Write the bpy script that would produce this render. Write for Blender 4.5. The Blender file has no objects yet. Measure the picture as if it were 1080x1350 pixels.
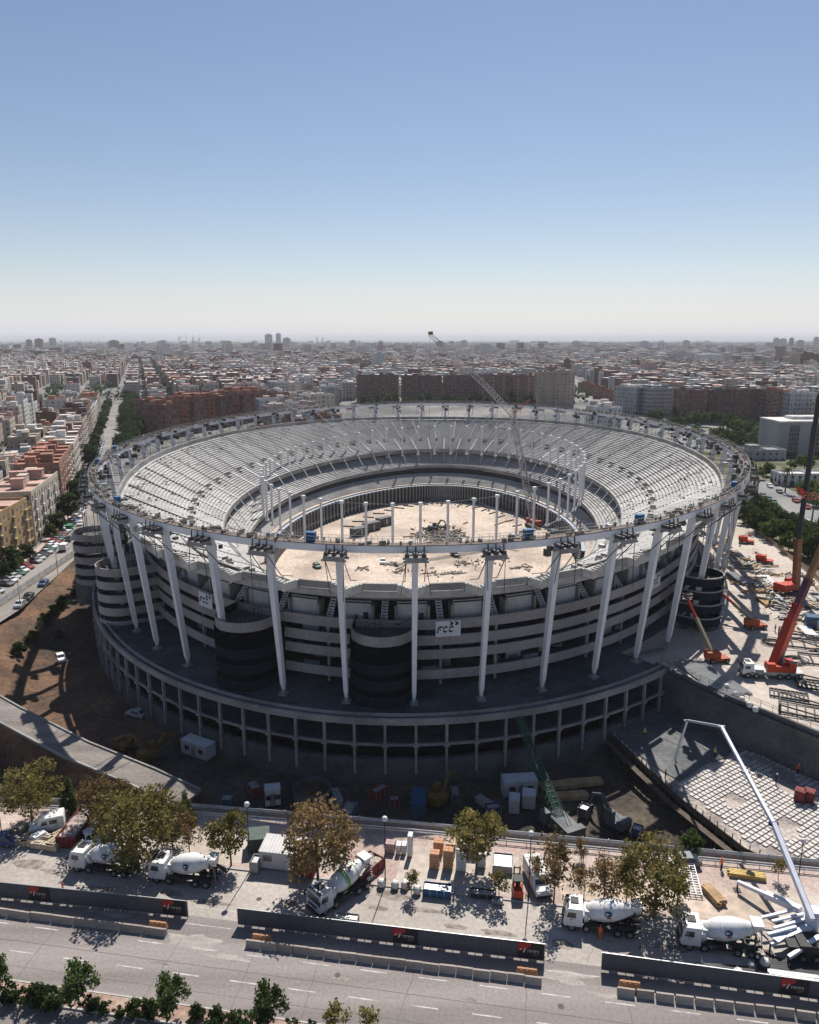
import bpy, math, random
import numpy as np
from mathutils import Vector, Matrix, noise
from mathutils.geometry import tessellate_polygon
random.seed(7)
SC = bpy.context.scene
COL = SC.collection
R = math.radians
PI = math.pi
# ------------------------------------------------------------------ camera
H = 65.0
FPX = 1000.0
PITCH = math.atan(228 / FPX)
cam = bpy.data.objects.new('camera', bpy.data.cameras.new('camera'))
COL.objects.link(cam)
cam.location = (0, 0, H)
cam.rotation_euler = (PI / 2 - PITCH, 0, 0)
cam.data.sensor_fit = 'HORIZONTAL'
cam.data.sensor_width = 36
cam.data.lens = 36 * FPX / 1080
cam.data.clip_start = 1
cam.data.clip_end = 90000
SC.camera = cam
# ------------------------------------------------------------------ sky + sun
SUN_AZ = R(12.2)      # to the right of the view axis, behind the stadium
SUN_EL = R(52)
w = bpy.data.worlds.new('World')
SC.world = w
w.use_nodes = True
nt = w.node_tree
bg = nt.nodes['Background']
sky = nt.nodes.new('ShaderNodeTexSky')
sky.sky_type = 'NISHITA'
sky.sun_disc = False
sky.sun_elevation = SUN_EL
sky.sun_rotation = SUN_AZ
sky.altitude = 0
sky.air_density = 1.0
sky.dust_density = 0.2
sky.ozone_density = 2.2
# the same hazy white band all round the horizon, and a slightly bluer sky
tcw = nt.nodes.new('ShaderNodeTexCoord')
sep = nt.nodes.new('ShaderNodeSeparateXYZ')
nt.links.new(tcw.outputs['Generated'], sep.inputs[0])
def wmath(op, a_, v=None, clamp=False):
    k = nt.nodes.new('ShaderNodeMath'); k.operation = op; k.use_clamp = clamp
    if hasattr(a_, 'is_output'): nt.links.new(a_, k.inputs[0])
    else: k.inputs[0].default_value = a_
    if v is not None:
        if hasattr(v, 'is_output'): nt.links.new(v, k.inputs[1])
        else: k.inputs[1].default_value = v
    return k.outputs[0]
hz_f = wmath('MULTIPLY', wmath('POWER', math.e, wmath('MULTIPLY', wmath('MAXIMUM', sep.outputs[2], 0.0), -1 / 0.060)), 0.86)
tint = nt.nodes.new('ShaderNodeMix'); tint.data_type = 'RGBA'; tint.blend_type = 'MULTIPLY'; tint.inputs[0].default_value = 1.0
tint.inputs[7].default_value = (1.53, 1.40, 1.39, 1)
nt.links.new(sky.outputs[0], tint.inputs[6])
hzm = nt.nodes.new('ShaderNodeMix'); hzm.data_type = 'RGBA'
hzm.inputs[7].default_value = (12.1, 12.8, 14.6, 1)
nt.links.new(hz_f, hzm.inputs[0]); nt.links.new(tint.outputs[2], hzm.inputs[6])
nt.links.new(hzm.outputs[2], bg.inputs[0])
bg.inputs[1].default_value = 0.05
sl = bpy.data.lights.new('sun', 'SUN')
sl.energy = 5.0
sl.angle = R(0.5)
sl.color = (1.0, 0.945, 0.87)
so = bpy.data.objects.new('sun', sl)
COL.objects.link(so)
sdir = Vector((math.sin(SUN_AZ) * math.cos(SUN_EL), math.cos(SUN_AZ) * math.cos(SUN_EL), math.sin(SUN_EL)))
so.rotation_euler = sdir.to_track_quat('Z', 'Y').to_euler()
so.location = (60, 200, 300)
SC.view_settings.view_transform = 'Standard'
SC.view_settings.look = 'None'
SC.view_settings.exposure = 0.35
SC.view_settings.gamma = 1.0
SC.view_settings.use_curve_mapping = False
SC.render.engine = 'CYCLES'
SC.cycles.use_denoising = True
SC.cycles.max_bounces = 5
SC.cycles.diffuse_bounces = 1
SC.cycles.volume_bounces = 0
SC.cycles.volume_step_rate = 4
SC.cycles.transparent_max_bounces = 6

# ------------------------------------------------------------------ pixel -> ground helper (photo pixel, height)
CP, SP = math.cos(PITCH), math.sin(PITCH)
def at(px, py, z=0.0):
    x = (px - 540) / FPX
    y = -(py - 675) / FPX
    d = Vector((x, CP + y * SP, -SP + y * CP))
    t = (z - H) / d.z
    return Vector((0, 0, H)) + d * t
def at_d(px, py, dist):
    """point on the pixel's ray at horizontal forward distance dist"""
    x = (px - 540) / FPX
    y = -(py - 675) / FPX
    d = Vector((x, CP + y * SP, -SP + y * CP))
    return Vector((0, 0, H)) + d * (dist / d.y)

# ------------------------------------------------------------------ materials
MATS = {}
def mat(name, col, rough=0.8, var=0.0, scale=1.0, col2=None, metal=0.0, detail=4, bump=0.0, spec=0.3, stretch=None, coords='Object', rand=0.0, contrast=(0.35, 0.65)):
    if name in MATS:
        return MATS[name]
    m = bpy.data.materials.new(name)
    m.use_nodes = True
    n = m.node_tree
    b = n.nodes['Principled BSDF']
    b.inputs['Roughness'].default_value = rough
    b.inputs['Metallic'].default_value = metal
    b.inputs['Specular IOR Level'].default_value = spec
    c = (*col, 1)
    b.inputs['Base Color'].default_value = c
    last = None
    if var or col2:
        tc = n.nodes.new('ShaderNodeTexCoord')
        mp = n.nodes.new('ShaderNodeMapping')
        if stretch:
            mp.inputs['Scale'].default_value = stretch
        n.links.new(tc.outputs[coords], mp.inputs[0])
        nz = n.nodes.new('ShaderNodeTexNoise')
        nz.inputs['Scale'].default_value = scale
        nz.inputs['Detail'].default_value = detail
        nz.inputs['Roughness'].default_value = 0.62
        n.links.new(mp.outputs[0], nz.inputs[0])
        rp = n.nodes.new('ShaderNodeValToRGB')
        rp.color_ramp.elements[0].position = contrast[0]
        rp.color_ramp.elements[1].position = contrast[1]
        if col2:
            a_, b_ = col, col2
        else:
            a_ = tuple(max(0, x * (1 - var)) for x in col)
            b_ = tuple(min(1, x * (1 + var)) for x in col)
        rp.color_ramp.elements[0].color = (*a_, 1)
        rp.color_ramp.elements[1].color = (*b_, 1)
        n.links.new(nz.outputs[0], rp.inputs[0])
        last = rp.outputs[0]
        if bump:
            bp = n.nodes.new('ShaderNodeBump')
            bp.inputs['Strength'].default_value = bump
            bp.inputs['Distance'].default_value = 0.3
            n.links.new(nz.outputs[0], bp.inputs['Height'])
            n.links.new(bp.outputs[0], b.inputs['Normal'])
    if rand:
        oi = n.nodes.new('ShaderNodeObjectInfo')
        hs = n.nodes.new('ShaderNodeHueSaturation')
        mr = n.nodes.new('ShaderNodeMapRange')
        mr.inputs[3].default_value = 1 - rand
        mr.inputs[4].default_value = 1 + rand
        n.links.new(oi.outputs['Random'], mr.inputs[0])
        n.links.new(mr.outputs[0], hs.inputs['Value'])
        if last is not None:
            n.links.new(last, hs.inputs['Color'])
        else:
            hs.inputs['Color'].default_value = c
        last = hs.outputs[0]
    if last is not None:
        n.links.new(last, b.inputs['Base Color'])
    MATS[name] = m
    return m

def two_scale(name, col, col2, s1, s2, rough=0.9, fine=0.25, stretch=None, spot=None):
    """large patches between col and col2, fine grain over them, optional dark spots"""
    m = bpy.data.materials.new(name)
    m.use_nodes = True
    n = m.node_tree
    b = n.nodes['Principled BSDF']
    b.inputs['Roughness'].default_value = rough
    b.inputs['Specular IOR Level'].default_value = 0.2
    tc = n.nodes.new('ShaderNodeTexCoord')
    mp = n.nodes.new('ShaderNodeMapping')
    if stretch:
        mp.inputs['Scale'].default_value = stretch[0:3]
        mp.inputs['Rotation'].default_value = (0, 0, stretch[3])
    n.links.new(tc.outputs['Object'], mp.inputs[0])
    a = n.nodes.new('ShaderNodeTexNoise'); a.inputs['Scale'].default_value = s1; a.inputs['Detail'].default_value = 5
    f = n.nodes.new('ShaderNodeTexNoise'); f.inputs['Scale'].default_value = s2; f.inputs['Detail'].default_value = 3
    n.links.new(mp.outputs[0], a.inputs[0])
    n.links.new(tc.outputs['Object'], f.inputs[0])
    rp = n.nodes.new('ShaderNodeValToRGB')
    rp.color_ramp.elements[0].position = 0.38; rp.color_ramp.elements[1].position = 0.62
    rp.color_ramp.elements[0].color = (*col, 1); rp.color_ramp.elements[1].color = (*col2, 1)
    n.links.new(a.outputs[0], rp.inputs[0])
    mr = n.nodes.new('ShaderNodeMapRange')
    mr.inputs[1].default_value = 0.3; mr.inputs[2].default_value = 0.7
    mr.inputs[3].default_value = 1 - fine; mr.inputs[4].default_value = 1 + fine
    n.links.new(f.outputs[0], mr.inputs[0])
    mx = n.nodes.new('ShaderNodeMix'); mx.data_type = 'RGBA'; mx.blend_type = 'MULTIPLY'
    mx.inputs[0].default_value = 1
    cb = n.nodes.new('ShaderNodeCombineColor')
    for i in range(3):
        n.links.new(mr.outputs[0], cb.inputs[i])
    n.links.new(rp.outputs[0], mx.inputs[6]); n.links.new(cb.outputs[0], mx.inputs[7])
    n.links.new(mx.outputs[2], b.inputs['Base Color'])
    bp = n.nodes.new('ShaderNodeBump'); bp.inputs['Strength'].default_value = 0.4; bp.inputs['Distance'].default_value = 0.1
    n.links.new(f.outputs[0], bp.inputs['Height']); n.links.new(bp.outputs[0], b.inputs['Normal'])
    MATS[name] = m
    return m

def window_mat(name, glass=(0.03, 0.04, 0.05)):
    return mat(name, glass, rough=0.15, spec=0.6, rand=0.3)

# ------------------------------------------------------------------ mesh builder
class MB:
    def __init__(s):
        s.v = []; s.f = []; s.mi = []; s.m = 0
    def add(s, vs, fs, mi=None):
        o = len(s.v)
        s.v.extend([tuple(p) for p in vs])
        k = s.m if mi is None else mi
        for q in fs:
            s.f.append(tuple(i + o for i in q)); s.mi.append(k)
        return s
    def box(s, c, size, rz=0.0, mi=None, M=None):
        hx, hy, hz = size[0] / 2, size[1] / 2, size[2] / 2
        ca, sa = math.cos(rz), math.sin(rz)
        vs = []
        for z in (-hz, hz):
            for x, y in ((-hx, -hy), (hx, -hy), (hx, hy), (-hx, hy)):
                vs.append((c[0] + ca * x - sa * y, c[1] + sa * x + ca * y, c[2] + z))
        if M is not None:
            vs = [M @ Vector(p) for p in vs]
        return s.add(vs, [(0, 3, 2, 1), (4, 5, 6, 7), (0, 1, 5, 4), (1, 2, 6, 5), (2, 3, 7, 6), (3, 0, 4, 7)], mi)
    def boxb(s, c, size, rz=0.0, mi=None):
        """box whose c is the centre of its underside"""
        return s.box((c[0], c[1], c[2] + size[2] / 2), size, rz, mi)
    def hexa(s, bot, top, mi=None):
        return s.add(list(bot) + list(top), [(0, 3, 2, 1), (4, 5, 6, 7), (0, 1, 5, 4), (1, 2, 6, 5), (2, 3, 7, 6), (3, 0, 4, 7)], mi)
    def tube(s, a, b, r, r2=None, n=6, mi=None, cap=True):
        a, b = Vector(a), Vector(b)
        r2 = r if r2 is None else r2
        d = b - a
        if d.length < 1e-6:
            return s
        d.normalize()
        u = d.orthogonal().normalized(); q = d.cross(u)
        vs = []
        for p, rr in ((a, r), (b, r2)):
            for i in range(n):
                t = 2 * PI * i / n
                vs.append(p + (u * math.cos(t) + q * math.sin(t)) * rr)
        fs = [(i, (i + 1) % n, n + (i + 1) % n, n + i) for i in range(n)]
        if cap:
            fs += [tuple(range(n - 1, -1, -1)), tuple(range(n, 2 * n))]
        return s.add(vs, fs, mi)
    def path(s, pts, r, n=5, mi=None):
        for a, b in zip(pts, pts[1:]):
            s.tube(a, b, r, n=n, mi=mi)
        return s
    def beam(s, a, b, wd, hg, up=(0, 0, 1), mi=None):
        a, b, up = Vector(a), Vector(b), Vector(up)
        d = (b - a).normalized()
        x = d.cross(up)
        if x.length < 1e-4:
            x = d.orthogonal()
        x.normalize(); y = x.cross(d)
        vs = []
        for p in (a, b):
            for i, j in ((-1, -1), (1, -1), (1, 1), (-1, 1)):
                vs.append(p + x * wd / 2 * i + y * hg / 2 * j)
        return s.add(vs, [(0, 1, 2, 3), (7, 6, 5, 4), (0, 4, 5, 1), (1, 5, 6, 2), (2, 6, 7, 3), (3, 7, 4, 0)], mi)
    def prism(s, poly, z0, z1, mi=None, mtop=None):
        n = len(poly)
        ar = sum(poly[i][0] * poly[(i + 1) % n][1] - poly[(i + 1) % n][0] * poly[i][1] for i in range(n))
        if ar < 0:
            poly = poly[::-1]
        vs = [(p[0], p[1], z0) for p in poly] + [(p[0], p[1], z1) for p in poly]
        s.add(vs, [(i, (i + 1) % n, n + (i + 1) % n, n + i) for i in range(n)], mi)
        return s.add([(p[0], p[1], z1) for p in poly], [tuple(range(n))], mi if mtop is None else mtop)
    def lathe(s, prof, M, n=14, mi=None):
        """profile of (radius, along) spun about local X, placed by M"""
        vs = []
        for r_, x in prof:
            for i in range(n):
                t = 2 * PI * i / n
                vs.append(M @ Vector((x, r_ * math.cos(t), r_ * math.sin(t))))
        fs = []
        for k in range(len(prof) - 1):
            for i in range(n):
                a, b = k * n + i, k * n + (i + 1) % n
                fs.append((a, b, b + n, a + n))
        fs.append(tuple(range(n - 1, -1, -1))); fs.append(tuple(range((len(prof) - 1) * n, len(prof) * n)))
        return s.add(vs, fs, mi)
    def data(s, name, mats, smooth=False):
        me = bpy.data.meshes.new(name)
        me.from_pydata(s.v, [], s.f)
        if not isinstance(mats, (list, tuple)):
            mats = [mats]
        for m in mats:
            me.materials.append(m)
        if len(mats) > 1:
            me.polygons.foreach_set('material_index', s.mi)
        if smooth:
            me.polygons.foreach_set('use_smooth', [True] * len(me.polygons))
        me.update()
        return me

KIDS = {}
def obj(name, data, parent=None, mats=None, smooth=False, kind=None, world=False, label=None):
    if isinstance(data, MB):
        data = data.data(name, mats, smooth)
    o = bpy.data.objects.new(name, data)
    COL.objects.link(o)
    if parent is not None:
        o.parent = parent
        KIDS.setdefault(parent.name, []).append(o)
        if world:
            o.matrix_parent_inverse = mloc(parent).inverted()
    if kind:
        o['kind'] = kind
    if label:
        o['label'] = label
    return o
def mloc(o):
    m = Matrix.LocRotScale(o.location, o.rotation_euler, o.scale)
    return m if o.parent is None else mloc(o.parent) @ o.matrix_parent_inverse @ m
def tag(o, label, cat, group=None):
    o['label'] = label; o['category'] = cat
    if group:
        o['group'] = group
    return o
def empty(name, loc, rz=0.0, label=None, cat=None, group=None):
    o = bpy.data.objects.new(name, None)
    COL.objects.link(o)
    o.location = loc; o.rotation_euler = (0, 0, rz); o.empty_display_size = 0.3
    if label:
        tag(o, label, cat, group)
    return o
def dup(o, loc=None, rz=None, label=None, group=None, scale=None, parent=None):
    c = o.copy(); COL.objects.link(c)
    if parent is not None:
        c.parent = parent
        KIDS.setdefault(parent.name, []).append(c)
    if loc is not None:
        c.location = loc
    if rz is not None:
        c.rotation_euler = (0, 0, rz)
    if scale is not None:
        c.scale = (scale,) * 3 if not isinstance(scale, (tuple, list)) else scale
    if label:
        c['label'] = label
    if group:
        c['group'] = group
    for ch in KIDS.get(o.name, ()):
        dup(ch, parent=c)
    return c
class Proto:
    """first use moves the original, later uses copy it"""
    def __init__(s, root): s.root = root; s.used = False
    def place(s, loc, rz=0.0, label=None, group=None, scale=None):
        if s.used:
            return dup(s.root, loc, rz, label, group, scale)
        s.used = True
        o = s.root; o.location = loc; o.rotation_euler = (0, 0, rz)
        if scale is not None:
            o.scale = (scale,) * 3 if not isinstance(scale, (tuple, list)) else scale
        if label: o['label'] = label
        if group: o['group'] = group
        return o
# ================================================================== palette
conc = two_scale('concrete', (0.22, 0.215, 0.205), (0.33, 0.32, 0.305), 0.15, 2.5, fine=0.18)
panel_c = two_scale('panel_concrete', (0.46, 0.45, 0.45), (0.58, 0.57, 0.57), 0.15, 1.5, fine=0.10, stretch=(1, 1, 0.3, 0))
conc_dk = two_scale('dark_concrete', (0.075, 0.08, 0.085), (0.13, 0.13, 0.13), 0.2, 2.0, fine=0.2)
stand_c = two_scale('stand_concrete', (0.36, 0.35, 0.335), (0.47, 0.46, 0.44), 0.09, 1.2, fine=0.16)
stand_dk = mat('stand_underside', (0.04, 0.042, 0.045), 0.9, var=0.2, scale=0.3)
band_c = two_scale('parapet_concrete', (0.27, 0.25, 0.245), (0.36, 0.335, 0.325), 0.12, 1.5, fine=0.12, stretch=(1, 1, 0.25, 0))
white_st = mat('white_painted_steel', (0.74, 0.74, 0.75), 0.45, var=0.06, scale=0.4, rand=0.05)
steel_g = mat('galvanised_steel', (0.35, 0.36, 0.37), 0.45, metal=0.5, var=0.15, scale=2)
dark_st = mat('dark_steel', (0.035, 0.035, 0.04), 0.6, var=0.3, scale=1.5)
net2 = mat('netting_fold', (0.016, 0.024, 0.032), 0.95, var=0.2, scale=0.8, spec=0.0)
jack_m = mat('jack_steel', (0.10, 0.095, 0.09), 0.6, col2=(0.03, 0.03, 0.03), scale=1.2)
black_net = mat('black_netting', (0.004, 0.005, 0.007), 0.95, var=0.3, scale=0.8, spec=0.0)
cable_m = mat('steel_cable', (0.25, 0.25, 0.25), 0.5, metal=0.3)
brown_b = mat('timber_walkway', (0.17, 0.135, 0.115), 0.9, var=0.3, scale=1.0)
blue_p = mat('blue_panel', (0.02, 0.10, 0.22), 0.6, var=0.2, scale=2)
dirt = two_scale('bare_earth', (0.055, 0.04, 0.03), (0.165, 0.095, 0.056), 0.08, 1.1, fine=0.35)
sand = two_scale('pitch_sand', (0.36, 0.29, 0.235), (0.55, 0.455, 0.375), 0.07, 0.9, fine=0.22)
plaza_m = two_scale('plaza_concrete', (0.40, 0.345, 0.30), (0.50, 0.44, 0.385), 0.06, 0.9, fine=0.15)
pod_m = two_scale('podium_screed', (0.045, 0.055, 0.066), (0.10, 0.11, 0.12), 0.12, 1.2, fine=0.22)
asph = two_scale('worn_asphalt', (0.19, 0.17, 0.16), (0.275, 0.245, 0.232), 0.11, 3.0, fine=0.12, stretch=(0.12, 2.2, 1, 0.158))
asph2 = two_scale('yard_asphalt', (0.34, 0.305, 0.275), (0.43, 0.39, 0.355), 0.07, 2.0, fine=0.14)
pave_m = two_scale('pink_paving', (0.36, 0.27, 0.235), (0.47, 0.38, 0.335), 0.12, 2.5, fine=0.2)
white_paint = mat('road_paint', (0.30, 0.285, 0.275), 0.8, col2=(0.60, 0.58, 0.56), scale=0.8)
city_g = two_scale('city_ground', (0.10, 0.10, 0.10), (0.24, 0.225, 0.21), 0.012, 0.25, fine=0.3)
road_g = two_scale('avenue_asphalt', (0.20, 0.195, 0.19), (0.28, 0.27, 0.26), 0.03, 0.8, fine=0.12)
kerb_m = mat('kerb_stone', (0.40, 0.38, 0.36), 0.85, var=0.15, scale=1)
timber = mat('sawn_timber', (0.42, 0.28, 0.15), 0.8, var=0.25, scale=1.5)
park_m = two_scale('park_soil', (0.06, 0.07, 0.03), (0.21, 0.175, 0.12), 0.06, 0.8, fine=0.3)

# ================================================================== stadium plan
TR, XC, YC, EA, EB = -0.106, 6.45, 250.5, 92.0, 136.0
ct, st_ = math.cos(TR), math.sin(TR)
NT = 7200
_ph = np.radians(275.5) + np.linspace(0, 2 * np.pi, NT + 1)
_u = EA * np.cos(_ph); _v = EB * np.sin(_ph)
_seg = np.hypot(np.diff(_u), np.diff(_v))
_arc = np.concatenate([[0], np.cumsum(_seg)]); PERIM = float(_arc[-1]); _arc /= PERIM
def phi_at(t):
    return float(np.interp(t % 1.0, _arc, _ph))
def t_of_phi(deg):
    p = math.radians(deg)
    while p < _ph[0]: p += 2 * PI
    while p > _ph[-1]: p -= 2 * PI
    return float(np.interp(p, _ph, _arc))
def frame(t):
    p = phi_at(t)
    u, v = EA * math.cos(p), EB * math.sin(p)
    nu, nv = math.cos(p) / EA, math.sin(p) / EB
    l = math.hypot(nu, nv); nu /= l; nv /= l
    return (XC + ct * u - st_ * v, YC + st_ * u + ct * v, ct * nu - st_ * nv, st_ * nu + ct * nv, math.sin(p))
def S(t, ins, z):
    x, y, nx, ny, _ = frame(t)
    return Vector((x - nx * ins, y - ny * ins, z))
def outang(t):
    _, _, nx, ny, _ = frame(t)
    return math.atan2(ny, nx)
def zrim(t):
    s = frame(t)[4]
    f = min(1.0, max(0.0, (s + 0.98) / 0.85)); f = f * f * (3 - 2 * f)
    return 25.4 + 4.0 * f - 2.3 * max(0.0, s) ** 3
NB = 59
def dside(t):
    s = frame(t)[4]
    return 7.0 * (1 - s * s)
def sweep(mb, prof, t0=0.0, t1=1.0, n=224, closed_prof=True, mi=None):
    """prof: list of (inset, z) or function t -> list; swept along the oval"""
    full = abs(t1 - t0 - 1) < 1e-9
    k = n if full else n + 1
    P = None; vs = []
    for i in range(k):
        t = t0 + (t1 - t0) * i / n
        pr_ = prof(t) if callable(prof) else prof
        x, y, nx, ny, _ = frame(t)
        P = len(pr_)
        vs.extend((x - nx * a, y - ny * a, z) for a, z in pr_)
    fs = []
    m = P if closed_prof else P - 1
    for i in range(n):
        a = i * P; b = ((i + 1) % k) * P
        for j in range(m):
            j2 = (j + 1) % P
            fs.append((a + j, a + j2, b + j2, b + j))
    if not full and closed_prof:
        fs.append(tuple(range(P - 1, -1, -1))); fs.append(tuple(range((k - 1) * P, k * P)))
    return mb.add(vs, fs, mi)
def rect(i0, i1, z0, z1):
    return [(i0, z0), (i0, z1), (i1, z1), (i1, z0)]

PZ = 4.5          # podium and plaza level
PIT = -7.0
PITCHZ = -6.5
# ================================================================== ground with the site cut out
def ringpts(t0, t1, n, ins):
    return [S(t0 + (t1 - t0) * i / n, ins, 0) for i in range(n + 1)]
tA, tB = t_of_phi(358), t_of_phi(191)
far_side = ringpts(tA, tB, 60, 6)
front_line = [(-92, 101.0), (-58.7, 97.3), (-31, 95.6), (0, 91.6), (26, 87.6), (52, 83.7), (120, 73.0)]
left_line = [(-103.5, 228), (-102.5, 179), (-101, 150), (-97, 120)]
hole = [Vector((x, y, 0)) for x, y in front_line] + [Vector((122, 110, 0)), Vector((122, 235, 0))] + [Vector((p.x, p.y, 0)) for p in far_side] + [Vector((x, y, 0)) for x, y in left_line]
outer = [Vector((-40000, -300, 0)), Vector((40000, -300, 0)), Vector((40000, 60000, 0)), Vector((-40000, 60000, 0))]
pts = outer + hole
tris = tessellate_polygon([outer, hole])
g = MB(); 
def up_tri(a, b, c):
    A_, B_, C_ = pts[a], pts[b], pts[c]
    return (a, b, c) if (B_ - A_).cross(C_ - A_).z > 0 else (a, c, b)
g.add([(p.x, p.y, 0) for p in pts], [up_tri(*t) for t in tris])
obj('ground', g, mats=city_g, kind='structure')

def inpoly(x, y, P):
    c = False; n = len(P); j = n - 1
    for i in range(n):
        xi, yi = P[i][0], P[i][1]; xj, yj = P[j][0], P[j][1]
        if (yi > y) != (yj > y) and x < (xj - xi) * (y - yi) / (yj - yi) + xi:
            c = not c
        j = i
    return c
_ru = np.array([[S(i / 720, 0, 0).x, S(i / 720, 0, 0).y] for i in range(720)])
_rn = np.array([[frame(i / 720)[2], frame(i / 720)[3]] for i in range(720)])
def inset_of(x, y):
    d = (_ru[:, 0] - x) ** 2 + (_ru[:, 1] - y) ** 2
    i = int(np.argmin(d))
    return float((_ru[i, 0] - x) * _rn[i, 0] + (_ru[i, 1] - y) * _rn[i, 1]), i / 720
# plaza on the right of the stadium
PLZ_EDGE = [(46.9, 134.4), (54.4, 121.9), (64.3, 108.4), (76, 97), (96, 87.5), (121.5, 84)]
tP0, tP1 = t_of_phi(304.9), t_of_phi(366)
pl_out = [at(1180, 850, PZ), at(1080, 762, PZ), at(1020, 715, PZ), at(975, 680, PZ)]
PLZ = [(p.x, p.y) for p in ringpts(tP0, tP1, 26, 8)] + [(p.x, p.y) for p in reversed(pl_out)] + [(150, 84)] + [(x, y) for x, y in reversed(PLZ_EDGE)]
mb = MB(); mb.prism(PLZ, -9, PZ, 1, 0)
obj('plaza_pavement', mb, mats=[plaza_m, conc_dk], kind='structure')  # wall sides take the dark concrete, their shade put into the colour
# park strip beyond the plaza
park = [(p.x + 0.3, p.y + 0.3) for p in pl_out] + [(118, 300), (112, 345), (150, 420), (330, 420), (330, 100), (150, 100)]
mb = MB(); mb.prism(park, -1, PZ - 0.06)
obj('park_ground', mb, mats=park_m, kind='structure')

def site_z(x, y):
    ins, t = inset_of(x, y)
    d = -ins                                   # metres outside the ring
    b = x * 0.158 + y * 0.987
    e = 0
    dl = (x + 103)                              # distance from the left fence line
    rise = max(0.0, 1 - dl / 27.0) if y > 118 else max(0.0, 1 - dl / 14)
    nz = noise.fractal(Vector((x * 0.045, y * 0.045, 3.1)), 1.0, 2.0, 5)
    n2 = noise.fractal(Vector((x * 0.25, y * 0.25, 1.7)), 1.0, 2.0, 3)
    rise = min(1.0, max(0.0, rise + 0.16 * nz * (rise > 0)))
    rise = rise * rise * (3 - 2 * rise)
    z = PIT + rise * (6.9)
    z += 0.8 * nz * (1 - rise) * min(1, max(0, d - 4) / 6) + 0.16 * n2
    return min(z, -0.12)
gx0, gx1, gy0, gy1, gs = -106, 122, 72, 240, 1.5
nx_, ny_ = int((gx1 - gx0) / gs), int((gy1 - gy0) / gs)
mb = MB(); idx = {}
hp = [(p.x, p.y) for p in hole]
for j in range(ny_ + 1):
    for i in range(nx_ + 1):
        x, y = gx0 + i * gs, gy0 + j * gs
        ins, t = inset_of(x, y)
        if ins > 6 or not inpoly(x, y, hp):
            continue
        idx[(i, j)] = len(mb.v)
        mb.v.append((x, y, site_z(x, y)))
for (i, j), a in idx.items():
    q = [(i, j), (i + 1, j), (i + 1, j + 1), (i, j + 1)]
    if all(k in idx for k in q):
        mb.f.append(tuple(idx[k] for k in q)); mb.mi.append(0)
mb.mi = [0 if sum(mb.v[i][0] for i in q) / 4 < -47 + 6 * noise.noise(Vector(mb.v[q[0]]) * .2) else 1 for q in mb.f]
shaded_earth = two_scale('pit_earth_shaded', (0.042, 0.036, 0.032), (0.095, 0.075, 0.058), 0.12, 1.1, fine=0.4)  # earth of the pit floor, its shade put into the darker colour
obj('excavation_ground', mb, mats=[dirt, shaded_earth], kind='structure', smooth=True)
mb = MB(); mb.box((10, 160, -8.6), (240, 200, 0.2))
obj('pit_bottom', mb, mats=dirt, kind='structure')
# concrete retaining wall along the street side and the left bank of the pit
mb = MB()
fl = [Vector((x, y, 0)) for x, y in front_line]
for a, b in zip(fl, fl[1:]):
    mb.beam(a + Vector((0, 0.22, -4.35)), b + Vector((0, 0.22, -4.35)), 0.4, 8.6)
obj('pit_wall', mb, mats=conc_dk, kind='structure')

# ================================================================== the stadium
sc0 = S(0.5, 60, 0)
stad = empty('stadium', (XC, YC, PITCHZ), 0, 'unfinished oval football stadium with white raking columns carrying a ring beam', 'stadium')
def sp(name, mb, mats, parent=None, **k):
    return obj(name, mb, parent or stad, mats, world=True, **k)
mb = MB(); 
pp = [S(i / 120, 46.0 - dside(i / 120), 0) for i in range(120)]
mb.prism([(p.x, p.y) for p in pp], PITCHZ - 0.5, PITCHZ)
obj('pitch_ground', mb, mats=sand, kind='structure')

random.seed(14)
mb = MB()
for k in range(9):
    c = at(random.uniform(430, 720), random.uniform(670, 760), PITCHZ); r0 = random.uniform(12, 45); a0 = random.uniform(0, 6); n = 18
    for dr in (0, 1.9):
        V = [c + Vector(((r0 + dr + w_) * math.cos(a0 + q * 1.3 / n) - r0 * math.cos(a0), (r0 + dr + w_) * math.sin(a0 + q * 1.3 / n) - r0 * math.sin(a0), .006)) for w_ in (0, .45) for q in range(n + 1)]
        ok = all(inset_of(v.x, v.y)[0] > 50 for v in V[::6])
        if ok: mb.add(V, [(n + 1 + q, n + 2 + q, q + 1, q) for q in range(n)])
obj('wheel_track', mb, mats=plaza_m if False else two_scale('track_sand', (0.30, 0.24, 0.19), (0.40, 0.33, 0.27), .5, 2, fine=.2), kind='structure')
# --- podium
tF0, tF1 = t_of_phi(206), 1 + t_of_phi(304.9)
mb = MB(); sweep(mb, rect(-1.9, 19, PZ - 0.5, PZ), tF0, tF1, 120); sp('podium_deck', mb, pod_m)
mb = MB(); sweep(mb, rect(-1.9, 19, PZ - 0.5, PZ - 0.02), t_of_phi(304.9), tF0, 140); sp('podium_slab', mb, pod_m)
mb = MB(); sweep(mb, rect(-2.3, -1.85, PZ - 0.85, PZ + 0.25), tF0, tF1, 120); sp('edge_beam', mb, conc)
mb = MB(); sweep(mb, rect(-1.0, -0.75, PZ, PZ + 0.55), tF0, tF1, 120); sp('edge_upstand', mb, conc)
mb = MB(); sweep(mb, rect(-2.2, -1.8, -0.15, 0.25), tF0, tF1, 120); sp('tie_beam', mb, conc)
mb = MB(); sweep(mb, rect(-1.85, 12, -0.3, -0.16), tF0, tF1, 120); sp('basement_floor', mb, conc_dk)
mb = MB(); sweep(mb, rect(-2.1, -1.2, -9, -2.6), tF0, tF1, 120); sp('basement_wall', mb, conc_dk)
mb = MB(); sweep(mb, rect(9, 9.4, -9, PZ - 0.5), tF0, tF1, 120); sp('basement_back_wall', mb, stand_dk)
npost = 36
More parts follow.
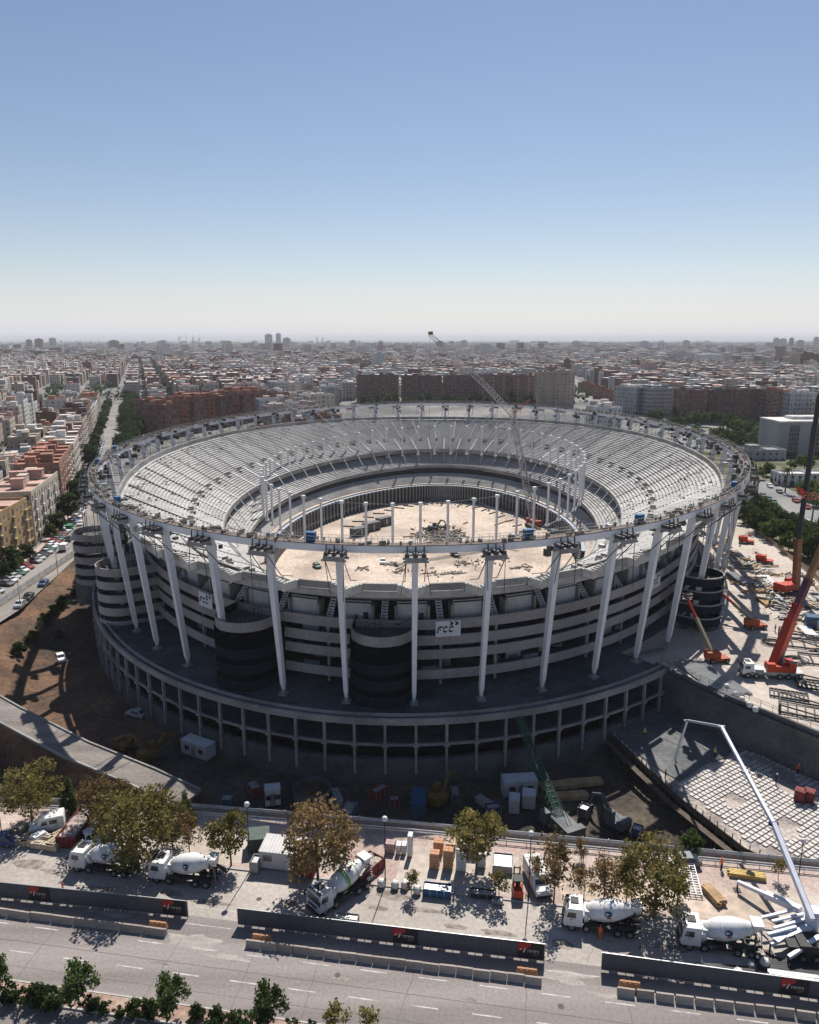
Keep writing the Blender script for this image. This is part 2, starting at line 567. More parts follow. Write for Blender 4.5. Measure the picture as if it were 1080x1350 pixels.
for i in range(npost + 1):
    t = tF0 + (tF1 - tF0) * (i + 0.35) / (npost + 0.7)
    mb = MB(); a = outang(t)
    p = S(t, -2.12, 0)
    mb.box((p.x, p.y, (PZ - 0.85 - 5.2) / 2), (0.5, 0.42, PZ - 0.85 + 5.2), a)
    q = S(t, -2.2, 0.05); mb.box(q, (0.75, 1.0, 0.55), a)
    sp('podium_post', mb, conc)

# --- facade: floors, parapet bands, back wall
BANDS = [(15.3, 17.15), (12.35, 14.2), (9.75, 11.5), (5.95, 7.7)]
for z0, z1 in BANDS:
    mb = MB()
    for k in range(8):
        sweep(mb, rect(9.9, 10.2, z0, z1), k / 8, (k + 1) / 8, 42)
    sp('parapet', mb, band_c)
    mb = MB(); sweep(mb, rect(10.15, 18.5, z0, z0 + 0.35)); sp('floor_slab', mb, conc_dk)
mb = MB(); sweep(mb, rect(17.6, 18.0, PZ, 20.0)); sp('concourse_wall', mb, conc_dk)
# upper concourse panels and raker walls bay by bay
random.seed(3)
for k in range(NB):
    ph = math.degrees(phi_at(k / NB)) % 360
    if not (200 < ph < 340):
        continue
    t = k / NB
    mb = MB()
    w_ = 0.27 / NB
    mb2 = MB()
    def under(i, q=t): return zrim(q) - 1.5 + (14.0 - zrim(q) + 1.5) * (i - 5.6) / 25.0 - 1.35
    zt = min(zrim(t) - 4.4, under(12.6) - 1.0)
    sweep(mb, rect(12.2, 12.5, 15.66, 19.3), t - w_, t + w_, 4)
    sweep(mb, rect(12.0, 12.5, 19.65, zt + 1.0), t - w_, t + w_, 4)
    sp('wall_panel', mb, panel_c)
    sweep(mb2, rect(12.1, 12.5, 19.3, 19.65), t - w_, t + w_, 4)
    for s_ in (-0.7, 0.55):
        a = outang(t); p = S(t + s_ * w_, 11.97, 20.4); mb2.box(p, (0.1, 0.5, 0.4), a)
    if random.random() < 0.5:
        p = S(t + 0.6 * w_, 12.17, 16.9); mb2.box(p, (0.12, 0.9, 1.5), outang(t))
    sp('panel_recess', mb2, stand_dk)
    for s_ in (-1, 1):
        tt = t + s_ * 0.29 / NB; a = outang(tt)
        zr = zrim(tt)
        p0 = S(tt, 11.2, 0); 
        m3 = MB(); zr = min(zr - 3.2, under(14.1, tt)); c = S(tt, 12.7, (15.65 + zr) / 2)
        m3.box(c, (2.6, 0.45, zr - 15.65), a)
        sp('raker_wall', m3, conc)
    # portal stair between two column lines; its white puts sunlight into the colour
    tm = t + 0.5 / NB
    m4 = MB()
    for q in range(9):
        p = S(tm, 11.4 + q * 0.34, 15.66 + q * 0.42)
        m4.box(p, (0.45, 1.15, 0.22), outang(tm))
    a0, a1 = S(tm - 0.05 / NB, 11.2, 15.9), S(tm - 0.05 / NB, 14.2, 19.2)
    m4.beam(a0, a1, 0.12, 0.5); a0, a1 = S(tm + 0.05 / NB, 11.2, 15.9), S(tm + 0.05 / NB, 14.2, 19.2); m4.beam(a0, a1, 0.12, 0.5)
    sp('portal_stair', m4, white_st)
    # lower storeys: doors, light panels, posts
    for (z0, z1), hgt in zip(BANDS[1:] + [(PZ - 0.35, 0)], (2.9, 2.5, 3.6, 1.6)):
        for s_ in (-0.3, 0.05, 0.36):
            if random.random() < 0.55:
                tt = t + s_ / NB; m5 = MB(); ww = random.choice((1.2, 2.0, 3.2))
                p = S(tt, random.choice((13.2, 14.5, 16.5)), z0 + 0.36 + 1.2)
                m5.box(p, (0.25, ww, 2.4), outang(tt))
                sp('infill_panel', m5, random.choice((band_c, white_st, stand_dk)))
    for (z0, z1) in BANDS:
        m5 = MB(); tt = t + 0.5 / NB; p = S(tt, 11.0, z0 - 1.25); m5.box(p, (0.5, 0.5, 2.5), outang(tt)); sp('floor_post', m5, conc)

# --- seating tiers (stepped)
def tier(i0, z0, i1, z1, rows, thick):
    pr_ = []
    di = (i1 - i0) / rows; dz = (z1 - z0) / rows
    for r_ in range(rows):
        pr_.append((i0 + di * r_, z0 + dz * r_)); pr_.append((i0 + di * (r_ + 1), z0 + dz * r_))
    pr_.append((i1, z1)); pr_.append((i1, z1 - thick)); pr_.append((i0, z0 - thick))
    return pr_
def t1(t):
    zr = zrim(t) - 1.5
    return tier(5.6, zr, 30.6, 14.0, 29, 1.2)
mb = MB(); sweep(mb, t1); sp('upper_tier', mb, stand_c)
mb = MB(); sweep(mb, tier(27.5, 11.9, 37, 7.3, 11, 1.0)); sp('middle_tier', mb, stand_c)
mb = MB(); sweep(mb, lambda q: tier(37.5 - .25 * dside(q), 4.3, 45.6 - dside(q), 1.1, 11, 0.8)); sp('lower_tier', mb, stand_c)
mb = MB(); sweep(mb, lambda q: rect(45.6 - dside(q), 47.4 - dside(q), 0.5, 1.0)); sp('tier_lip', mb, plaza_m)
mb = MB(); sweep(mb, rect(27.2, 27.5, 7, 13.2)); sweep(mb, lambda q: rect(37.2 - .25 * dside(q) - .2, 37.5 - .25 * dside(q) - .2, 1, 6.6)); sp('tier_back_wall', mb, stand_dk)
mb = MB(); sweep(mb, rect(30.65, 30.85, 13.0, 14.55)); sp('upper_tier_parapet', mb, conc)
mb = MB(); sweep(mb, rect(37.05, 37.2, 6.6, 7.8)); sp('middle_tier_parapet', mb, conc)
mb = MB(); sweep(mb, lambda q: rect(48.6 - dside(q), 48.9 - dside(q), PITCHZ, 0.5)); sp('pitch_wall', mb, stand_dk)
npil = 210
pil = MB(); pil.box((0, 0, 0), (0.5, 0.55, 6.9)); pil_d = pil.data('pillar', conc)
for i in range(npil):
    t = i / npil
    o = obj('pillar', pil_d, stad); p = S(t, 49.25 - dside(t), PITCHZ + 3.45)
    o.location = p - Vector(stad.location); o.rotation_euler = (0, 0, outang(t))

# --- rim pieces, vomitories, stairs
random.seed(11)
for k in range(NB):
    t = k / NB; tm = t + 0.5 / NB
    zr = zrim(tm)
    notch = frame(t)[4] < -.80
    hw_ = .26 if notch or frame(tm)[4] < -.80 else .5
    mb = MB()
    sweep(mb, lambda q: rect(5.0, 5.5, zrim(q) - 1.25, zrim(q)), tm - hw_ / NB, tm + hw_ / NB, 5)
    sp('rim_panel', mb, conc)
    mb = MB()
    for s_ in range(-4, 5):
        tt = t + s_ * 0.052 / NB
        dz = 1.05 - 0.22 * abs(s_) 
        p = S(tt, 5.4, zrim(tt) - dz - 0.75)
        mb.box(p, (1.1, 0.64, 1.5), outang(tt))
    if notch: sp('stepped_edge', mb, stand_c)
    def rk(i):
        zr_ = zrim(t) - 1.5
        return zr_ + (14.0 - zr_) * (i - 5.6) / 25.0
    mb = MB()
    a = S(t, 22.0, rk(22.0) + 0.30); b = S(t, 30.4, rk(30.4) + 0.30)
    mb.beam(a, b, 0.55, 0.3); sp('precast_stair', mb, white_st if random.random() < 0.6 and abs(frame(t)[4]) < .72 else stand_c)
    mb = MB()
    a = S(tm, 6.4, rk(6.4) + 0.22); b = S(tm, 21.5, rk(21.5) + 0.22)
    mb.beam(a, b, 0.5, 0.3); sp('aisle_gutter', mb, dark_st)
    for (ii, off) in ((22.5, 0.5),):
        tt = t + off / NB; a = outang(tt)
        mb = MB()
        c = S(tt, ii, rk(ii)); 
        for s_ in (-1, 1):
            q0 = S(tt + s_ * 0.10 / NB, ii - 1.0, rk(ii - 1.4) + 0.5); q1 = S(tt + s_ * 0.10 / NB, ii + 0.5, rk(ii - 1.4) + 0.5)
            mb.beam(q0, q1, 0.22, 0.6)
        mb.box(S(tt, ii + 0.6, rk(ii) - 0.15), (0.25, 2.2, 0.4), a)
        v = sp('vomitory', mb, conc)
        m2 = MB(); m2.box(S(tt, ii + 0.1, rk(ii + 0.1) + 0.2), (1.7, 1.6, 0.4), a); sp('vomitory_opening', m2, conc_dk, v)
    mb = MB(); a = S(t, 30.9, 14.1); b = S(t, 34.5, 9.2); mb.beam(a, b, 0.45, 0.2); sp('access_stair', mb, stand_c)

# --- compression ring, walkway, columns
RZ = 32.3
mb = MB(); sweep(mb, rect(-0.75, 0.75, RZ, RZ + 1.15)); sp('ring_beam', mb, white_st)
mb = MB(); sweep(mb, rect(-0.7, 0.95, RZ + 1.17, RZ + 1.28)); sp('ring_walkway', mb, brown_b)
for k in range(NB):
    t = k / NB; a = outang(t)
    mb = MB()
    for q in range(7):
        tt = t + q / 7 / NB
        for ins in (-0.65, 0.9):
            p = S(tt, ins, RZ + 1.3); mb.tube(p, p + Vector((0, 0, 1.1)), 0.035, n=4)
    for ins in (-0.65, 0.9):
        for hz in (0.55, 1.08):
            mb.path([S(t + q / 4 / NB, ins, RZ + 1.3 + hz) for q in range(5)], 0.03, n=4)
    sp('railing', mb, steel_g)
    # column
    mb = MB()
    foot = S(t, 3.5, PZ + 0.9); top = S(t, 0.5, RZ)
    tx = Vector((-math.sin(a), math.cos(a), 0)); ox = Vector((math.cos(a), math.sin(a), 0))
    def sec(c, wt, wo):
        return [c - tx * wt / 2 - ox * wo / 2, c + tx * wt / 2 - ox * wo / 2, c + tx * wt / 2 + ox * wo / 2, c - tx * wt / 2 + ox * wo / 2]
    f2 = foot + (top - foot) * 0.05
    mb.hexa(sec(foot, 0.45, 0.45), sec(f2, 0.72, 0.9)); mb.hexa(sec(f2, 0.72, 0.9), sec(top, 1.02, 1.25))
    c_ = sp('column', mb, white_st)
    mb = MB(); p = S(t, 3.5, PZ); mb.boxb(p, (1.5, 1.5, 0.35), a); mb.box(p + Vector((0, 0, 0.6)), (0.5, 0.8, 0.7), a)
    sp('column_base', mb, steel_g, c_)
    # jacking platform outside the column head
    mb = MB()
    mb.box(S(t, -1.9, RZ - 0.35), (2.1, 3.4, 0.5), a)
    mb.box(S(t, -2.85, RZ - 0.75), (0.3, 4.0, 0.3), a); mb.box(S(t, -1.1, RZ - 0.75), (0.35, 4.0, 0.3), a)
    pf = sp('jacking_platform', mb, conc)
    mb = MB()
    for s_ in (-1.3, 0, 1.3):
        p = S(t, -1.85, RZ + 0.3) + tx * s_
        mb.box(p - Vector((0, 0, .15)), (1.9, 0.6, 0.6), a)
        mb.tube(p + ox * 0.5, p + ox * 0.3 + Vector((0, 0, 1.3)), 0.12)
    sp('hydraulic_jack', mb, jack_m, pf)
    mb = MB()
    for s_ in (-1.5, 1.5):
        p = S(t, -2.6, RZ - 0.7) + tx * s_
        L = random.uniform(4, 9)
        mb.tube(p, p - Vector((0, 0, L)) + tx * random.uniform(-1, 1), 0.07, n=4)
        e = S(t + s_ * 0.1 / NB, 5.4, zrim(t) + 0.3)
        mid = (p + e) / 2 - Vector((0, 0, 1.6))
        mb.path([p, mid, e], 0.08, n=4)
    sp('hanging_cable', mb, dark_st)
    mb = MB()
    for q in range(5):
        p = S(t + random.uniform(-.08, .08) / NB, random.uniform(1.2, 3.0), RZ + random.uniform(-2.6, 1.4))
        mb.box(p, (random.uniform(.5, 1.4), random.uniform(.4, 1.2), random.uniform(.4, 1.3)), a + random.uniform(-.4, .4))
    sp('cable_anchor', mb, jack_m if k % 3 else steel_g)

# --- the roof struts hanging in the oval of the cable net
MA, MBB, MX, MY = 57.5, 75.0, 5.4, 277.0
tops, bots = [], []
for k in range(NB):
    p_ = phi_at(k / NB)
    th = p_
    u, v = MA * math.cos(th), MBB * math.sin(th)
    x, y = MX + ct * u - st_ * v, MY + st_ * u + ct * v
    zb = 10.6 + 2.2 * math.sin(th) + 2.0 * math.cos(th); zt = zb + 12.6
    b = Vector((x, y, zb)); t_ = Vector((x, y, zt)); tops.append(t_); bots.append(b)
    mb = MB(); mb.tube(b, t_, 0.36, n=8); m_ = sp('roof_strut', mb, white_st)
    mb = MB(); mb.box(t_, (1.0, 1.0, 0.8), th); mb.box(b, (1.1, 1.1, 0.6), th); sp('strut_node', mb, white_st, m_)
    mb = MB(); hd = S(k / NB, 0.8, RZ + 0.6)
    mb.tube(t_, hd, 0.025, n=4); mb.path([b, (b + hd) / 2 - Vector((0, 0, 1.5)), hd], 0.025, n=4)
    sp('radial_cable', mb, cable_m)
for pts_, nm in ((tops, 'upper_ring_cable'), (bots, 'lower_ring_cable')):
    mb = MB(); mb.path(pts_ + [pts_[0]], 0.07, n=4); sp(nm, mb, cable_m)

# --- spiral ramp towers
TOWERS = [(-80.9, 188.7, 0, 17.2), (-63.4, 160.0, 0, 17.2), (-29.4, 128.6, 1, 17.2), (-4.6, 122.2, 1, 17.2), (62.2, 154.6, 2, 16.4)]
def uplan(cc, ext=0.0, r0=5.4, n=18):
    bk = 7.5
    if cc[0] > 20: r0 = 4.6; bk = 3.0
    a = cc[2]; ox = Vector((math.cos(a), math.sin(a), 0)); tx = Vector((-ox.y, ox.x, 0))
    c = Vector((cc[0], cc[1], 0)); r_ = r0 + ext
    P = [c - ox * bk - tx * r_]
    for i in range(n + 1):
        th = -PI / 2 + PI * i / n
        P.append(c + ox * r_ * math.cos(th) + tx * r_ * math.sin(th))
    P.append(c - ox * bk + tx * r_)
    return P
def uwall(mb, t, e0, e1, z0, z1):
    A_, B_ = uplan(t, e0), uplan(t, e1)
    n = len(A_)
    vs = [(p.x, p.y, z) for z in (z0, z1) for P in (A_, B_) for p in P]
    fs = []
    for i in range(n - 1):
        fs += [(i, i + 1, 2 * n + i + 1, 2 * n + i), (n + i + 1, n + i, 3 * n + i, 3 * n + i + 1),
               (2 * n + i, 2 * n + i + 1, 3 * n + i + 1, 3 * n + i), (i + 1, i, n + i, n + i + 1)]
    fs += [(0, 2 * n, 3 * n, n), (n - 1, 2 * n - 1, 4 * n - 1, 3 * n - 1)]
    mb.add(vs, fs)
for cx_, cy_, wrap, zt in TOWERS:
    ti = inset_of(cx_, cy_)[1]; t = (cx_, cy_, outang(ti))
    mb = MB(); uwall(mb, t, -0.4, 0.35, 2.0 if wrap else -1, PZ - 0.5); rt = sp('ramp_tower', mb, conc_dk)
    for i in range(5):
        z1 = zt - 2.95 * i; z0 = z1 - 1.75
        mb = MB(); uwall(mb, t, -0.22, 0.0, z0, z1)
        sp('ramp_parapet', mb, band_c if not (wrap == 2) else net2, rt)
        if wrap == 2:
            mb = MB(); uwall(mb, t, -0.26, 0.06, z1, z1 + 0.22); sp('ramp_coping', mb, band_c, rt)
        mb = MB(); P = uplan(t, -0.25); mb.prism([(p.x, p.y) for p in P], z0 + 0.05, z0 + 0.35); sp('ramp_deck', mb, conc_dk, rt)
    if wrap == 1:
        mb = MB()
        z = zt - 1.95
        while z > PZ - 0.6:
            mb = MB(); uwall(mb, t, 0.1, 0.26, z - 1.72, z); sp('netting_band', mb, net2 if z < zt - 2 else black_net, rt)
            mb = MB(); uwall(mb, t, 0.02, 0.10, z - 2.95, z - 1.72); sp('netting_gap', mb, black_net, rt); z -= 2.95
        mb = MB(); uwall(mb, t, -0.30, -0.24, zt - 1.7, zt + 0.02); sp('netting_lining', mb, black_net, rt)
    mb = MB()
    c = Vector((cx_, cy_, 0))
    for i in range(9):
        q = c + Vector((random.uniform(-3, 3), random.uniform(-3, 3), 15.6)); mb.tube(q, q + Vector((0, 0, random.uniform(1.8, 4.2))), 0.06, n=4)
    for i in range(5):
        q = c + Vector((random.uniform(-3, 3), random.uniform(-3, 3), 15.6 + random.uniform(1, 3))); mb.tube(q, q + Vector((random.uniform(-3, 3), random.uniform(-3, 3), 0)), 0.05, n=4)
    sp('scaffold_frame', mb, dark_st if wrap else steel_g, rt)

# --- blue cabins on the ring walkway
for (px, py, side) in ((155, 664, 'leftmost'), (412, 708, 'a'), (697, 708, 'b'), (843, 688, 'c'), (954, 640, 'd'), (150, 594, 'e'), (124, 612, 'f')):
    best = min(range(1120), key=lambda i: (lambda v: (v[0] - px) ** 2 + (v[1] - py) ** 2 * 4)((lambda P: (540 + FPX * P.x / (P.y * CP - (P.z - H) * SP), 675 - FPX * (P.y * SP + (P.z - H) * CP) / (P.y * CP - (P.z - H) * SP)))(S(i / 1120, 0.3, RZ + 1.3))))
    t = best / 1120; p = S(t, 0.3, RZ + 1.31)
    lab = {'leftmost': 'blue site booth on the ring walkway above the left ramp tower', 'a': 'blue site booth on the front ring walkway left of the dark pitch cabins',
           'b': 'blue site booth on the front ring walkway beside the lattice crane', 'c': 'blue site booth on the ring walkway above the white banner at right',
           'd': 'blue site booth on the ring walkway at the right bend', 'e': 'blue site booth on the ring walkway by the far end of the left avenue', 'f': 'small blue booth where the ring walkway bends nearest the left street'}[side]
    r_ = empty('site_booth', p, outang(t), lab, 'booth', 'blue booths on the ring walkway')
    r_.scale = (.72,) * 3
    mb = MB(); mb.boxb((0, 0, 0.12), (1.3, 2.0, 1.9)); obj('body', mb, r_, blue_p)
    mb = MB(); mb.boxb((0, 0, 2.02), (1.5, 2.2, 0.1)); mb.boxb((0, 0.6, 0), (1.2, 0.2, 0.12)); mb.boxb((0, -0.6, 0), (1.2, 0.2, 0.12)); obj('roof', mb, r_, blue_p)
    mb = MB(); mb.box((0.66, 0, 1.0), (0.03, 0.8, 1.6)); obj('door', mb, r_, blue_p)
# ================================================================== street in front
UX, UY = 0.987, -0.158
UA = math.atan2(UY, UX)
def ST(a, b, z=0.0):
    return Vector((a * UX - b * UY * -1 * -1 if False else a * UX + b * 0.158, a * UY + b * 0.987, z))
def ab(px, py, z=0.0):
    p = at(px, py, z); return (p.x * UX + p.y * UY, p.x * 0.158 + p.y * 0.987)
def sheet(name, a0, a1, b0, b1, z, m, kind='structure', wob=0):
    mb = MB()
    P = [ST(a0, b0, z), ST(a1, b0, z), ST(a1, b1, z), ST(a0, b1, z)]
    mb.add(P, [(0, 1, 2, 3)]); return obj(name, mb, mats=m, kind=kind)
sheet('road', -140, 140, 58.6, 70.2, 0.012, asph)
sheet('yard_pavement', -140, 140, 70.2, 78.4, 0.008, asph2)
sheet('service_road', -140, 140, 44, 56.5, 0.012, asph)
mb = MB()
P = [ST(-140, 78.62), ST(140, 78.62), ST(140, 95)] + [Vector((x, y - 0.02, 0)) for x, y in reversed(front_line)] + [ST(-140, 95)]
mb.prism([(p.x, p.y) for p in P], -0.02, 0.13)
obj('pavement', mb, mats=pave_m, kind='structure')
mb = MB(); mb.beam(ST(-140, 78.5, 0.05), ST(140, 78.5, 0.05), 0.24, 0.19); obj('kerb', mb, mats=kerb_m, kind='structure')
# sandy and concrete patches laid over the paving
for i, (a0, a1, b0, b1, m) in enumerate(((-60, -34, 79.2, 89, plaza_m), (-14.5, 0.4, 79.0, 86.5, plaza_m), (5.5, 30, 79.2, 84.5, sand), (30, 60, 79, 85, plaza_m), (-34, -22, 80, 84, asph2))):
    mb = MB(); n = 14; cs = []
    for k in range(n):
        for q in range(4): pass
    ring = []
    for k in range(n + 1): ring.append(ST(a0 + (a1 - a0) * k / n, b0 + random.uniform(-.5, .5), 0.137 + i * 0.004))
    for k in range(n + 1): ring.append(ST(a1 - (a1 - a0) * k / n, b1 + random.uniform(-.6, .6), 0.137 + i * 0.004))
    mb.add(ring, [tuple(range(len(ring)))]); obj('pavement_patch', mb, mats=m, kind='structure')
mb = MB(); 
P = [ST(-140, 56.6), ST(140, 56.6), ST(140, 58.5), ST(-140, 58.5)]
mb.prism([(p.x, p.y) for p in P], -0.02, 0.14); obj('median_strip', mb, mats=two_scale('median_soil', (0.27, 0.18, 0.14), (0.40, 0.30, 0.245), 0.3, 2.0, fine=0.3), kind='structure')
mb = MB()
for b in (56.5, 58.6): mb.beam(ST(-140, b, 0.08), ST(140, b, 0.08), 0.18, 0.2)
obj('median_kerb', mb, mats=kerb_m, kind='structure')
mb = MB()
for b, ph in ((65.75, -9.5), (62.25, -10.0)):
    k = -16
    while k < 17:
        a = ph + 6.3 * k; k += 1
        if b > 65 and 30 < a < 60: pass
        mb.add([ST(a, b - .07, .018), ST(a + 2.9, b - .07, .018), ST(a + 2.9, b + .07, .018), ST(a, b + .07, .018)], [(0, 1, 2, 3)])
for b, a0, a1 in ((69.0, -37, -31.5), (68.8, 3.5, 9.2), (71.6, -37, -32)):
    mb.add([ST(a0, b - .06, .018), ST(a1, b - .06, .018), ST(a1, b + .06, .018), ST(a0, b + .06, .018)], [(0, 1, 2, 3)])
for a0, b0, a1, b1 in ((-37.5, 72, -36, 66), (-31.5, 66, -30.8, 62)): pass
obj('lane_marking', mb, mats=white_paint, kind='structure')
# tar seams and slab joints
tar = mat('tar_seam', (0.10, 0.095, 0.09), 0.9)
mb = MB()
def seam(a0, b0, a1, b1, wd=0.05, n=24, j=0.05):
    L = [ST(a0 + (a1 - a0) * i / n + random.uniform(-j, j), b0 + (b1 - b0) * i / n + random.uniform(-j, j), .0165) for i in range(n + 1)]
    d = (L[-1] - L[0]).normalized(); nrm = Vector((-d.y, d.x, 0)) * wd / 2
    vs = [p + nrm for p in L] + [p - nrm for p in L]
    mb.add(vs, [(n + 1 + i, n + 2 + i, i + 1, i) for i in range(n)])
seam(-60, 63.6, 40, 63.5, .06, 80, .03); seam(-60, 60.4, 40, 60.4, .035, 60, .03)
for a in (-51, -36.7, -27.5, -20.2, -11, 1.6, 12, 22): seam(a, 59, a + random.uniform(-.5, 1.2), 66.6, .045, 12, .07)
for a in (-46, -24, 8): seam(a, 70.4, a + 2.5, 78.2, .04, 12, .1)
obj('tar_seam', mb, mats=tar, kind='structure')

stain = two_scale('ground_stain', (0.17, 0.145, 0.125), (0.30, 0.265, 0.235), 1.2, 5, fine=.2)
rst = random.Random(61)
for i, (px, py, sa, sb) in enumerate(((40, 1140, 3.2, 1.0), (70, 1150, 2.0, .7), (135, 1172, 2.4, .6), (225, 1178, 2.0, .7), (280, 1190, 3.0, .5), (380, 1192, 1.8, .8), (515, 1180, 2.8, .9), (560, 1200, 3.2, .5), (600, 1222, 2.2, .5), (655, 1230, 2.6, .6), (740, 1245, 1.8, .9), (880, 1250, 2.4, .8), (500, 1198, 1.6, .5), (450, 1290, 1.4, .35), (620, 1318, 1.0, .3), (210, 1270, 1.6, .3), (110, 1245, 1.2, .35))):
    c = at(px, py, 0); V = []
    for k in range(18):
        t = 2 * PI * k / 18; q = .75 + .45 * noise.noise(Vector((math.cos(t) * 1.3 + i * 7, math.sin(t) * 1.3, 0)))
        V.append(c + Vector((UX, UY, 0)) * sa * q * math.cos(t) + Vector((.158, .987, 0)) * sb * q * math.sin(t) + Vector((0, 0, .0155)))
    mb = MB(); mb.add(V, [tuple(range(18))]); obj('ground_stain', mb, mats=stain, kind='structure')
dust = two_scale('pale_dust', (0.27, 0.245, 0.225), (0.38, 0.345, 0.315), .5, 4, fine=.15, stretch=(.4, 1.6, 1, .158))
for i, (px, py, sa, sb) in enumerate(((255, 1240, 4.6, 1.2), (300, 1262, 3.0, .6), (745, 1288, 3.6, 1.1), (800, 1312, 3.0, .5), (150, 1205, 4, .5))):
    c = at(px, py, 0); V = []
    for k in range(22):
        t = 2 * PI * k / 22; q = .7 + .6 * noise.noise(Vector((math.cos(t) * 1.6 + i * 5, math.sin(t) * 1.6, 3)))
        V.append(c + Vector((UX, UY, 0)) * sa * q * math.cos(t) + Vector((.158, .987, 0)) * sb * q * math.sin(t) + Vector((0, 0, .0145)))
    mb = MB(); mb.add(V, [tuple(range(22))]); obj('dust_patch', mb, mats=dust, kind='structure')
mb = MB()
for a, b in ((-44, 64.6), (-18, 64.7), (5, 64.5), (-30, 74), (14, 73.5), (-2, 60.9)):
    p = ST(a, b, .017); mb.add([p + Vector((.33 * math.cos(2 * PI * k / 12), .33 * math.sin(2 * PI * k / 12), 0)) for k in range(12)], [tuple(range(12))])
obj('manhole_cover', mb, mats=MATS['tar_seam'], kind='structure')
# ---------------------------------------------------------- hoardings
hoard_m = mat('hoarding_sheet', (0.075, 0.08, 0.10), 0.5, var=0.10, scale=0.7)
post_red = mat('poster_red', (0.42, 0.03, 0.025), 0.6, col2=(0.25, 0.03, 0.03), scale=1.2)
post_blk = mat('poster_black', (0.012, 0.014, 0.018), 0.6)
post_wht = mat('poster_lettering', (0.55, 0.53, 0.53), 0.6)
post_dim = mat('poster_small_lettering', (0.22, 0.10, 0.09), 0.6)
def poster(root, x0, x1, z0, z1):
    y = -0.062
    mb = MB(); mb.box(((x0 + x1) / 2, y, (z0 + z1) / 2), (x1 - x0, 0.03, z1 - z0)); p = obj('poster', mb, root, post_blk)
    W = x1 - x0
    mb = MB(); n = 8; top = []; bot = []
    for i in range(n + 1):
        f = i / n; top.append((x0 + .02 + f * W * 0.50, y - .019, z1 - .02)); bot.append((x0 + .02 + f * W * 0.50, y - .019, z0 + (z1 - z0) * (0.38 + 0.35 * f + 0.06 * math.sin(f * 9))))
    mb.add(bot + top, [(i, i + 1, n + 2 + i, n + 1 + i) for i in range(n)]); obj('red_field', mb, p, post_red)
    mb = MB()
    zc = z0 + (z1 - z0) * .5
    def tri(P): mb.add([(x0 + W * a, y - .024, z0 + (z1 - z0) * b) for a, b in P], [tuple(range(len(P)))])
    tri([(.20, .36), (.26, .36), (.31, .62), (.29, .72)]); tri([(.08, .5), (.15, .5), (.15, .62), (.08, .58)])
    for i in range(6):
        xa = .38 + i * .075
        tri([(xa, .40), (xa + .012, .40), (xa + .012, .56), (xa, .56)]); tri([(xa, .52), (xa + .05, .52), (xa + .05, .565), (xa, .565)])
        if i % 2: tri([(xa + .04, .40), (xa + .052, .40), (xa + .052, .56), (xa + .04, .56)])
    obj('emblem', mb, p, post_wht)
    mb = MB(); tri([(.58, .30), (.82, .30), (.82, .34), (.58, .34)]); tri([(.58, .22), (.76, .22), (.76, .255), (.58, .255)]); obj('small_print', mb, p, post_dim)
HG = 'printed hoardings along the road'
for (a0, b0, a1, b1, lab, posters) in ((-67.0, 69.0, -37.0, 69.75, 'dark grey hoarding at left whose right end stops before the yard entrance', ((-56.6, -53.9), (-40.0, -37.2))),
        (-30.9, 69.6, 3.4, 69.8, 'long dark grey hoarding in the middle with posters near its centre and right end', ((-13.0, -10.2), (0.55, 3.3))),
        (9.3, 69.6, 45, 69.0, 'dark grey hoarding at right beginning past the second yard gap', ((26.9, 29.6),))):
    A_, B_ = ST(a0, b0), ST(a1, b1); L = (B_ - A_).length; rz = math.atan2((B_ - A_).y, (B_ - A_).x)
    r_ = empty('hoarding', A_, rz, lab, 'hoarding', HG)
    n = int(round(L / 2.5)); wd = L / n
    hp_ = {}
    mbp = MB(); mbp.box((0, 0, 1.3), (wd - 0.02, 0.05, 2.0))
    for i in range(6): mbp.box((0, -0.032, 0.5 + i * 0.32), (wd - 0.03, 0.02, 0.05))
    pd = mbp.data('hoarding_panel', hoard_m)
    mbf = MB(); mbf.box((0, 0, 2.33), (wd, 0.09, 0.06)); mbf.box((0, -0.02, 0.26), (wd, 0.09, 0.06)); mbf.box((wd / 2, 0.07, 1.15), (0.08, 0.08, 2.3)); fd = mbf.data('panel_rail', steel_g)
    mbb = MB(); mbb.boxb((0, 0.5, 0.02), (0.9, 1.1, 0.22)); mbb.tube((0, 0.08, 2.0), (0, 0.9, 0.2), 0.035, n=4); bd = mbb.data('brace', conc)
    for i in range(n):
        x = wd * (i + .5)
        o = obj('hoarding_panel', pd, r_); o.location = (x, 0, random.uniform(-.015, .015)); o = obj('panel_rail', fd, r_); o.location = (x, 0, 0); o = obj('brace', bd, r_); o.location = (x, 0, 0)
    for (pa, pb) in posters:
        poster(r_, pa - a0, pb - a0, 0.36, 2.27)
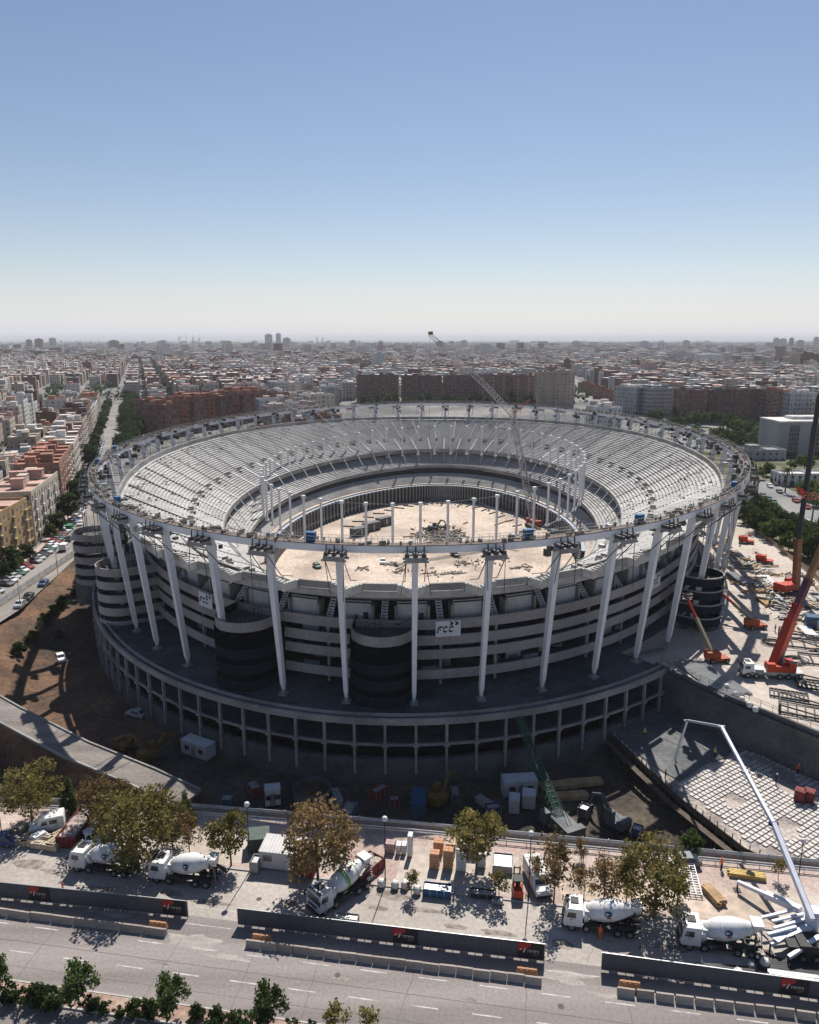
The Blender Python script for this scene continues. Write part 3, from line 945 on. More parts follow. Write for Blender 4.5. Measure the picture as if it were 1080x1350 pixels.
# concrete barriers in front of them
jb = MB()
P = [(-.30, 0), (-.30, .08), (-.17, .28), (-.10, .82), (.10, .82), (.17, .28), (.30, .08), (.30, 0)]
vs = [(x, y, z) for x in (-.86, .86) for y, z in P]
n = len(P); jb.add(vs, [(i, n + i, n + (i + 1) % n, (i + 1) % n) for i in range(n)] + [tuple(range(n)), tuple(range(2 * n - 1, n - 1, -1))])
barr_m = mat('barrier_concrete', (0.33, 0.285, 0.25), 0.85, var=0.18, scale=1.2, rand=0.12)
jd = jb.data('road_barrier', barr_m)
jl = MB()
vs = [(x, y, z) for x in (-1.36, 1.36) for y, z in P]
jl.add(vs, [(i, n + i, n + (i + 1) % n, (i + 1) % n) for i in range(n)] + [tuple(range(n)), tuple(range(2 * n - 1, n - 1, -1))])
jld = jl.data('road_barrier', barr_m)
for (a0, a1, dx, dd, lab) in ((-66, -38.6, 2.78, jld, 'long concrete road barrier butted end to end before the left hoarding'), (-28.9, 3.2, 1.78, jd, 'short concrete road barrier in the gapped row before the middle hoarding'), (10.6, 44, 1.9, jd, 'short concrete road barrier in the row before the right hoarding')):
    a = a0 + dx / 2
    while a < a1:
        o = obj('road_barrier', dd); p = ST(a, 66.95 + random.uniform(-.05, .05), 0.014); o.location = p; o.rotation_euler = (0, 0, UA + random.uniform(-.03, .03))
        tag(o, lab, 'barrier', 'concrete barriers in a row before the ' + lab.split(' before the ')[-1]); a += dx
plank = mat('formwork_orange', (0.40, 0.21, 0.11), 0.8, var=0.2, scale=2)
for a, lab in ((-39.6, 'tan water-filled barrier on the right end of the left barrier row'), (-27.4, 'tan water-filled barrier at the left start of the middle barrier row'), (1.6, 'tan water-filled barrier near the right end of the middle barrier row'), (12.0, 'tan water-filled barrier at the start of the right barrier row')):
    mb = MB(); mb.boxb((0, 0, 0), (2.2, 0.5, 0.3)); mb.hexa([(-1.1, -.2, .3), (1.1, -.2, .3), (1.1, .2, .3), (-1.1, .2, .3)], [(-1.0, -.1, .92), (1.0, -.1, .92), (1.0, .1, .92), (-1.0, .1, .92)])
    for x in (-.6, 0, .6): mb.box((x, 0, .5), (.12, .46, .7))
    o = obj('plastic_barrier', mb, mats=plank); o.location = ST(a, 67.75, 0.014); o.rotation_euler = (0, 0, UA); tag(o, lab, 'barrier')

# ---------------------------------------------------------- fence between street and pit
fence_w = mat('fence_panel', (0.55, 0.56, 0.57), 0.5, var=0.15, scale=1.5, rand=0.12)
def panel_fence(name, P, h, label, seg=3.4, m=fence_w, base=True, cat='fence', group=None, ribs=True):
    A_ = P[0]; r_ = empty(name, A_, 0, label, cat, group)
    mbp = MB(); mbp.box((0, 0, h * .62), (seg - .08, 0.04, h * .70))
    if ribs:
        for i in range(5): mbp.box((0, -.03, h * (.34 + i * .14)), (seg - .1, .03, .05))
    pd = mbp.data('fence_panel', m)
    mb = MB(); mb.boxb((0, 0, 0), (.09, .09, h + .1)); psd = mb.data('fence_post', steel_g)
    mb = MB(); mb.boxb((0, 0, 0), (seg - .06, .45, .3)); mb.boxb((0, 0, .3), (seg - .06, .2, .3)); bd = mb.data('barrier_block', barr_m)
    for a, b in zip(P, P[1:]):
        L = (b - a).length; k = max(1, round(L / seg)); rz = math.atan2((b - a).y, (b - a).x)
        for i in range(k):
            p = a + (b - a) * ((i + .5) / k) - A_
            o = obj('fence_panel', pd, r_); o.location = p; o.rotation_euler = (0, 0, rz); o.scale = (L / k / seg, 1, 1)
            q = a + (b - a) * (i / k) - A_
            o = obj('fence_post', psd, r_); o.location = q
            if base:
                o = obj('barrier_block', bd, r_); o.location = p + Vector((0, -.0, 0)); o.rotation_euler = (0, 0, rz); o.scale = (L / k / seg, 1, 1)
    return r_
fl2 = [Vector((x, y - 0.55, 0.13)) for x, y in front_line]
panel_fence('pit_fence', fl2[1:6], 1.15, 'pale ribbed panel fence on low concrete blocks along the pit edge')
fl3 = [p + Vector((-.158 * 1.3, -.987 * 1.3, 0)) for p in fl2[1:6]]
mb = MB()
for a, b in zip(fl3, fl3[1:]):
    k = int((b - a).length / 2.6)
    for i in range(k):
        p = a + (b - a) * (i / k); mb.tube(p, p + Vector((0, 0, .85)), .05, n=5)
    for z in (.45, .8): mb.beam(a + Vector((0, 0, z)), b + Vector((0, 0, z)), .06, .14)
tag(obj('guard_rail', mb, mats=fence_w), 'pale double rail running in front of the pit fence', 'guard rail')
# left street fence
lf = [Vector((-101.0, 112, 0.0)), Vector((-101.4, 150, 0)), Vector((-102, 179, 0)), Vector((-103.0, 226, 0))]
panel_fence('street_fence', lf, 2.0, 'pale panel fence on concrete blocks between the left avenue and the dirt bank', seg=3.6, ribs=False)

# ---------------------------------------------------------- people
skin = mat('skin', (0.42, 0.27, 0.19), 0.6)
def person(loc, rz, jacket, trousers, helmet, label, lean=0.0, group='workers on the site'):
    r_ = empty('person', loc, rz, label, 'person', group)
    mb = MB()
    # one continuous body: legs, trunk, arms, head as lofted rings
    def loft(P, n=8):
        vs = []; fs = []
        for (x, y, z, rx, ry) in P:
            for i in range(n):
                t = 2 * PI * i / n; vs.append((x + rx * math.cos(t), y + ry * math.sin(t), z))
        for k in range(len(P) - 1):
            for i in range(n): fs.append((k * n + i, k * n + (i + 1) % n, (k + 1) * n + (i + 1) % n, (k + 1) * n + i))
        fs += [tuple(range(n - 1, -1, -1)), tuple(range((len(P) - 1) * n, len(P) * n))]
        mb.add(vs, fs)
    mb.m = 1
    for s_ in (-1, 1):
        loft([(0.06, s_ * .1, 0, .13, .05), (.02, s_ * .1, .09, .07, .05), (0, s_ * .1, .28, .065, .06), (0, s_ * .1, .48, .07, .065), (0, s_ * .095, .82, .095, .085), (0, s_ * .06, .92, .1, .09)])
    mb.m = 0
    loft([(0, 0, .86, .11, .16), (0, 0, 1.05, .11, .16), (0, 0, 1.3, .12, .2), (0, 0, 1.42, .1, .2), (0, 0, 1.48, .06, .09)])
    for s_ in (-1, 1):
        loft([(.16 + lean, s_ * .25, .86, .035, .03), (.08, s_ * .26, 1.05, .045, .045), (0, s_ * .24, 1.3, .055, .055), (0, s_ * .2, 1.44, .05, .05)])
    mb.m = 2
    loft([(0.01, 0, 1.45, .05, .05), (.02, 0, 1.54, .055, .055), (.03, 0, 1.6, .085, .072), (.03, 0, 1.68, .095, .078)])
    for s_ in (-1, 1): mb.box((.17 + lean, s_ * .25, .80), (.06, .05, .14))
    mb.box((.12, 0, 1.63), (.04, .025, .05))
    obj('body', mb, r_, [jacket, trousers, skin])
    mb = MB()
    mb.add([(.03 + .115 * math.cos(2 * PI * i / 8) * (1 if z < 1.73 else .75), .1 * math.sin(2 * PI * i / 8) * (1 if z < 1.73 else .75), z) for z in (1.66, 1.70, 1.79) for i in range(8)], [(k * 8 + i, k * 8 + (i + 1) % 8, k * 8 + 8 + (i + 1) % 8, k * 8 + 8 + i) for k in (0, 1) for i in range(8)] + [tuple(range(16, 24))])
    mb.box((.14, 0, 1.675), (.08, .14, .02)); obj('helmet', mb, r_, helmet)
    return r_
hv_o = mat('hi_vis_orange', (0.75, 0.13, 0.03), 0.6); hv_y = mat('hi_vis_yellow', (0.55, 0.60, 0.07), 0.6)
navy = mat('navy_cloth', (0.02, 0.025, 0.05), 0.8); helm_w = mat('white_helmet', (0.75, 0.75, 0.73), 0.4); helm_r = mat('red_helmet', (0.6, 0.05, 0.03), 0.4)
for (px, py, z, rz, j, tr, h, lab) in (
    (951, 1147, .13, 2.0, hv_o, navy, helm_r, 'worker in orange jacket standing by the pit fence at right'),
    (791, 1238, .01, 1.0, hv_o, hv_o, helm_r, 'worker in full orange standing in front of the fourth mixer truck'),
    (477, 1143, .01, 2.5, hv_o, navy, helm_w, 'worker in orange at the chute of the diagonal mixer truck'),
    (768, 1135, .13, 1.4, hv_y, navy, helm_w, 'worker in yellow vest behind the small sparse trees'),
    (84, 1182, .01, .5, hv_o, navy, helm_r, 'worker in orange just behind the left hoarding'),
    (996, 1250, .01, 2.9, hv_y, navy, helm_w, 'worker in yellow vest at the rear of the right mixer truck'),
    (1022, 833, PZ, 2.4, navy, navy, helm_w, 'worker in dark clothes walking on the sunlit plaza')):
    person(at(px, py, z), rz, j, tr, h, lab)
SLZ = -3.6
for (px, py, j, lab) in ((850, 972, hv_y, 'worker in yellow on the shaded fresh concrete'), (942, 998, hv_y, 'worker in yellow at the end of the pump hose'), (1023, 1033, navy, 'worker in dark clothes with white helmet on the rebar grid'), (877, 1027, navy, 'worker in dark clothes at the slab edge'), (1052, 1020, hv_o, 'worker in orange beside the red stillages on the slab')):
    person(at(px, py, SLZ + .2), random.uniform(0, 6), j, navy, helm_w, lab, lean=.1)

# ---------------------------------------------------------- trucks
tyre = mat('tyre_rubber', (0.018, 0.018, 0.018), 0.85); rim_m = mat('wheel_rim', (0.30, 0.30, 0.30), 0.5, metal=0.6)
cab_w = mat('cab_white_paint', (0.74, 0.74, 0.73), 0.45, col2=(0.58, 0.55, 0.51), scale=1.3, contrast=(.45, .8)); glass = window_mat('dark_glass')
chas = mat('chassis_black', (0.028, 0.028, 0.03), 0.6, var=0.3, scale=3)
drum_w = mat('drum_white_paint', (0.70, 0.70, 0.71), 0.5, col2=(0.44, 0.41, 0.37), scale=1.1, contrast=(.45, .8))
lamp_r = mat('lamp_red', (0.5, 0.02, 0.02), 0.4); emb_b = mat('emblem_blue', (0.03, 0.05, 0.16), 0.5); emb_r = mat('emblem_red', (0.45, 0.06, 0.03), 0.5)
green_p = mat('green_paint', (0.10, 0.30, 0.07), 0.5); lampw = mat('headlight_lens', (0.6, 0.6, 0.58), 0.2)
mb = MB()
Mx = Matrix.Rotation(PI / 2, 4, 'Z')
mb.lathe([(.0, -.15), (.44, -.15), (.52, -.10), (.52, .10), (.44, .15), (0.0, .15)], Mx, 14); TY = mb.data('tyre', tyre)
mb = MB(); mb.lathe([(0.0, -.17), (.27, -.165), (.30, -.12), (.30, .12), (.27, .165), (0.0, .17)], Mx, 10); RM = mb.data('rim', rim_m)
def wheel(root, x, y, r_=0.52, wd=1.0):
    o = obj('wheel', TY, root); o.location = (x, y, r_); o.scale = (r_ / .52, wd, r_ / .52)
    obj('rim', RM, o)
def cab(root, x0, m=cab_w, L=2.1, W=2.45, Ht=2.95, z0=0.75):
    """front of the cab faces -X at x0"""
    y = W / 2
    prof = [(x0 + .05, z0), (x0, z0 + .5), (x0 + .04, z0 + 1.0), (x0 + .22, Ht - .25), (x0 + .45, Ht), (x0 + L, Ht), (x0 + L, z0)]
    mb = MB(); n = len(prof)
    vs = [(px_, -y, pz) for px_, pz in prof] + [(px_, y, pz) for px_, pz in prof]
    mb.add(vs, [((i + 1) % n, i, n + i, n + (i + 1) % n) for i in range(n)] + [tuple(range(n)), tuple(range(2 * n - 1, n - 1, -1))])
    c = obj('cab', mb, root, m)
    mb = MB(); mb.add([(x0 + .052, -y + .15, z0 + 1.05), (x0 + .052, y - .15, z0 + 1.05), (x0 + .20, y - .2, Ht - .35), (x0 + .20, -y + .2, Ht - .35)], [(0, 3, 2, 1)])
    for p in ((x0 + .02),): pass
    for i in range(4): mb.v[-4 + i] = (mb.v[-4 + i][0] - .02, mb.v[-4 + i][1], mb.v[-4 + i][2])
    obj('windscreen', mb, c, glass)
    for s_ in (-1, 1):
        mb = MB(); ys = s_ * (y + .012)
        mb.add([(x0 + .35, ys, z0 + 1.1), (x0 + 1.35, ys, z0 + 1.05), (x0 + 1.35, ys, Ht - .45), (x0 + .5, ys, Ht - .45)], [(0, 1, 2, 3)] if s_ < 0 else [(3, 2, 1, 0)])
        obj('side_window', mb, c, glass)
        mb = MB(); mb.box((x0 - .05, s_ * (y + .18), z0 + 1.45), (.12, .22, .55)); mb.beam((x0 + .15, s_ * y, z0 + 1.7), (x0 - .03, s_ * (y + .16), z0 + 1.6), .05, .05); obj('mirror', mb, c, chas)
        mb = MB(); mb.box((x0 - .02, s_ * (y - .32), z0 + .22), (.08, .42, .2)); obj('headlight', mb, c, lampw)
        mb = MB(); mb.box((x0 + .85, s_ * (y + .008), z0 + .85), (.3, .03, .06)); obj('door_handle', mb, c, chas)
    mb = MB(); mb.box((x0 + .02, 0, z0 - .12), (.25, W, .34)); mb.box((x0 - .03, 0, z0 + .62), (.06, 1.5, .28)); mb.box((x0 + .42, 0, Ht - .05), (.28, 2.2, .1)); mb.box((x0 + 1.2, .2, Ht + .04), (.9, 1.0, .12)); obj('bumper', mb, c, chas)
    return c
def mixer(loc, rz, label, stripe=None, emblem=True):
    r_ = empty('mixer_truck', loc, rz, label, 'mixer truck', 'concrete mixer trucks in the yard')
    cab(r_, -4.3)
    mb = MB(); mb.box((.3, -.42, .95), (8.0, .16, .28)); mb.box((.3, .42, .95), (8.0, .16, .28))
    for x in (-2, -.5, 1, 2.6, 4): mb.box((x, 0, .95), (.14, .8, .2))
    for s_ in (-1, 1):
        mb.box((-.2, s_ * 1.05, .85), (1.3, .45, .55)); 
        for x0, x1 in ((-4.15, -1.0), (1.0, 3.7)): mb.box(((x0 + x1) / 2 if x0 > 0 else -1.15, s_ * 1.08, 1.2), ((x1 - x0) if x0 > 0 else 1.3, .5, .05))
        mb.beam((-1.0, s_ * 1.2, .7), (1.2, s_ * 1.2, .7), .05, .3)
    obj('chassis', mb, r_, chas)
    for x in (-3.35, -1.75, 1.65, 3.0):
        for s_ in (-1, 1): wheel(r_, x, s_ * 1.05, wd=1.0 if x < 0 else 1.6)
    M_ = Matrix.Translation((-1.55, 0, 2.0)) @ Matrix.Rotation(R(-11), 4, 'Y')
    mb = MB(); mb.lathe([(.25, -.25), (.62, -.2), (.78, .0), (1.13, 1.0), (1.2, 1.6), (1.2, 2.5), (1.12, 3.1), (.62, 4.75), (.58, 4.95), (.45, 4.95)], M_, 22)
    d = obj('drum', mb, r_, drum_w, smooth=True)
    mb = MB(); mb.lathe([(1.21, 1.55), (1.225, 1.58), (1.225, 1.66), (1.21, 1.69)], M_, 22); mb.lathe([(1.05, 3.32), (1.06, 3.34), (1.06, 3.42), (1.02, 3.44)], M_, 22)
    obj('drum_band', mb, d, green_p if stripe else cab_w)
    if emblem:
        for s_ in (-1, 1):
            for (rad, z_off, m, nm) in ((.42, .1, emb_b, 'emblem'), (.30, -.34, emb_r, 'emblem_base')):
                mb = MB(); P = []
                for i in range(12):
                    t = 2 * PI * i / 12; ax = 2.2 + rad * math.cos(t); hgt = z_off + rad * (.8 if nm == 'emblem' else .35) * math.sin(t) + .25
                    ang = hgt / 1.2; rr = 1.215
                    P.append(M_ @ Vector((ax, s_ * rr * math.cos(ang), rr * math.sin(ang))))
                mb.add(P, [tuple(range(12)) if s_ > 0 else tuple(range(11, -1, -1))]); obj(nm, mb, d, m)
    if stripe:
        mb = MB(); mb.lathe([(1.205, 1.75), (1.215, 1.78), (1.215, 2.0), (1.205, 2.03)], M_, 22); obj('drum_stripe', mb, d, green_p)
    mb = MB(); mb.box((-1.75, 0, 1.75), (.5, 1.5, 1.5)); mb.tube((-1.85, -1.0, 1.9), (-1.85, .9, 1.9), .32, n=10); obj('water_tank', mb, r_, cab_w)
    mb = MB(); mb.hexa([(3.25, -.5, 2.9), (4.1, -.4, 2.7), (4.1, .4, 2.7), (3.25, .5, 2.9)], [(3.0, -.8, 3.75), (4.2, -.75, 3.75), (4.2, .75, 3.75), (3.0, .8, 3.75)])
    obj('hopper', mb, r_, cab_w)
    mb = MB(); mb.beam((3.9, .2, 2.5), (5.0, .5, 1.3), .5, .12); mb.beam((3.4, -.7, 1.1), (3.4, -.7, 3.0), .1, .1); mb.beam((3.4, .7, 1.1), (3.4, .7, 3.0), .1, .1); mb.beam((3.3, -.6, 2.5), (3.3, .6, 2.5), .15, .15)
    obj('chute', mb, r_, chas)
    mb = MB()
    for s_ in (-.18, .18): mb.tube((4.15, -.75 + s_, .7), (3.9, -.75 + s_, 3.3), .03, n=4)
    for i in range(7): mb.tube((4.13 - i * .035, -.93, .9 + i * .36), (4.13 - i * .035, -.57, .9 + i * .36), .025, n=4)
    obj('ladder', mb, r_, rim_m)
    for s_ in (-1, 1):
        mb = MB(); mb.box((4.32, s_ * .9, .95), (.06, .35, .16)); obj('tail_light', mb, r_, lamp_r)
    return r_
def place2(front, rear, z=0.012):
    """root position and rotation for a truck whose front wheels line is at one photo point and rear at another"""
    f, r_ = at(*front, z), at(*rear, z); d = r_ - f
    return (f + r_) / 2, math.atan2(d.y, d.x)
for (c, rz, st, em, lab) in (
    (at(141, 1146, .012), UA, 0, 1, 'white mixer truck under the big left tree, leftmost of the mixers'),
    (at(246, 1160, .012), UA + .02, 0, 1, 'white mixer truck with emblem on its drum, left of the white site hut'),
    (place2((418, 1203), (482, 1162))[0], place2((410, 1206), (492, 1154))[1], 1, 0, 'white mixer truck with green drum edge parked diagonally before the site hut'),
    (at(793, 1223, .012), UA - .02, 0, 1, 'white mixer truck among the sparse trees, left of the tall olive tree'),
    (at(948, 1248, .012), UA - .01, 0, 1, 'white mixer truck backed up to the concrete pump')):
    mixer(c, rz, lab, st, em)

# ---------------------------------------------------------- concrete pump with boom
PMR = UA + .06
pr0 = at(1096, 1262, .012)
pump = empty('concrete_pump', pr0, PMR, 'white truck mounted concrete pump with outriggers spread and boom over the slab', 'concrete pump')
pump_w = mat('pump_white_paint', (0.62, 0.65, 0.72), 0.4, var=0.06, scale=1)
cab(pump, 4.6 - 0.0, m=cab_w)
mb = MB(); mb.box((.5, 0, .95), (9.5, 1.0, .35)); mb.box((-2.0, 0, 1.6), (3.6, 2.2, .9)); mb.hexa([(-4.7, -.8, 1.0), (-3.7, -.8, .8), (-3.7, .8, .8), (-4.7, .8, 1.0)], [(-4.9, -1.0, 1.8), (-3.6, -1.0, 1.8), (-3.6, 1.0, 1.8), (-4.9, 1.0, 1.8)]); obj('chassis', mb, pump, chas)
for x in (-3.4, -2.0, -.6, 5.2):
    for s_ in (-1, 1): wheel(pump, x, s_ * 1.05, wd=1.4)
PI_ = mloc(pump).inverted()
def L(px, py, z): return PI_ @ at(px, py, z)
hub = L(1071, 1213, 2.6)
mb = MB(); mb.tube(hub + Vector((0, 0, -1.9)), hub + Vector((0, 0, 1.0)), .75, n=12); mb.box(hub + Vector((0, 0, .9)), (1.3, 1.3, .9)); obj('turret', mb, pump, pump_w)
def outrig(px, py, z1, px0, py0, z0, w0, w1):
    mb = MB(); a = L(px0, py0, z0); b = L(px, py, z1); m_ = a + (b - a) * .55
    mb.beam(a, m_, w0, w0 * .9); mb.beam(m_, b, w1, w1)
    ft = Vector((b.x, b.y, .2)); 
    o = obj('outrigger', mb, pump, pump_w); mb = MB(); mb.tube(b, ft, .1); mb.boxb((b.x, b.y, .0), (.8, .8, .22)); obj('outrigger_foot', mb, o, chas)
outrig(973, 1163, 1.3, 1056, 1200, 2.4, .75, .42)
outrig(1016, 1245, 1.3, 1068, 1222, 2.2, .55, .4)
outrig(1040, 1262, 1.2, 1082, 1235, 2.2, .5, .36)
mb = MB()
for (p0, p1) in (((1004, 1210), (1050, 1199)), ((1018, 1215), (1060, 1205)), ((1012, 1232), (1050, 1222)), ((1020, 1224), (1062, 1212))): mb.beam(L(*p0, 2.0), L(*p1, 2.3), .28, .25)
mb.beam(L(1020, 1238, 1.8), L(1064, 1208, 2.0), 1.2, .1); obj('support_frame', mb, pump, pump_w)
# boom: its sections lie in one vertical plane from the turret to the hose end
hw = at(1071, 1213, 3.9); tip = at(890, 1000, SLZ + 1.0)
nrm = Vector((tip.y - hw.y, -(tip.x - hw.x), 0)).normalized()
def onplane(px, py, off=0):
    d = at(px, py, 0) - Vector((0, 0, H)); q = (hw + nrm * off - Vector((0, 0, H))).dot(nrm) / d.dot(nrm); return Vector((0, 0, H)) + d * q
J = [hw, onplane(1020, 1086), onplane(983, 1018), onplane(951, 958), onplane(906, 950), tip]
boomw = [(.52, .48), (.42, .40), (.36, .34), (.30, .28), (.24, .22)]
for i, (a, b) in enumerate(zip(J, J[1:])):
    mb = MB(); aa, bb = PI_ @ a, PI_ @ b; s0, s1 = boomw[i]
    d = (bb - aa).normalized()
    mb.beam(aa, bb, s0, s0 * 1.15); 
    o = obj('boom_section', mb, pump, pump_w)
    mb = MB(); sd = d.cross(Vector((0, 0, 1))).normalized(); mb.tube(aa + sd * (s0 * .75), bb + sd * (s0 * .75), .07, n=6); 
    if i < 4: mb.tube(bb - sd * .5, bb + sd * .5, s0 * .55, n=8)
    obj('delivery_pipe', mb, o, steel_g if i else emb_b)
mb = MB(); e = PI_ @ tip; mb.path([e, e + Vector((.1, .1, -.5)), e + Vector((.5, .3, -.95))], .09); obj('end_hose', mb, pump, chas)

# ---------------------------------------------------------- van, forklift, cars
def van(loc, rz, label, paint, L=5.2, W=2.0, Ht=2.3, group=None, cat='van'):
    r_ = empty('delivery_van', loc, rz, label, cat, group)
    prof = [(-L / 2, .35), (-L / 2 - .02, .75), (-L / 2 + .15, 1.05), (-L / 2 + .95, 1.3), (-L / 2 + 1.5, Ht - .12), (-L / 2 + 1.9, Ht), (L / 2 - .1, Ht), (L / 2, Ht - .25), (L / 2, .35)]
    n = len(prof); mb = MB()
    for yy in (-W / 2, -W / 2 + .12, W / 2 - .12, W / 2):
        pass
    ys = [(-W / 2, 0), (-W / 2 + .10, .06), (W / 2 - .10, .06), (W / 2, 0)]
    vs = [(x, y, z + (dz if z > Ht - .3 else 0)) for y, dz in ys for x, z in prof]
    fs = []
    for k in range(3):
        for i in range(n): fs.append((k * n + (i + 1) % n, k * n + i, (k + 1) * n + i, (k + 1) * n + (i + 1) % n))
    fs += [tuple(range(n)), tuple(range(4 * n - 1, 3 * n - 1, -1))]
    mb.add(vs, fs); b = obj('body', mb, r_, paint)
    mb = MB(); x0, x1 = -L / 2 + .97, -L / 2 + 1.48
    mb.add([(x0 - .02, -W / 2 + .15, 1.36), (x0 - .02, W / 2 - .15, 1.36), (x1 - .03, W / 2 - .2, Ht - .18), (x1 - .03, -W / 2 + .2, Ht - .18)], [(0, 3, 2, 1)]); obj('windscreen', mb, r_, glass)
    for s_ in (-1, 1):
        mb = MB()
        for xa, xb in ((x1 + .1, x1 + .9), (x1 + 1.1, x1 + 2.1)):
            mb.add([(xa, s_ * (W / 2 + .01), 1.35), (xb, s_ * (W / 2 + .01), 1.35), (xb, s_ * (W / 2 + .01), Ht - .35), (xa + (.15 if xa < x1 + .2 else 0), s_ * (W / 2 + .01), Ht - .35)], [(0, 1, 2, 3) if s_ < 0 else (3, 2, 1, 0)])
        obj('side_window', mb, r_, glass)
        mb = MB(); mb.box((-L / 2 + .05, s_ * (W / 2 - .28), .85), (.12, .36, .2)); obj('headlight', mb, r_, lampw)
        mb = MB(); mb.box((L / 2 + .005, s_ * (W / 2 - .15), 1.1), (.04, .14, .5)); obj('tail_light', mb, r_, lamp_r)
        for x in (-L / 2 + .95, L / 2 - 1.0): wheel(r_, x, s_ * (W / 2 - .14), .34, .7)
    mb = MB(); mb.box((-L / 2, 0, .45), (.12, W, .25)); mb.box((L / 2, 0, .45), (.12, W, .25)); obj('bumper', mb, r_, chas)
    return r_
c, rz = place2((701, 1150), (716, 1182), .13)
van(c, rz + PI, 'white van parked end-on beside the red forklift', cab_w, L=5.4)
def car_proto(paint, name='parked_car', hatch=True):
    r_ = empty(name, (0, 0, -50), 0, 'car', 'car')
    L_, W_ = 4.2, 1.75
    prof = [(-2.1, .28), (-2.12, .62), (-1.95, .78), (-1.05, .9), (-.45, 1.38), (-.2, 1.44), (1.05, 1.42), (1.75, 1.0), (2.08, .92), (2.12, .5), (2.08, .28)]
    n = len(prof); mb = MB()
    ys = [(-.87, 0), (-.80, .03), (.80, .03), (.87, 0)]
    vs = []
    for k, (y, dz) in enumerate(ys):
        for x, z in prof:
            yy = y * (.84 if z > 1.3 else 1); vs.append((x, yy, z + dz * (z > .6)))
    fs = []
    for k in range(3):
        for i in range(n): fs.append((k * n + (i + 1) % n, k * n + i, (k + 1) * n + i, (k + 1) * n + (i + 1) % n))
    fs += [tuple(range(n)), tuple(range(4 * n - 1, 3 * n - 1, -1))]
    mb.add(vs, fs); obj('body', mb, r_, paint)
    mb = MB()
    mb.add([(-1.0, -.74, .95), (-1.0, .74, .95), (-.48, .66, 1.40), (-.48, -.66, 1.40)], [(0, 3, 2, 1)]); 
    for i in range(4): mb.v[i] = (mb.v[i][0] - .03, mb.v[i][1], mb.v[i][2] + .03)
    obj('windscreen', mb, r_, glass)
    mb = MB(); mb.add([(1.12, -.66, 1.42), (1.12, .66, 1.42), (1.74, .74, 1.05), (1.74, -.74, 1.05)], [(0, 3, 2, 1)])
    for i in range(4): mb.v[i] = (mb.v[i][0] + .03, mb.v[i][1], mb.v[i][2] + .03)
    obj('rear_window', mb, r_, glass)
    for s_ in (-1, 1):
        mb = MB(); q = [(-.8, s_ * .885, .95), (1.5, s_ * .885, .97), (1.0, s_ * .77, 1.36), (-.42, s_ * .77, 1.36)]; mb.add(q, [(0, 1, 2, 3) if s_ < 0 else (3, 2, 1, 0)]); obj('side_window', mb, r_, glass)
        for x in (-1.3, 1.3): wheel(r_, x, s_ * .78, .32, .6)
    return r_
fork = empty('forklift', at(682, 1176, .13), R(88), 'red forklift with raised mast parked on the kerb beside the van', 'forklift')
red_p = mat('red_paint', (0.50, 0.05, 0.025), 0.45, var=.15, scale=2)
mb = MB(); mb.hexa([(-1.3, -.6, .3), (.6, -.6, .3), (.6, .6, .3), (-1.3, .6, .3)], [(-1.3, -.58, 1.2), (.3, -.58, .95), (.3, .58, .95), (-1.3, .58, 1.2)]); mb.box((-1.2, 0, .8), (.5, 1.15, .9)); obj('body', mb, fork, red_p)
mb = MB()
for x, y in ((-.9, -.52), (-.9, .52), (.45, -.52), (.45, .52)): mb.beam((x, y, 1.0), (x * .85, y, 2.15), .07, .07)
mb.box((-.2, 0, 2.17), (1.4, 1.15, .08)); obj('roll_cage', mb, fork, chas)
mb = MB(); mb.box((-.25, 0, 1.25), (.5, .5, .12)); mb.box((-.5, 0, 1.5), (.12, .5, .5)); obj('seat', mb, fork, chas)
mb = MB()
for y in (-.35, .35): mb.beam((.85, y, .1), (.85, y, 2.9), .12, .14)
for z in (.4, 1.4, 2.7): mb.box((.85, 0, z), (.12, .7, .12))
obj('mast', mb, fork, chas)
mb = MB()
for y in (-.3, .3): mb.box((1.5, y, .15), (1.2, .12, .06))
mb.box((.95, 0, .5), (.08, 1.0, .5)); obj('fork_carriage', mb, fork, rim_m)
for x in (-.9, .5):
    for y in (-.5, .5): wheel(fork, x, y, .32, .8)

# ---------------------------------------------------------- yard clutter
terr = mat('brick_pallet', (0.50, 0.27, 0.16), .85, var=.2, scale=3); tan_p = mat('tan_block_pallet', (0.52, 0.40, 0.29), .85, var=.15, scale=3)
wht_p = mat('white_block_pallet', (0.62, 0.62, 0.61), .7, var=.1, scale=2); gry_p = mat('grey_block_pallet', (0.36, 0.35, 0.34), .85, var=.15, scale=2)
pinkp = mat('pink_block_pallet', (0.42, 0.31, 0.29), .85, var=.15, scale=2)
def stack(px, py, m, lab, nx=2, ny=2, nz=4, s=(.62, .52, .42), rz=0, nm='block_pallet', cat='pallet'):
    r_ = empty(nm, at(px, py, .138), UA + rz, lab, cat, 'material pallets in the yard')
    mb = MB()
    for y in (-.45, 0, .45): mb.boxb((0, y * ny * s[1], 0), (nx * s[0], .1, .1))
    mb.boxb((0, 0, .1), (nx * s[0] + .05, ny * s[1] + .05, .04)); obj('pallet', mb, r_, timber)
    mb = MB(); mb.boxb((0, 0, 0), (s[0] - .03, s[1] - .03, s[2] - .03)); d = mb.data('block', m)
    for i in range(nx):
        for j in range(ny):
            for k in range(nz):
                if 0 < i < nx - 1 and 0 < j < ny - 1 and k < nz - 1: continue
                o = obj('block', d, r_); o.location = ((i - (nx - 1) / 2) * s[0] + random.uniform(-.015, .015), (j - (ny - 1) / 2) * s[1], .14 + k * s[2]); o.rotation_euler = (0, 0, random.uniform(-.02, .02))
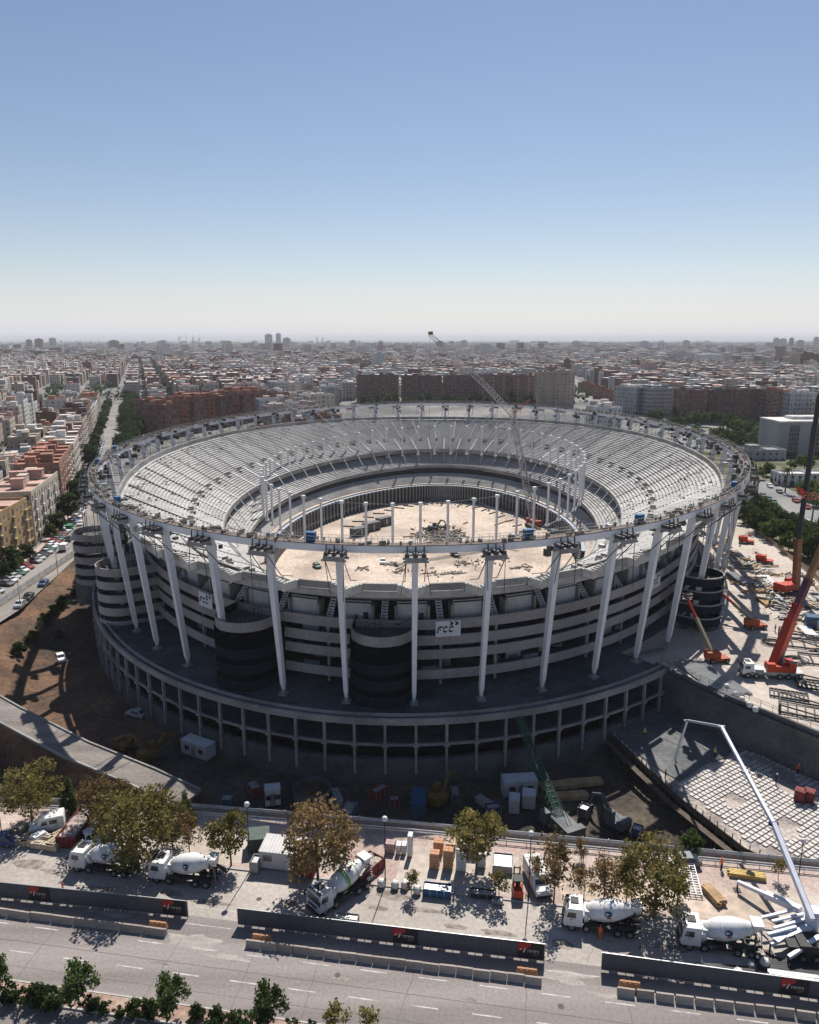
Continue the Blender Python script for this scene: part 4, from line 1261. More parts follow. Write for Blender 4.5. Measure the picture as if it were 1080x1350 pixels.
for (px, py, m, nz, nx, lab) in ((578, 1124, terr, 4, 2, 'terracotta brick pallet, rear left of the four brick stacks'), (594, 1126, tan_p, 4, 2, 'tan brick pallet, rear right of the four brick stacks'), (573, 1143, terr, 5, 2, 'terracotta brick pallet, front left of the four brick stacks'), (591, 1143, terr, 6, 2, 'tall terracotta brick pallet, front right of the four brick stacks'),
        (608, 1146, wht_p, 6, 2, 'tall white block pallet right of the brick stacks'), (634, 1141, wht_p, 4, 2, 'white block pallet under the round green tree'), (515, 1122, pinkp, 3, 2, 'pinkish block pallet beside the lamp post'), (526, 1124, wht_p, 3, 1, 'narrow white block pallet next to the pinkish one'), (533, 1124, wht_p, 3, 1, 'narrow white block pallet left of the tall white column'), (541, 1127, wht_p, 7, 1, 'tall narrow white block stack'), (610, 1125, gry_p, 4, 2, 'grey block pallet half hidden by the round tree'), (622, 1128, gry_p, 3, 2, 'low grey block pallet behind the round tree')):
    stack(px, py, m, lab, nx=nx, nz=nz)
bagm = mat('big_bag_white', (0.66, 0.65, 0.62), .8, var=.12, scale=3)
def bag(px, py, lab, s=1.0, z=.138):
    mb = MB(); mb.lathe([(.25, 0), (.46, .05), (.52, .35), (.50, .65), (.40, .85), (.15, .92)], Matrix.Rotation(-PI / 2, 4, 'Y'), 8)
    for x, y in ((.3, .3), (-.3, .3), (.3, -.3), (-.3, -.3)): mb.tube((x, y, .8), (x * .6, y * .6, 1.1), .03, n=4)
    o = obj('bulk_bag', mb, mats=bagm, smooth=True); o.location = at(px, py, z); o.scale = (s,) * 3; o.rotation_euler = (0, 0, random.uniform(0, 1)); tag(o, lab, 'bag', 'white bulk bags')
for a in ((503, 1168, 'white bulk bag at the kerb left of the lamp pole base'), (521, 1170, 'white bulk bag right of the lamp pole'), (534, 1170, 'white bulk bag next to the small sapling'), (550, 1177, 'white bulk bag left of the low blue crate'), (1008, 1274, 'white bulk bag among the pipes behind the right hoarding', 1, .02), (973, 1288, 'crumpled white bulk bag against the right hoarding', 1, .02), (990, 1276, 'small white bag by the pipes', .7, .02)): bag(*a[:3], *(a[3:] or ()))
def crate(px, py, size, m, lab, rz=0, nm='crate', cat='crate', z=.138):
    r_ = empty(nm, at(px, py, z), UA + rz, lab, cat)
    x, y, h = size
    mb = MB(); mb.boxb((0, 0, .05), (x, y, .08))
    for s_ in (-1, 1): mb.boxb((0, s_ * (y / 2 - .03), .08), (x, .06, h)); mb.boxb((s_ * (x / 2 - .03), 0, .08), (.06, y - .14, h))
    obj('box', mb, r_, m)
    mb = MB(); k = max(2, int(x / .8))
    for i in range(k + 1):
        for s_ in (-1, 1): mb.boxb((-x / 2 + x * i / k, s_ * (y / 2 + .02), 0), (.08, .06, h + .1))
    mb.boxb((0, 0, h * .75), (x - .2, y - .2, h * .15)); obj('frame', mb, r_, steel_g)
crate(577, 1178, (3.4, 1.4, .9), blue_p, 'low blue crate of pipe fittings on the kerb')
crate(663, 1143, (2.4, 2.6, 1.0), gry_p, 'flat grey crate of slabs under the slim tree')
crate(637, 1181, (3.0, 1.1, .5), dark_st, 'low dark tray at the kerb in the tree shade')
crate(656, 1190, (1.2, .8, .5), conc, 'small grey box at the kerb edge')
crate(457, 1217, (2.7, 1.0, .9), gry_p, 'grey water tray behind the middle hoarding', z=.02)
# skips
rust = mat('skip_red', (0.17, 0.03, 0.03), .7, var=.35, scale=1.2)
rubble = two_scale('rubble', (0.20, 0.15, 0.13), (0.50, 0.43, 0.40), 1.3, 6, fine=.4)
def skip(c, rz, L_, W_, h, lab, m, fill, fill_m):
    r_ = empty('skip', c, rz, lab, 'skip')
    mb = MB()
    for s_ in (-1, 1): mb.boxb((0, s_ * W_ / 2, .15), (L_, .08, h)); mb.boxb((s_ * L_ / 2, 0, .15), (.08, W_ - .16, h))
    mb.boxb((0, 0, .12), (L_, W_, .08))
    k = int(L_ / 1.0)
    for i in range(k + 1):
        for s_ in (-1, 1): mb.boxb((-L_ / 2 + L_ * i / k, s_ * (W_ / 2 + .08), .15), (.1, .08, h - .02))
    for i in range(4):
        for s_ in (-1, 1): mb.boxb((s_ * (L_ / 2 + .08), -W_ / 2 + .3 + (W_ - .6) * i / 3, .15), (.08, .1, h - .02))
    obj('body', mb, r_, m)
    mb = MB(); n1, n2 = int(L_ / .5), int(W_ / .4)
    for i in range(n1 + 1):
        for j in range(n2 + 1):
            mb.v.append((-L_ / 2 + .1 + (L_ - .2) * i / n1, -W_ / 2 + .1 + (W_ - .2) * j / n2, h * fill + random.uniform(-.2, .3)))
    for i in range(n1):
        for j in range(n2):
            a = i * (n2 + 1) + j; mb.f.append((a, a + n2 + 1, a + n2 + 2, a + 1)); mb.mi.append(0)
    obj('rubble_load', mb, r_, fill_m)
f, b = at(88, 1119, .138), at(121, 1075, .138); d = b - f
skip((f + b) / 2, math.atan2(d.y, d.x), d.length, 2.5, 1.6, 'long dark red open skip full of rubble at left', rust, .95, rubble)
f, b = at(466, 1166, .02), at(497, 1140, .02); d = b - f
skip((f + b) / 2, math.atan2(d.y, d.x), d.length, 2.3, 1.4, 'dark red skip with pale load behind the diagonal mixer truck', rust, .9, plaza_m)
skip(at(403, 1150, .138), UA, 2.4, 2.2, 2.0, 'tall dark red container beside the white site hut', rust, .98, rust)
# concrete block bays at left
bay_m = mat('bay_block', (0.46, 0.38, 0.28), .85, var=.2, scale=1.5, rand=.1)
mb = MB(); mb.boxb((0, 0, 0), (1.55, .8, .8)); mb.boxb((0, 0, .8), (1.0, .25, .1)); bdd = mb.data('lego_block', bay_m)
for i in range(15):
    lines = [((19, 1112), 0), ((35, 1114), 0), ((50, 1117), 0), ((65, 1119), 0), ((73, 1112), 1), ((76, 1104), 1), ((16, 1103), 1), ((40, 1105), 1), ((24, 1098), 0), ((44, 1092), 0), ((62, 1108), 0), ((37, 1112), 1), ((55, 1106), 1), ((30, 1093), 0), ((70, 1120), 0)]
    (px, py), o_ = lines[i]
    o = obj('concrete_block', bdd); o.location = at(px, py, .138); o.rotation_euler = (0, 0, UA + o_ * 1.2 + random.uniform(-.05, .05)); tag(o, 'tan concrete block of the low material bays at left', 'block', 'blocks of the material bays')
blk = mat('plastic_white', (0.7, 0.7, 0.68), .5)
mb = MB(); mb.boxb((0, 0, 0), (1.2, 1.9, .9)); mb.boxb((0, 0, .9), (1.0, 1.6, .25)); o = obj('water_tank', mb, mats=blk); o.location = at(52, 1109, .138); o.rotation_euler = (0, 0, UA - .4); tag(o, 'white plastic tank standing in the material bay', 'tank')
# site hut
hut = empty('site_hut', at(369, 1149, .138), UA, 'white site hut with ribbed pale roof and barred window', 'hut')
hutw = mat('hut_wall', (0.55, 0.53, 0.53), .6, var=.08, scale=1)
mb = MB(); mb.boxb((0, 1.6, .15), (5.2, 3.0, 2.3)); obj('wall', mb, hut, hutw)
mb = MB(); mb.hexa([(-2.7, 0, 2.46), (2.7, 0, 2.46), (2.7, 3.2, 2.46), (-2.7, 3.2, 2.46)], [(-2.7, 0, 2.56), (2.7, 0, 2.56), (2.7, 3.2, 2.86), (-2.7, 3.2, 2.86)])
for i in range(13): mb.beam((-2.6 + i * .43, 0, 2.6), (-2.6 + i * .43, 3.2, 2.9), .08, .08)
obj('roof', mb, hut, hutw)
mb = MB(); mb.box((-1.6, .09, 1.6), (1.1, .04, .7)); wn = obj('window', mb, hut, glass)
mb = MB()
for i in range(6): mb.box((-2.1 + i * .2, .05, 1.6), (.04, .04, .8))
mb.box((-1.6, .06, 2.0), (1.2, .04, .06)); mb.box((-1.6, .06, 1.2), (1.2, .04, .06)); obj('window_bars', mb, wn, steel_g)
mb = MB(); mb.box((1.2, .08, 1.2), (.9, .05, 2.0)); obj('door', mb, hut, mat('hut_door', (0.62, 0.6, 0.6), .5))
gs_ = mat('shed_green', (0.06, 0.09, 0.075), .6, var=.2, scale=2)
shed = empty('garden_shed', at(341, 1117, .138), UA + .3, 'dark green ribbed shed behind the white site hut', 'shed')
mb = MB(); mb.boxb((0, 0, 0), (2.6, 2.4, 2.0)); obj('wall', mb, shed, gs_)
mb = MB(); mb.boxb((0, 0, 2.0), (2.9, 2.7, .12))
for i in range(9): mb.boxb((-1.3 + i * .32, 0, 2.12), (.07, 2.7, .06))
obj('roof', mb, shed, gs_)
crate(338, 1146, (1.0, 1.6, 1.5), gry_p, 'grey bin standing against the left side of the site hut', nm='waste_bin', cat='bin')
# timber
def timber_pile(px, py, rz, L_, n, rows, lab, m=timber, z=.138):
    r_ = empty('timber_stack', at(px, py, z), rz, lab, 'timber stack', 'timber stacks')
    mb = MB(); mb.box((0, 0, .09), (L_, .22, .18)); d = mb.data('beam', m)
    for k in range(rows):
        for i in range(n):
            o = obj('beam', d, r_); o.location = (random.uniform(-.15, .15), (i - (n - 1) / 2) * .27, k * .2); o.rotation_euler = (0, 0, random.uniform(-.02, .02))
yt = mat('yellow_formwork', (0.50, 0.36, 0.12), .7, var=.2, scale=2)
timber_pile(984, 1156, UA - .05, 4.2, 4, 3, 'stack of yellow formwork beams near the pit fence', yt)
timber_pile(941, 1184, UA + 2.0, 3.0, 5, 4, 'stack of tan timber beams beside the rebar rack', timber)
timber_pile(1040, 1276, UA, 6.5, 7, 2, 'dark pipes and beams piled behind the right hoarding', dark_st, .02)
timber_pile(960, 1282, UA + .05, 6.0, 5, 2, 'dark timber piled behind the right hoarding by the white bags', dark_st, .02)
timber_pile(1046, 1290, UA - .03, 5.0, 4, 2, 'grey scaffold tubes at the foot of the right hoarding', steel_g, .02)
# rebar rack (white ladder frame)
rk_ = empty('rebar_rack', at(914, 1183, .138), UA, 'white lattice rack of rebar mats beside the tall olive tree', 'rack')
mb = MB(); Lr = 7.0
for y in (-.9, .9):
    for x in (0,): mb.beam((-.9, 0, 0), (-.9, 0, .1), .1, .1)
for i in range(16): mb.beam((-1.0, i * .42, .5 + .03 * i), (1.0, i * .42, .5 + .03 * i), .1, .06)
for x in (-1.0, -.33, .33, 1.0): mb.beam((x, -.1, .45), (x, 6.6, .95), .1, .08)
obj('mat_grid', mb, rk_, white_st)
mb = MB()
for x in (-1.0, 1.0):
    for y in (0, 3.2, 6.4): mb.boxb((x, y, 0), (.12, .12, .45 + y * .07))
obj('rack_frame', mb, rk_, steel_g)
# street lamps with globe heads
def globe_lamp(px, py, h, lab, z=.138):
    r_ = empty('street_lamp', at(px, py, z), 0, lab, 'street lamp', 'globe street lamps along the yard')
    mb = MB(); mb.tube((0, 0, 0), (0, 0, .9), .11, n=8); mb.tube((0, 0, .9), (0, 0, h), .07, .05, n=8); mb.tube((0, 0, h), (0, 0, h + .15), .16, n=8); obj('pole', mb, r_, chas)
    mb = MB(); M_ = Matrix.Translation((0, 0, h + .12)) @ Matrix.Rotation(-PI / 2, 4, 'Y')
    mb.lathe([(.12, 0), (.3, .12), (.36, .32), (.28, .55), (.1, .66)], M_, 10); obj('globe', mb, r_, mat('lamp_globe', (0.62, 0.62, 0.60), .3), smooth=True)
globe_lamp(330, 1147, 8.8, 'globe street lamp left of the white site hut')
globe_lamp(508, 1166, 8.6, 'globe street lamp right of the diagonal mixer truck')
globe_lamp(697, 1183, 8.2, 'globe street lamp between the forklift and the van')
globe_lamp(4, 1112, 8.5, 'globe street lamp at the left edge by the material bays')
globe_lamp(1052, 1165, 5.5, 'globe street lamp near the pit fence at right')
# parked cars at far left of the yard
paints = {k: mat('car_paint_' + k, c, .35, spec=.5) for k, c in dict(white=(.72, .72, .72), silver=(.42, .43, .45), black=(.02, .02, .022), red=(.30, .03, .03), blue=(.04, .08, .18), grey=(.13, .14, .15), green=(.03, .12, .07)).items()}
CARS = {k: Proto(car_proto(m)) for k, m in paints.items()}
CARS['blue'].place(at(2, 1112, .138), UA + .1, 'blue car parked at the left edge by the material bays', 'cars in the yard')
van(at(63, 1094, .138), UA + .5, 'white and red van parked behind the material bays', cab_w, L=4.4)
CARS['white'].place(at(120, 1110, .138), UA + 2.4, 'white car parked between the red skip and the big tree', 'cars in the yard')
CARS['silver'].place(at(134, 1098, .138), UA + 2.4, 'silver car parked behind the white one near the red skip', 'cars in the yard')
CARS['grey'].place(at(900, 1140, .138), UA + .2, 'grey car half hidden by the tall olive tree', 'cars in the yard')
# ================================================================== banners on the facade
def proj(P):
    dep = P.y * CP - (P.z - H) * SP
    return 540 + FPX * P.x / dep, 675 - FPX * (P.y * SP + (P.z - H) * CP) / dep
def t_for_px(px, ins, z, t0, t1):
    return min((t0 + (t1 - t0) * i / 800 for i in range(801)), key=lambda t: abs(proj(S(t, ins, z))[0] - px))
ban_w = mat('banner_white', (0.66, 0.69, 0.72), .6, var=.05, scale=1.5); ban_ink = mat('banner_ink', (0.012, 0.035, 0.05), .6)
def letter_c(mb, x0, z0, w_, h, sl):
    cx, cz = x0 + w_ / 2, z0 + h / 2; th = h * .27
    for a0, a1 in ((R(40), R(172)), (R(188), R(320))):
        n = 7; o_ = []; i_ = []
        for k in range(n + 1):
            a = a0 + (a1 - a0) * k / n
            for rr, Lst in ((1.0, o_), (1 - th / h * 2, i_)):
                z = cz + h / 2 * rr * math.sin(a); x = cx + w_ / 2 * rr * math.cos(a) + (z - cz) * sl
                Lst.append((x, -.035, z))
        mb.add(o_ + i_, [(k, n + 1 + k, n + 2 + k, k + 1) for k in range(n)])
def banner(px, t0, t1, lab, sc=1.0):
    t = t_for_px(px, 9.7, 15.6, t0, t1); a = outang(t)
    r_ = empty('banner', S(t, 9.7, 14.0), a + PI / 2, lab, 'banner', 'white contractor banners on the facade')
    W, Hh = 4.5 * sc, 2.9
    mb = MB(); mb.box((0, 0, Hh / 2), (W, .06, Hh)); obj('sheet', mb, r_, ban_w)
    mb = MB(); sl = .18; z0, h = .72, 1.25; lw = .95 * sc
    x = -W / 2 + .30
    def poly(P): mb.add([(a_ + (b_ - z0 - h / 2) * sl, -.035, b_) for a_, b_ in P], [tuple(range(len(P)))])
    poly([(x + .02, z0 + .48), (x + .32, z0 + .48), (x + .32, z0 + .78), (x + .45, z0 + .92), (x + lw, z0 + .92), (x + lw, z0 + h), (x + .35, z0 + h), (x + .12, z0 + 1.12), (x + .02, z0 + .9)])
    poly([(x + .02, z0), (x + .32, z0), (x + .32, z0 + .38), (x + .02, z0 + .38)]); poly([(x + .42, z0 + .42), (x + .72, z0 + .42), (x + .62, z0 + .72), (x + .42, z0 + .72)])
    letter_c(mb, x + lw + .05, z0, lw * 1.05, h, sl); letter_c(mb, x + 2 * lw + .12, z0, lw * 1.05, h, sl)
    obj('lettering', mb, r_, ban_ink)
    mb = MB()
    for k in range(2):
        x2 = .15 * sc + k * .95 * sc; zc = 2.38
        mb.add([(x2, -.035, zc + .35), (x2 + .5, -.035, zc + .35), (x2 + .85, -.035, zc), (x2 + .5, -.035, zc - .35), (x2, -.035, zc - .35), (x2 + .32, -.035, zc)], [(0, 5, 2, 1), (5, 4, 3, 2)])
    obj('chevrons', mb, r_, ban_ink)
tb = t_of_phi(276)
banner(591, -0.02, .06, 'white banner reading FCC between two columns at the front of the facade')
banner(271, t_of_phi(235), t_of_phi(255), 'white banner reading FCC left of the left netted ramp tower')
banner(865, t_of_phi(300), t_of_phi(318), 'white banner reading FCC behind a column at the right of the facade')

# ================================================================== pit: slab, ramp, machines
grid_c = mat('slab_block_white', (0.55, 0.52, 0.49), .85, var=.15, scale=.6)
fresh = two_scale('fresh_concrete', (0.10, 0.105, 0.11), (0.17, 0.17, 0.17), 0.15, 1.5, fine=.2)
slab_m = two_scale('slab_deck', (0.24, 0.21, 0.19), (0.42, 0.37, 0.33), 0.25, 2, fine=.3)
le = [at(792, 952, SLZ), at(857, 1014, SLZ), at(897, 1051, SLZ), at(983, 1118, SLZ)]
low = [Vector((x, y + .6, SLZ)) for x, y in front_line[-2:]]
sl_poly = [(p.x, p.y) for p in le] + [(54, 84.6), (120, 74)] + [(x, y) for x, y in reversed(PLZ_EDGE)] + [(p.x, p.y) for p in reversed(ringpts(t_of_phi(297.5), t_of_phi(304.5), 4, -2.35))]
deck = empty('slab_deck', (60, 100, SLZ - .5), 0, 'partly poured basement slab with a grid of white void blocks below the plaza wall', 'concrete slab')
mb = MB(); mb.prism(sl_poly, SLZ - .5, SLZ); obj('slab', mb, deck, slab_m, world=True)
fr = [(p.x, p.y) for p in (at(800, 958, SLZ), at(857, 1008, SLZ), at(895, 1030, SLZ), at(930, 1008, SLZ), at(955, 1000, SLZ), at(985, 975, SLZ), at(930, 935, SLZ), at(868, 908, SLZ))]
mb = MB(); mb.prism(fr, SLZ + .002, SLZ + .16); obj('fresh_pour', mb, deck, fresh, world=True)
gp = [(p.x, p.y) for p in (at(893, 1035, SLZ), at(935, 1012, SLZ), at(958, 1003, SLZ), at(1000, 985, SLZ), at(1100, 1040, SLZ), at(1120, 1150, SLZ), at(985, 1108, SLZ))]
ga = math.atan2(108.4 - 134.4, 64.3 - 46.9)
mb = MB(); dead = []
for i in range(-60, 60):
    for j in range(-60, 60):
        x = 56 + math.cos(ga) * i * .88 - math.sin(ga) * j * .88; y = 100 + math.sin(ga) * i * .88 + math.cos(ga) * j * .88
        if inpoly(x, y, gp) and x < 90 and noise.noise(Vector((x * .16, y * .16, 0))) < .34:
            s_ = .62 + random.uniform(-.04, .04)
            mb.boxb((x, y, SLZ + .001), (s_, s_, .16 + random.uniform(0, .05)), ga + random.uniform(-.03, .03))
o = obj('void_block', mb, deck, grid_c, world=True); o['kind'] = 'stuff'
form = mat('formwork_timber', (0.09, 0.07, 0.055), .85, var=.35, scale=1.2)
fw = empty('edge_formwork', tuple(le[0]), 0, 'dark timber formwork with props along the slab edge above the pit', 'formwork')
cnt = 0
for a, b in zip(le, le[1:] + [Vector((54, 84.6, SLZ))]):
    k = int((b - a).length / 1.3)
    mb = MB(); off = Vector((-(b - a).y, (b - a).x, 0)).normalized() * -0.25
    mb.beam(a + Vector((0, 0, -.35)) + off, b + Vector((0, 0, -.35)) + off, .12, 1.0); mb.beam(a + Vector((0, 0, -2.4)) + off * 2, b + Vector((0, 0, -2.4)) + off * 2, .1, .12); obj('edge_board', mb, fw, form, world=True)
    mb = MB(); mb.beam(a + off * 6 + Vector((0, 0, -.9)), b + off * 6 + Vector((0, 0, -.9)), 1.0, .06); obj('access_walkway', mb, fw, form, world=True)
    for i in range(k):
        p = a + (b - a) * ((i + .5) / k) + off
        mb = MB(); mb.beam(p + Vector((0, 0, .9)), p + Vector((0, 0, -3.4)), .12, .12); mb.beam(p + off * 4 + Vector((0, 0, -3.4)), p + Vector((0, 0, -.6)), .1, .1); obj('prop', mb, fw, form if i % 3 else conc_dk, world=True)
# ramp road on the left
rp = [(at(-40, 912, -.2), -.2), (at(10, 941, -.4), -.4), (at(100, 988, -1.2), -1.2), (at(190, 1025, -2.4), -2.4), (at(250, 1053, -3.6), -3.6)]
mb = MB(); w_ = 2.5
ed = []
for i, (p, z) in enumerate(rp):
    d = (rp[min(i + 1, 4)][0] - rp[max(i - 1, 0)][0]); d.z = 0; d.normalize(); nn = Vector((-d.y, d.x, 0))
    ed.append((p + nn * w_, p - nn * w_))
eb = MB()
for (a, b), (c, d) in zip(ed, ed[1:]):
    dn = Vector((0, 0, -.45)); mb.hexa([b + dn, d + dn, c + dn, a + dn], [b, d, c, a])
    e0 = (a - b).normalized() * 2.6; e1 = (c - d).normalized() * 2.6; dz = Vector((0, 0, -7.2)); eb.hexa([b + dz - e0, d + dz - e1, c + dz + e1, a + dz + e0], [b + dn * .9, d + dn * .9, c + dn * .9, a + dn * .9])
obj('ramp_bank', eb, mats=dirt, kind='structure')
obj('ramp_road', mb, mats=two_scale('ramp_concrete', (0.17, 0.15, 0.14), (0.25, 0.22, 0.20), .2, 2, fine=.15, stretch=(.3, 2, 1, .5)), kind='structure')
mb = MB()
for s_ in (0, 1):
    for e0, e1 in zip(ed, ed[1:]): mb.beam(e0[s_] + Vector((0, 0, .12)), e1[s_] + Vector((0, 0, .12)), .3, .26)
obj('ramp_kerb', mb, mats=conc, kind='structure')

cont_w = mat('container_paint', (0.50, 0.51, 0.52), .55, var=.12, scale=1, rand=.15); cont_b = mat('container_blue', (0.03, 0.08, 0.16), .5, var=.15, scale=1); cont_d = mat('cabin_dark', (0.09, 0.10, 0.11), .6, var=.2, scale=1)
def cabin(p, rz, L_, W_, h, m, lab, group=None, nm='site_cabin', cat='cabin'):
    r_ = empty(nm, p, rz, lab, cat, group)
    mb = MB(); mb.boxb((0, 0, .1), (L_, W_, h))
    k = int(L_ / .5)
    for i in range(k):
        for s_ in (-1, 1): mb.boxb((-L_ / 2 + L_ * (i + .5) / k, s_ * (W_ / 2 + .02), .2), (.2, .05, h - .25))
    obj('wall', mb, r_, m)
    mb = MB(); mb.boxb((0, 0, h + .1), (L_ + .06, W_ + .06, .08)); mb.boxb((0, 0, h + .18), (L_ - .4, W_ - .4, .03)); obj('roof', mb, r_, m)
    for x in (-L_ * .25, L_ * .28):
        mb = MB(); mb.box((x, -W_ / 2 - .055, h * .6), (1.0, .04, .8)); obj('window', mb, r_, glass)
    mb = MB(); mb.box((0, -W_ / 2 - .055, h * .45), (.85, .04, h * .85)); obj('door', mb, r_, steel_g)
pz = lambda px, py: at(px, py, PIT + .1)
cabin(pz(262, 994), -.5, 6, 2.4, 2.5, cont_w, 'pale container in the shaded pit below the left podium wall', 'cabins in the pit')
cabin(pz(684, 1045), .1, 5.5, 2.5, 2.6, cont_w, 'grey cabin in the pit behind the green lattice boom', 'cabins in the pit')
cabin(pz(697, 1062), 1.4, 2.2, 2, 2.2, cont_w, 'small pale box in the pit in front of the grey cabin', 'cabins in the pit', 'storage_box', 'storage box')
cabin(pz(678, 1068), 1.4, 2.2, 1.6, 2.2, cont_w, 'small pale upright box in the pit left of the other', 'cabins in the pit', 'storage_box', 'storage box')
cabin(pz(360, 1058), .2, 2.4, 2, 2.6, cont_w, 'pale cabin in the pit near the round basin', 'cabins in the pit')
cabin(pz(552, 1068), 1.5, 4.5, 2.2, 2.4, cont_b, 'dark blue container in the pit at centre', 'cabins in the pit')
CARS['white'].place(pz(81, 878) + Vector((0, 0, 1.5)), 2.2, 'white pickup parked on the dark earth below the left bank')
CARS['silver'].place(pz(180, 944), -.4, 'pale car parked in the pit near the left podium wall')
# round basin
bs = empty('round_basin', pz(412, 1052), 0, 'round dark concrete basin in the pit behind the big plane tree', 'basin')
mb = MB(); n = 28
for r0, r1, z0, z1 in ((3.1, 3.1, 0, 1.9), (3.1, 2.8, 1.9, 1.9), (2.8, 2.8, 1.9, .8)):
    vs = [(r_ * math.cos(2 * PI * i / n), r_ * math.sin(2 * PI * i / n), z) for r_, z in ((r0, z0), (r1, z1)) for i in range(n)]
    mb.add(vs, [(i, (i + 1) % n, n + (i + 1) % n, n + i) for i in range(n)])
obj('rim_wall', mb, bs, conc_dk)
mb = MB(); mb.add([(2.82 * math.cos(2 * PI * i / n), 2.82 * math.sin(2 * PI * i / n), 1.2) for i in range(n)], [tuple(range(n))]); obj('fill', mb, bs, dirt)
# excavators
yel = mat('machine_yellow', (0.16, 0.10, 0.025), .5, var=.2, scale=2); org = mat('machine_orange', (0.36, 0.07, 0.02), .5, var=.2, scale=2)
def excavator(p, rz, m, lab, group='excavators on the site'):
    r_ = empty('excavator', p, rz, lab, 'excavator', group)
    for s_ in (-1, 1):
        mb = MB(); mb.hexa([(-1.5, s_ * 1.1 - .25, 0), (1.5, s_ * 1.1 - .25, 0), (1.5, s_ * 1.1 + .25, 0), (-1.5, s_ * 1.1 + .25, 0)], [(-1.8, s_ * 1.1 - .25, .7), (1.8, s_ * 1.1 - .25, .7), (1.8, s_ * 1.1 + .25, .7), (-1.8, s_ * 1.1 + .25, .7)]); obj('track', mb, r_, chas)
    mb = MB(); mb.boxb((-.3, 0, .85), (3.2, 2.4, .9)); mb.boxb((-1.4, 0, 1.7), (1.1, 2.3, .5)); b = obj('body', mb, r_, m)
    mb = MB(); mb.boxb((.7, .7, 1.7), (1.3, .95, 1.3)); c = obj('cab', mb, r_, m); mb = MB(); mb.box((1.36, .7, 2.4), (.03, .8, .9)); mb.box((.7, 1.18, 2.4), (1.0, .03, .9)); obj('cab_window', mb, c, glass)
    mb = MB(); mb.beam((1.1, -.2, 1.5), (3.0, -.2, 4.0), .4, .55); mb.beam((3.0, -.2, 4.0), (4.8, -.2, 3.2), .35, .45); obj('boom', mb, r_, m)
    mb = MB(); mb.beam((4.7, -.2, 3.3), (5.4, -.2, 1.0), .3, .35); obj('arm', mb, r_, m)
    mb = MB(); mb.hexa([(4.9, -.7, .2), (5.5, -.7, .1), (5.5, .3, .1), (4.9, .3, .2)], [(5.0, -.7, 1.0), (5.9, -.7, .9), (5.9, .3, .9), (5.0, .3, 1.0)]); obj('bucket', mb, r_, chas)
excavator(pz(165, 990), -.6, yel, 'dark yellow excavator in the shaded pit near the ramp road')
excavator(pz(198, 1002), .8, yel, 'second excavator in the shaded pit right of the first')
excavator(pz(578, 1060), 1.0, yel, 'yellow excavator in the pit below the podium wall at centre')
excavator(pz(812, 1092), 2.2, cont_d, 'excavator in the dark corner below the slab formwork')
for (px, py, rz, lab) in ((735, 1038, .15, 'timber pile in the pit right of the green boom'), (770, 1034, .15, 'long timber pile in the pit beneath the podium at right'), (750, 1052, .1, 'dark steel bundle in the pit in front of the timber piles')):
    timber_pile(px, py, rz, 6, 6, 4, lab, timber if 'timber' in lab else dark_st, PIT + .1)
for i, (px, py) in enumerate(((500, 1050), (520, 1062), (600, 1052), (335, 1045), (445, 1060), (640, 1062), (460, 1075), (300, 1062), (770, 1076), (840, 1100), (650, 1075))):
    crate(px, py, (random.uniform(1.5, 3.5), random.uniform(1, 2), random.uniform(.8, 1.8)), random.choice((gry_p, cont_b, conc_dk, rust)), ['grey', 'open', 'low', 'dark', 'broad', 'narrow', 'scuffed', 'small', 'dusty', 'tall', 'shallow'][i] + ' material bin in the shaded pit', rz=random.uniform(0, 3), nm='material_bin', cat='bin', z=PIT + .1)

# lattice boom helper
def lattice(mb, a, b, w0, w1, n, r_=.07, up=(0, 0, 1)):
    a, b = Vector(a), Vector(b); d = (b - a).normalized(); x = d.cross(Vector(up))
    if x.length < .05: x = d.orthogonal()
    x.normalize(); y = x.cross(d)
    def cor(f):
        c = a + (b - a) * f; w_ = w0 + (w1 - w0) * f
        return [c + (x * i + y * j) * w_ / 2 for i, j in ((-1, -1), (1, -1), (1, 1), (-1, 1))]
    prev = cor(0)
    for k in range(n):
        nx = cor((k + 1) / n)
        for i in range(4):
            mb.tube(prev[i], nx[i], r_, n=4, cap=False); mb.tube(prev[i], nx[(i + 1) % 4], r_ * .65, n=4, cap=False)
        for i in range(4): mb.tube(nx[i], nx[(i + 1) % 4], r_ * .6, n=4, cap=False)
        prev = nx
lat_g = mat('lattice_green', (0.03, 0.10, 0.06), .5, var=.3, scale=1.5)
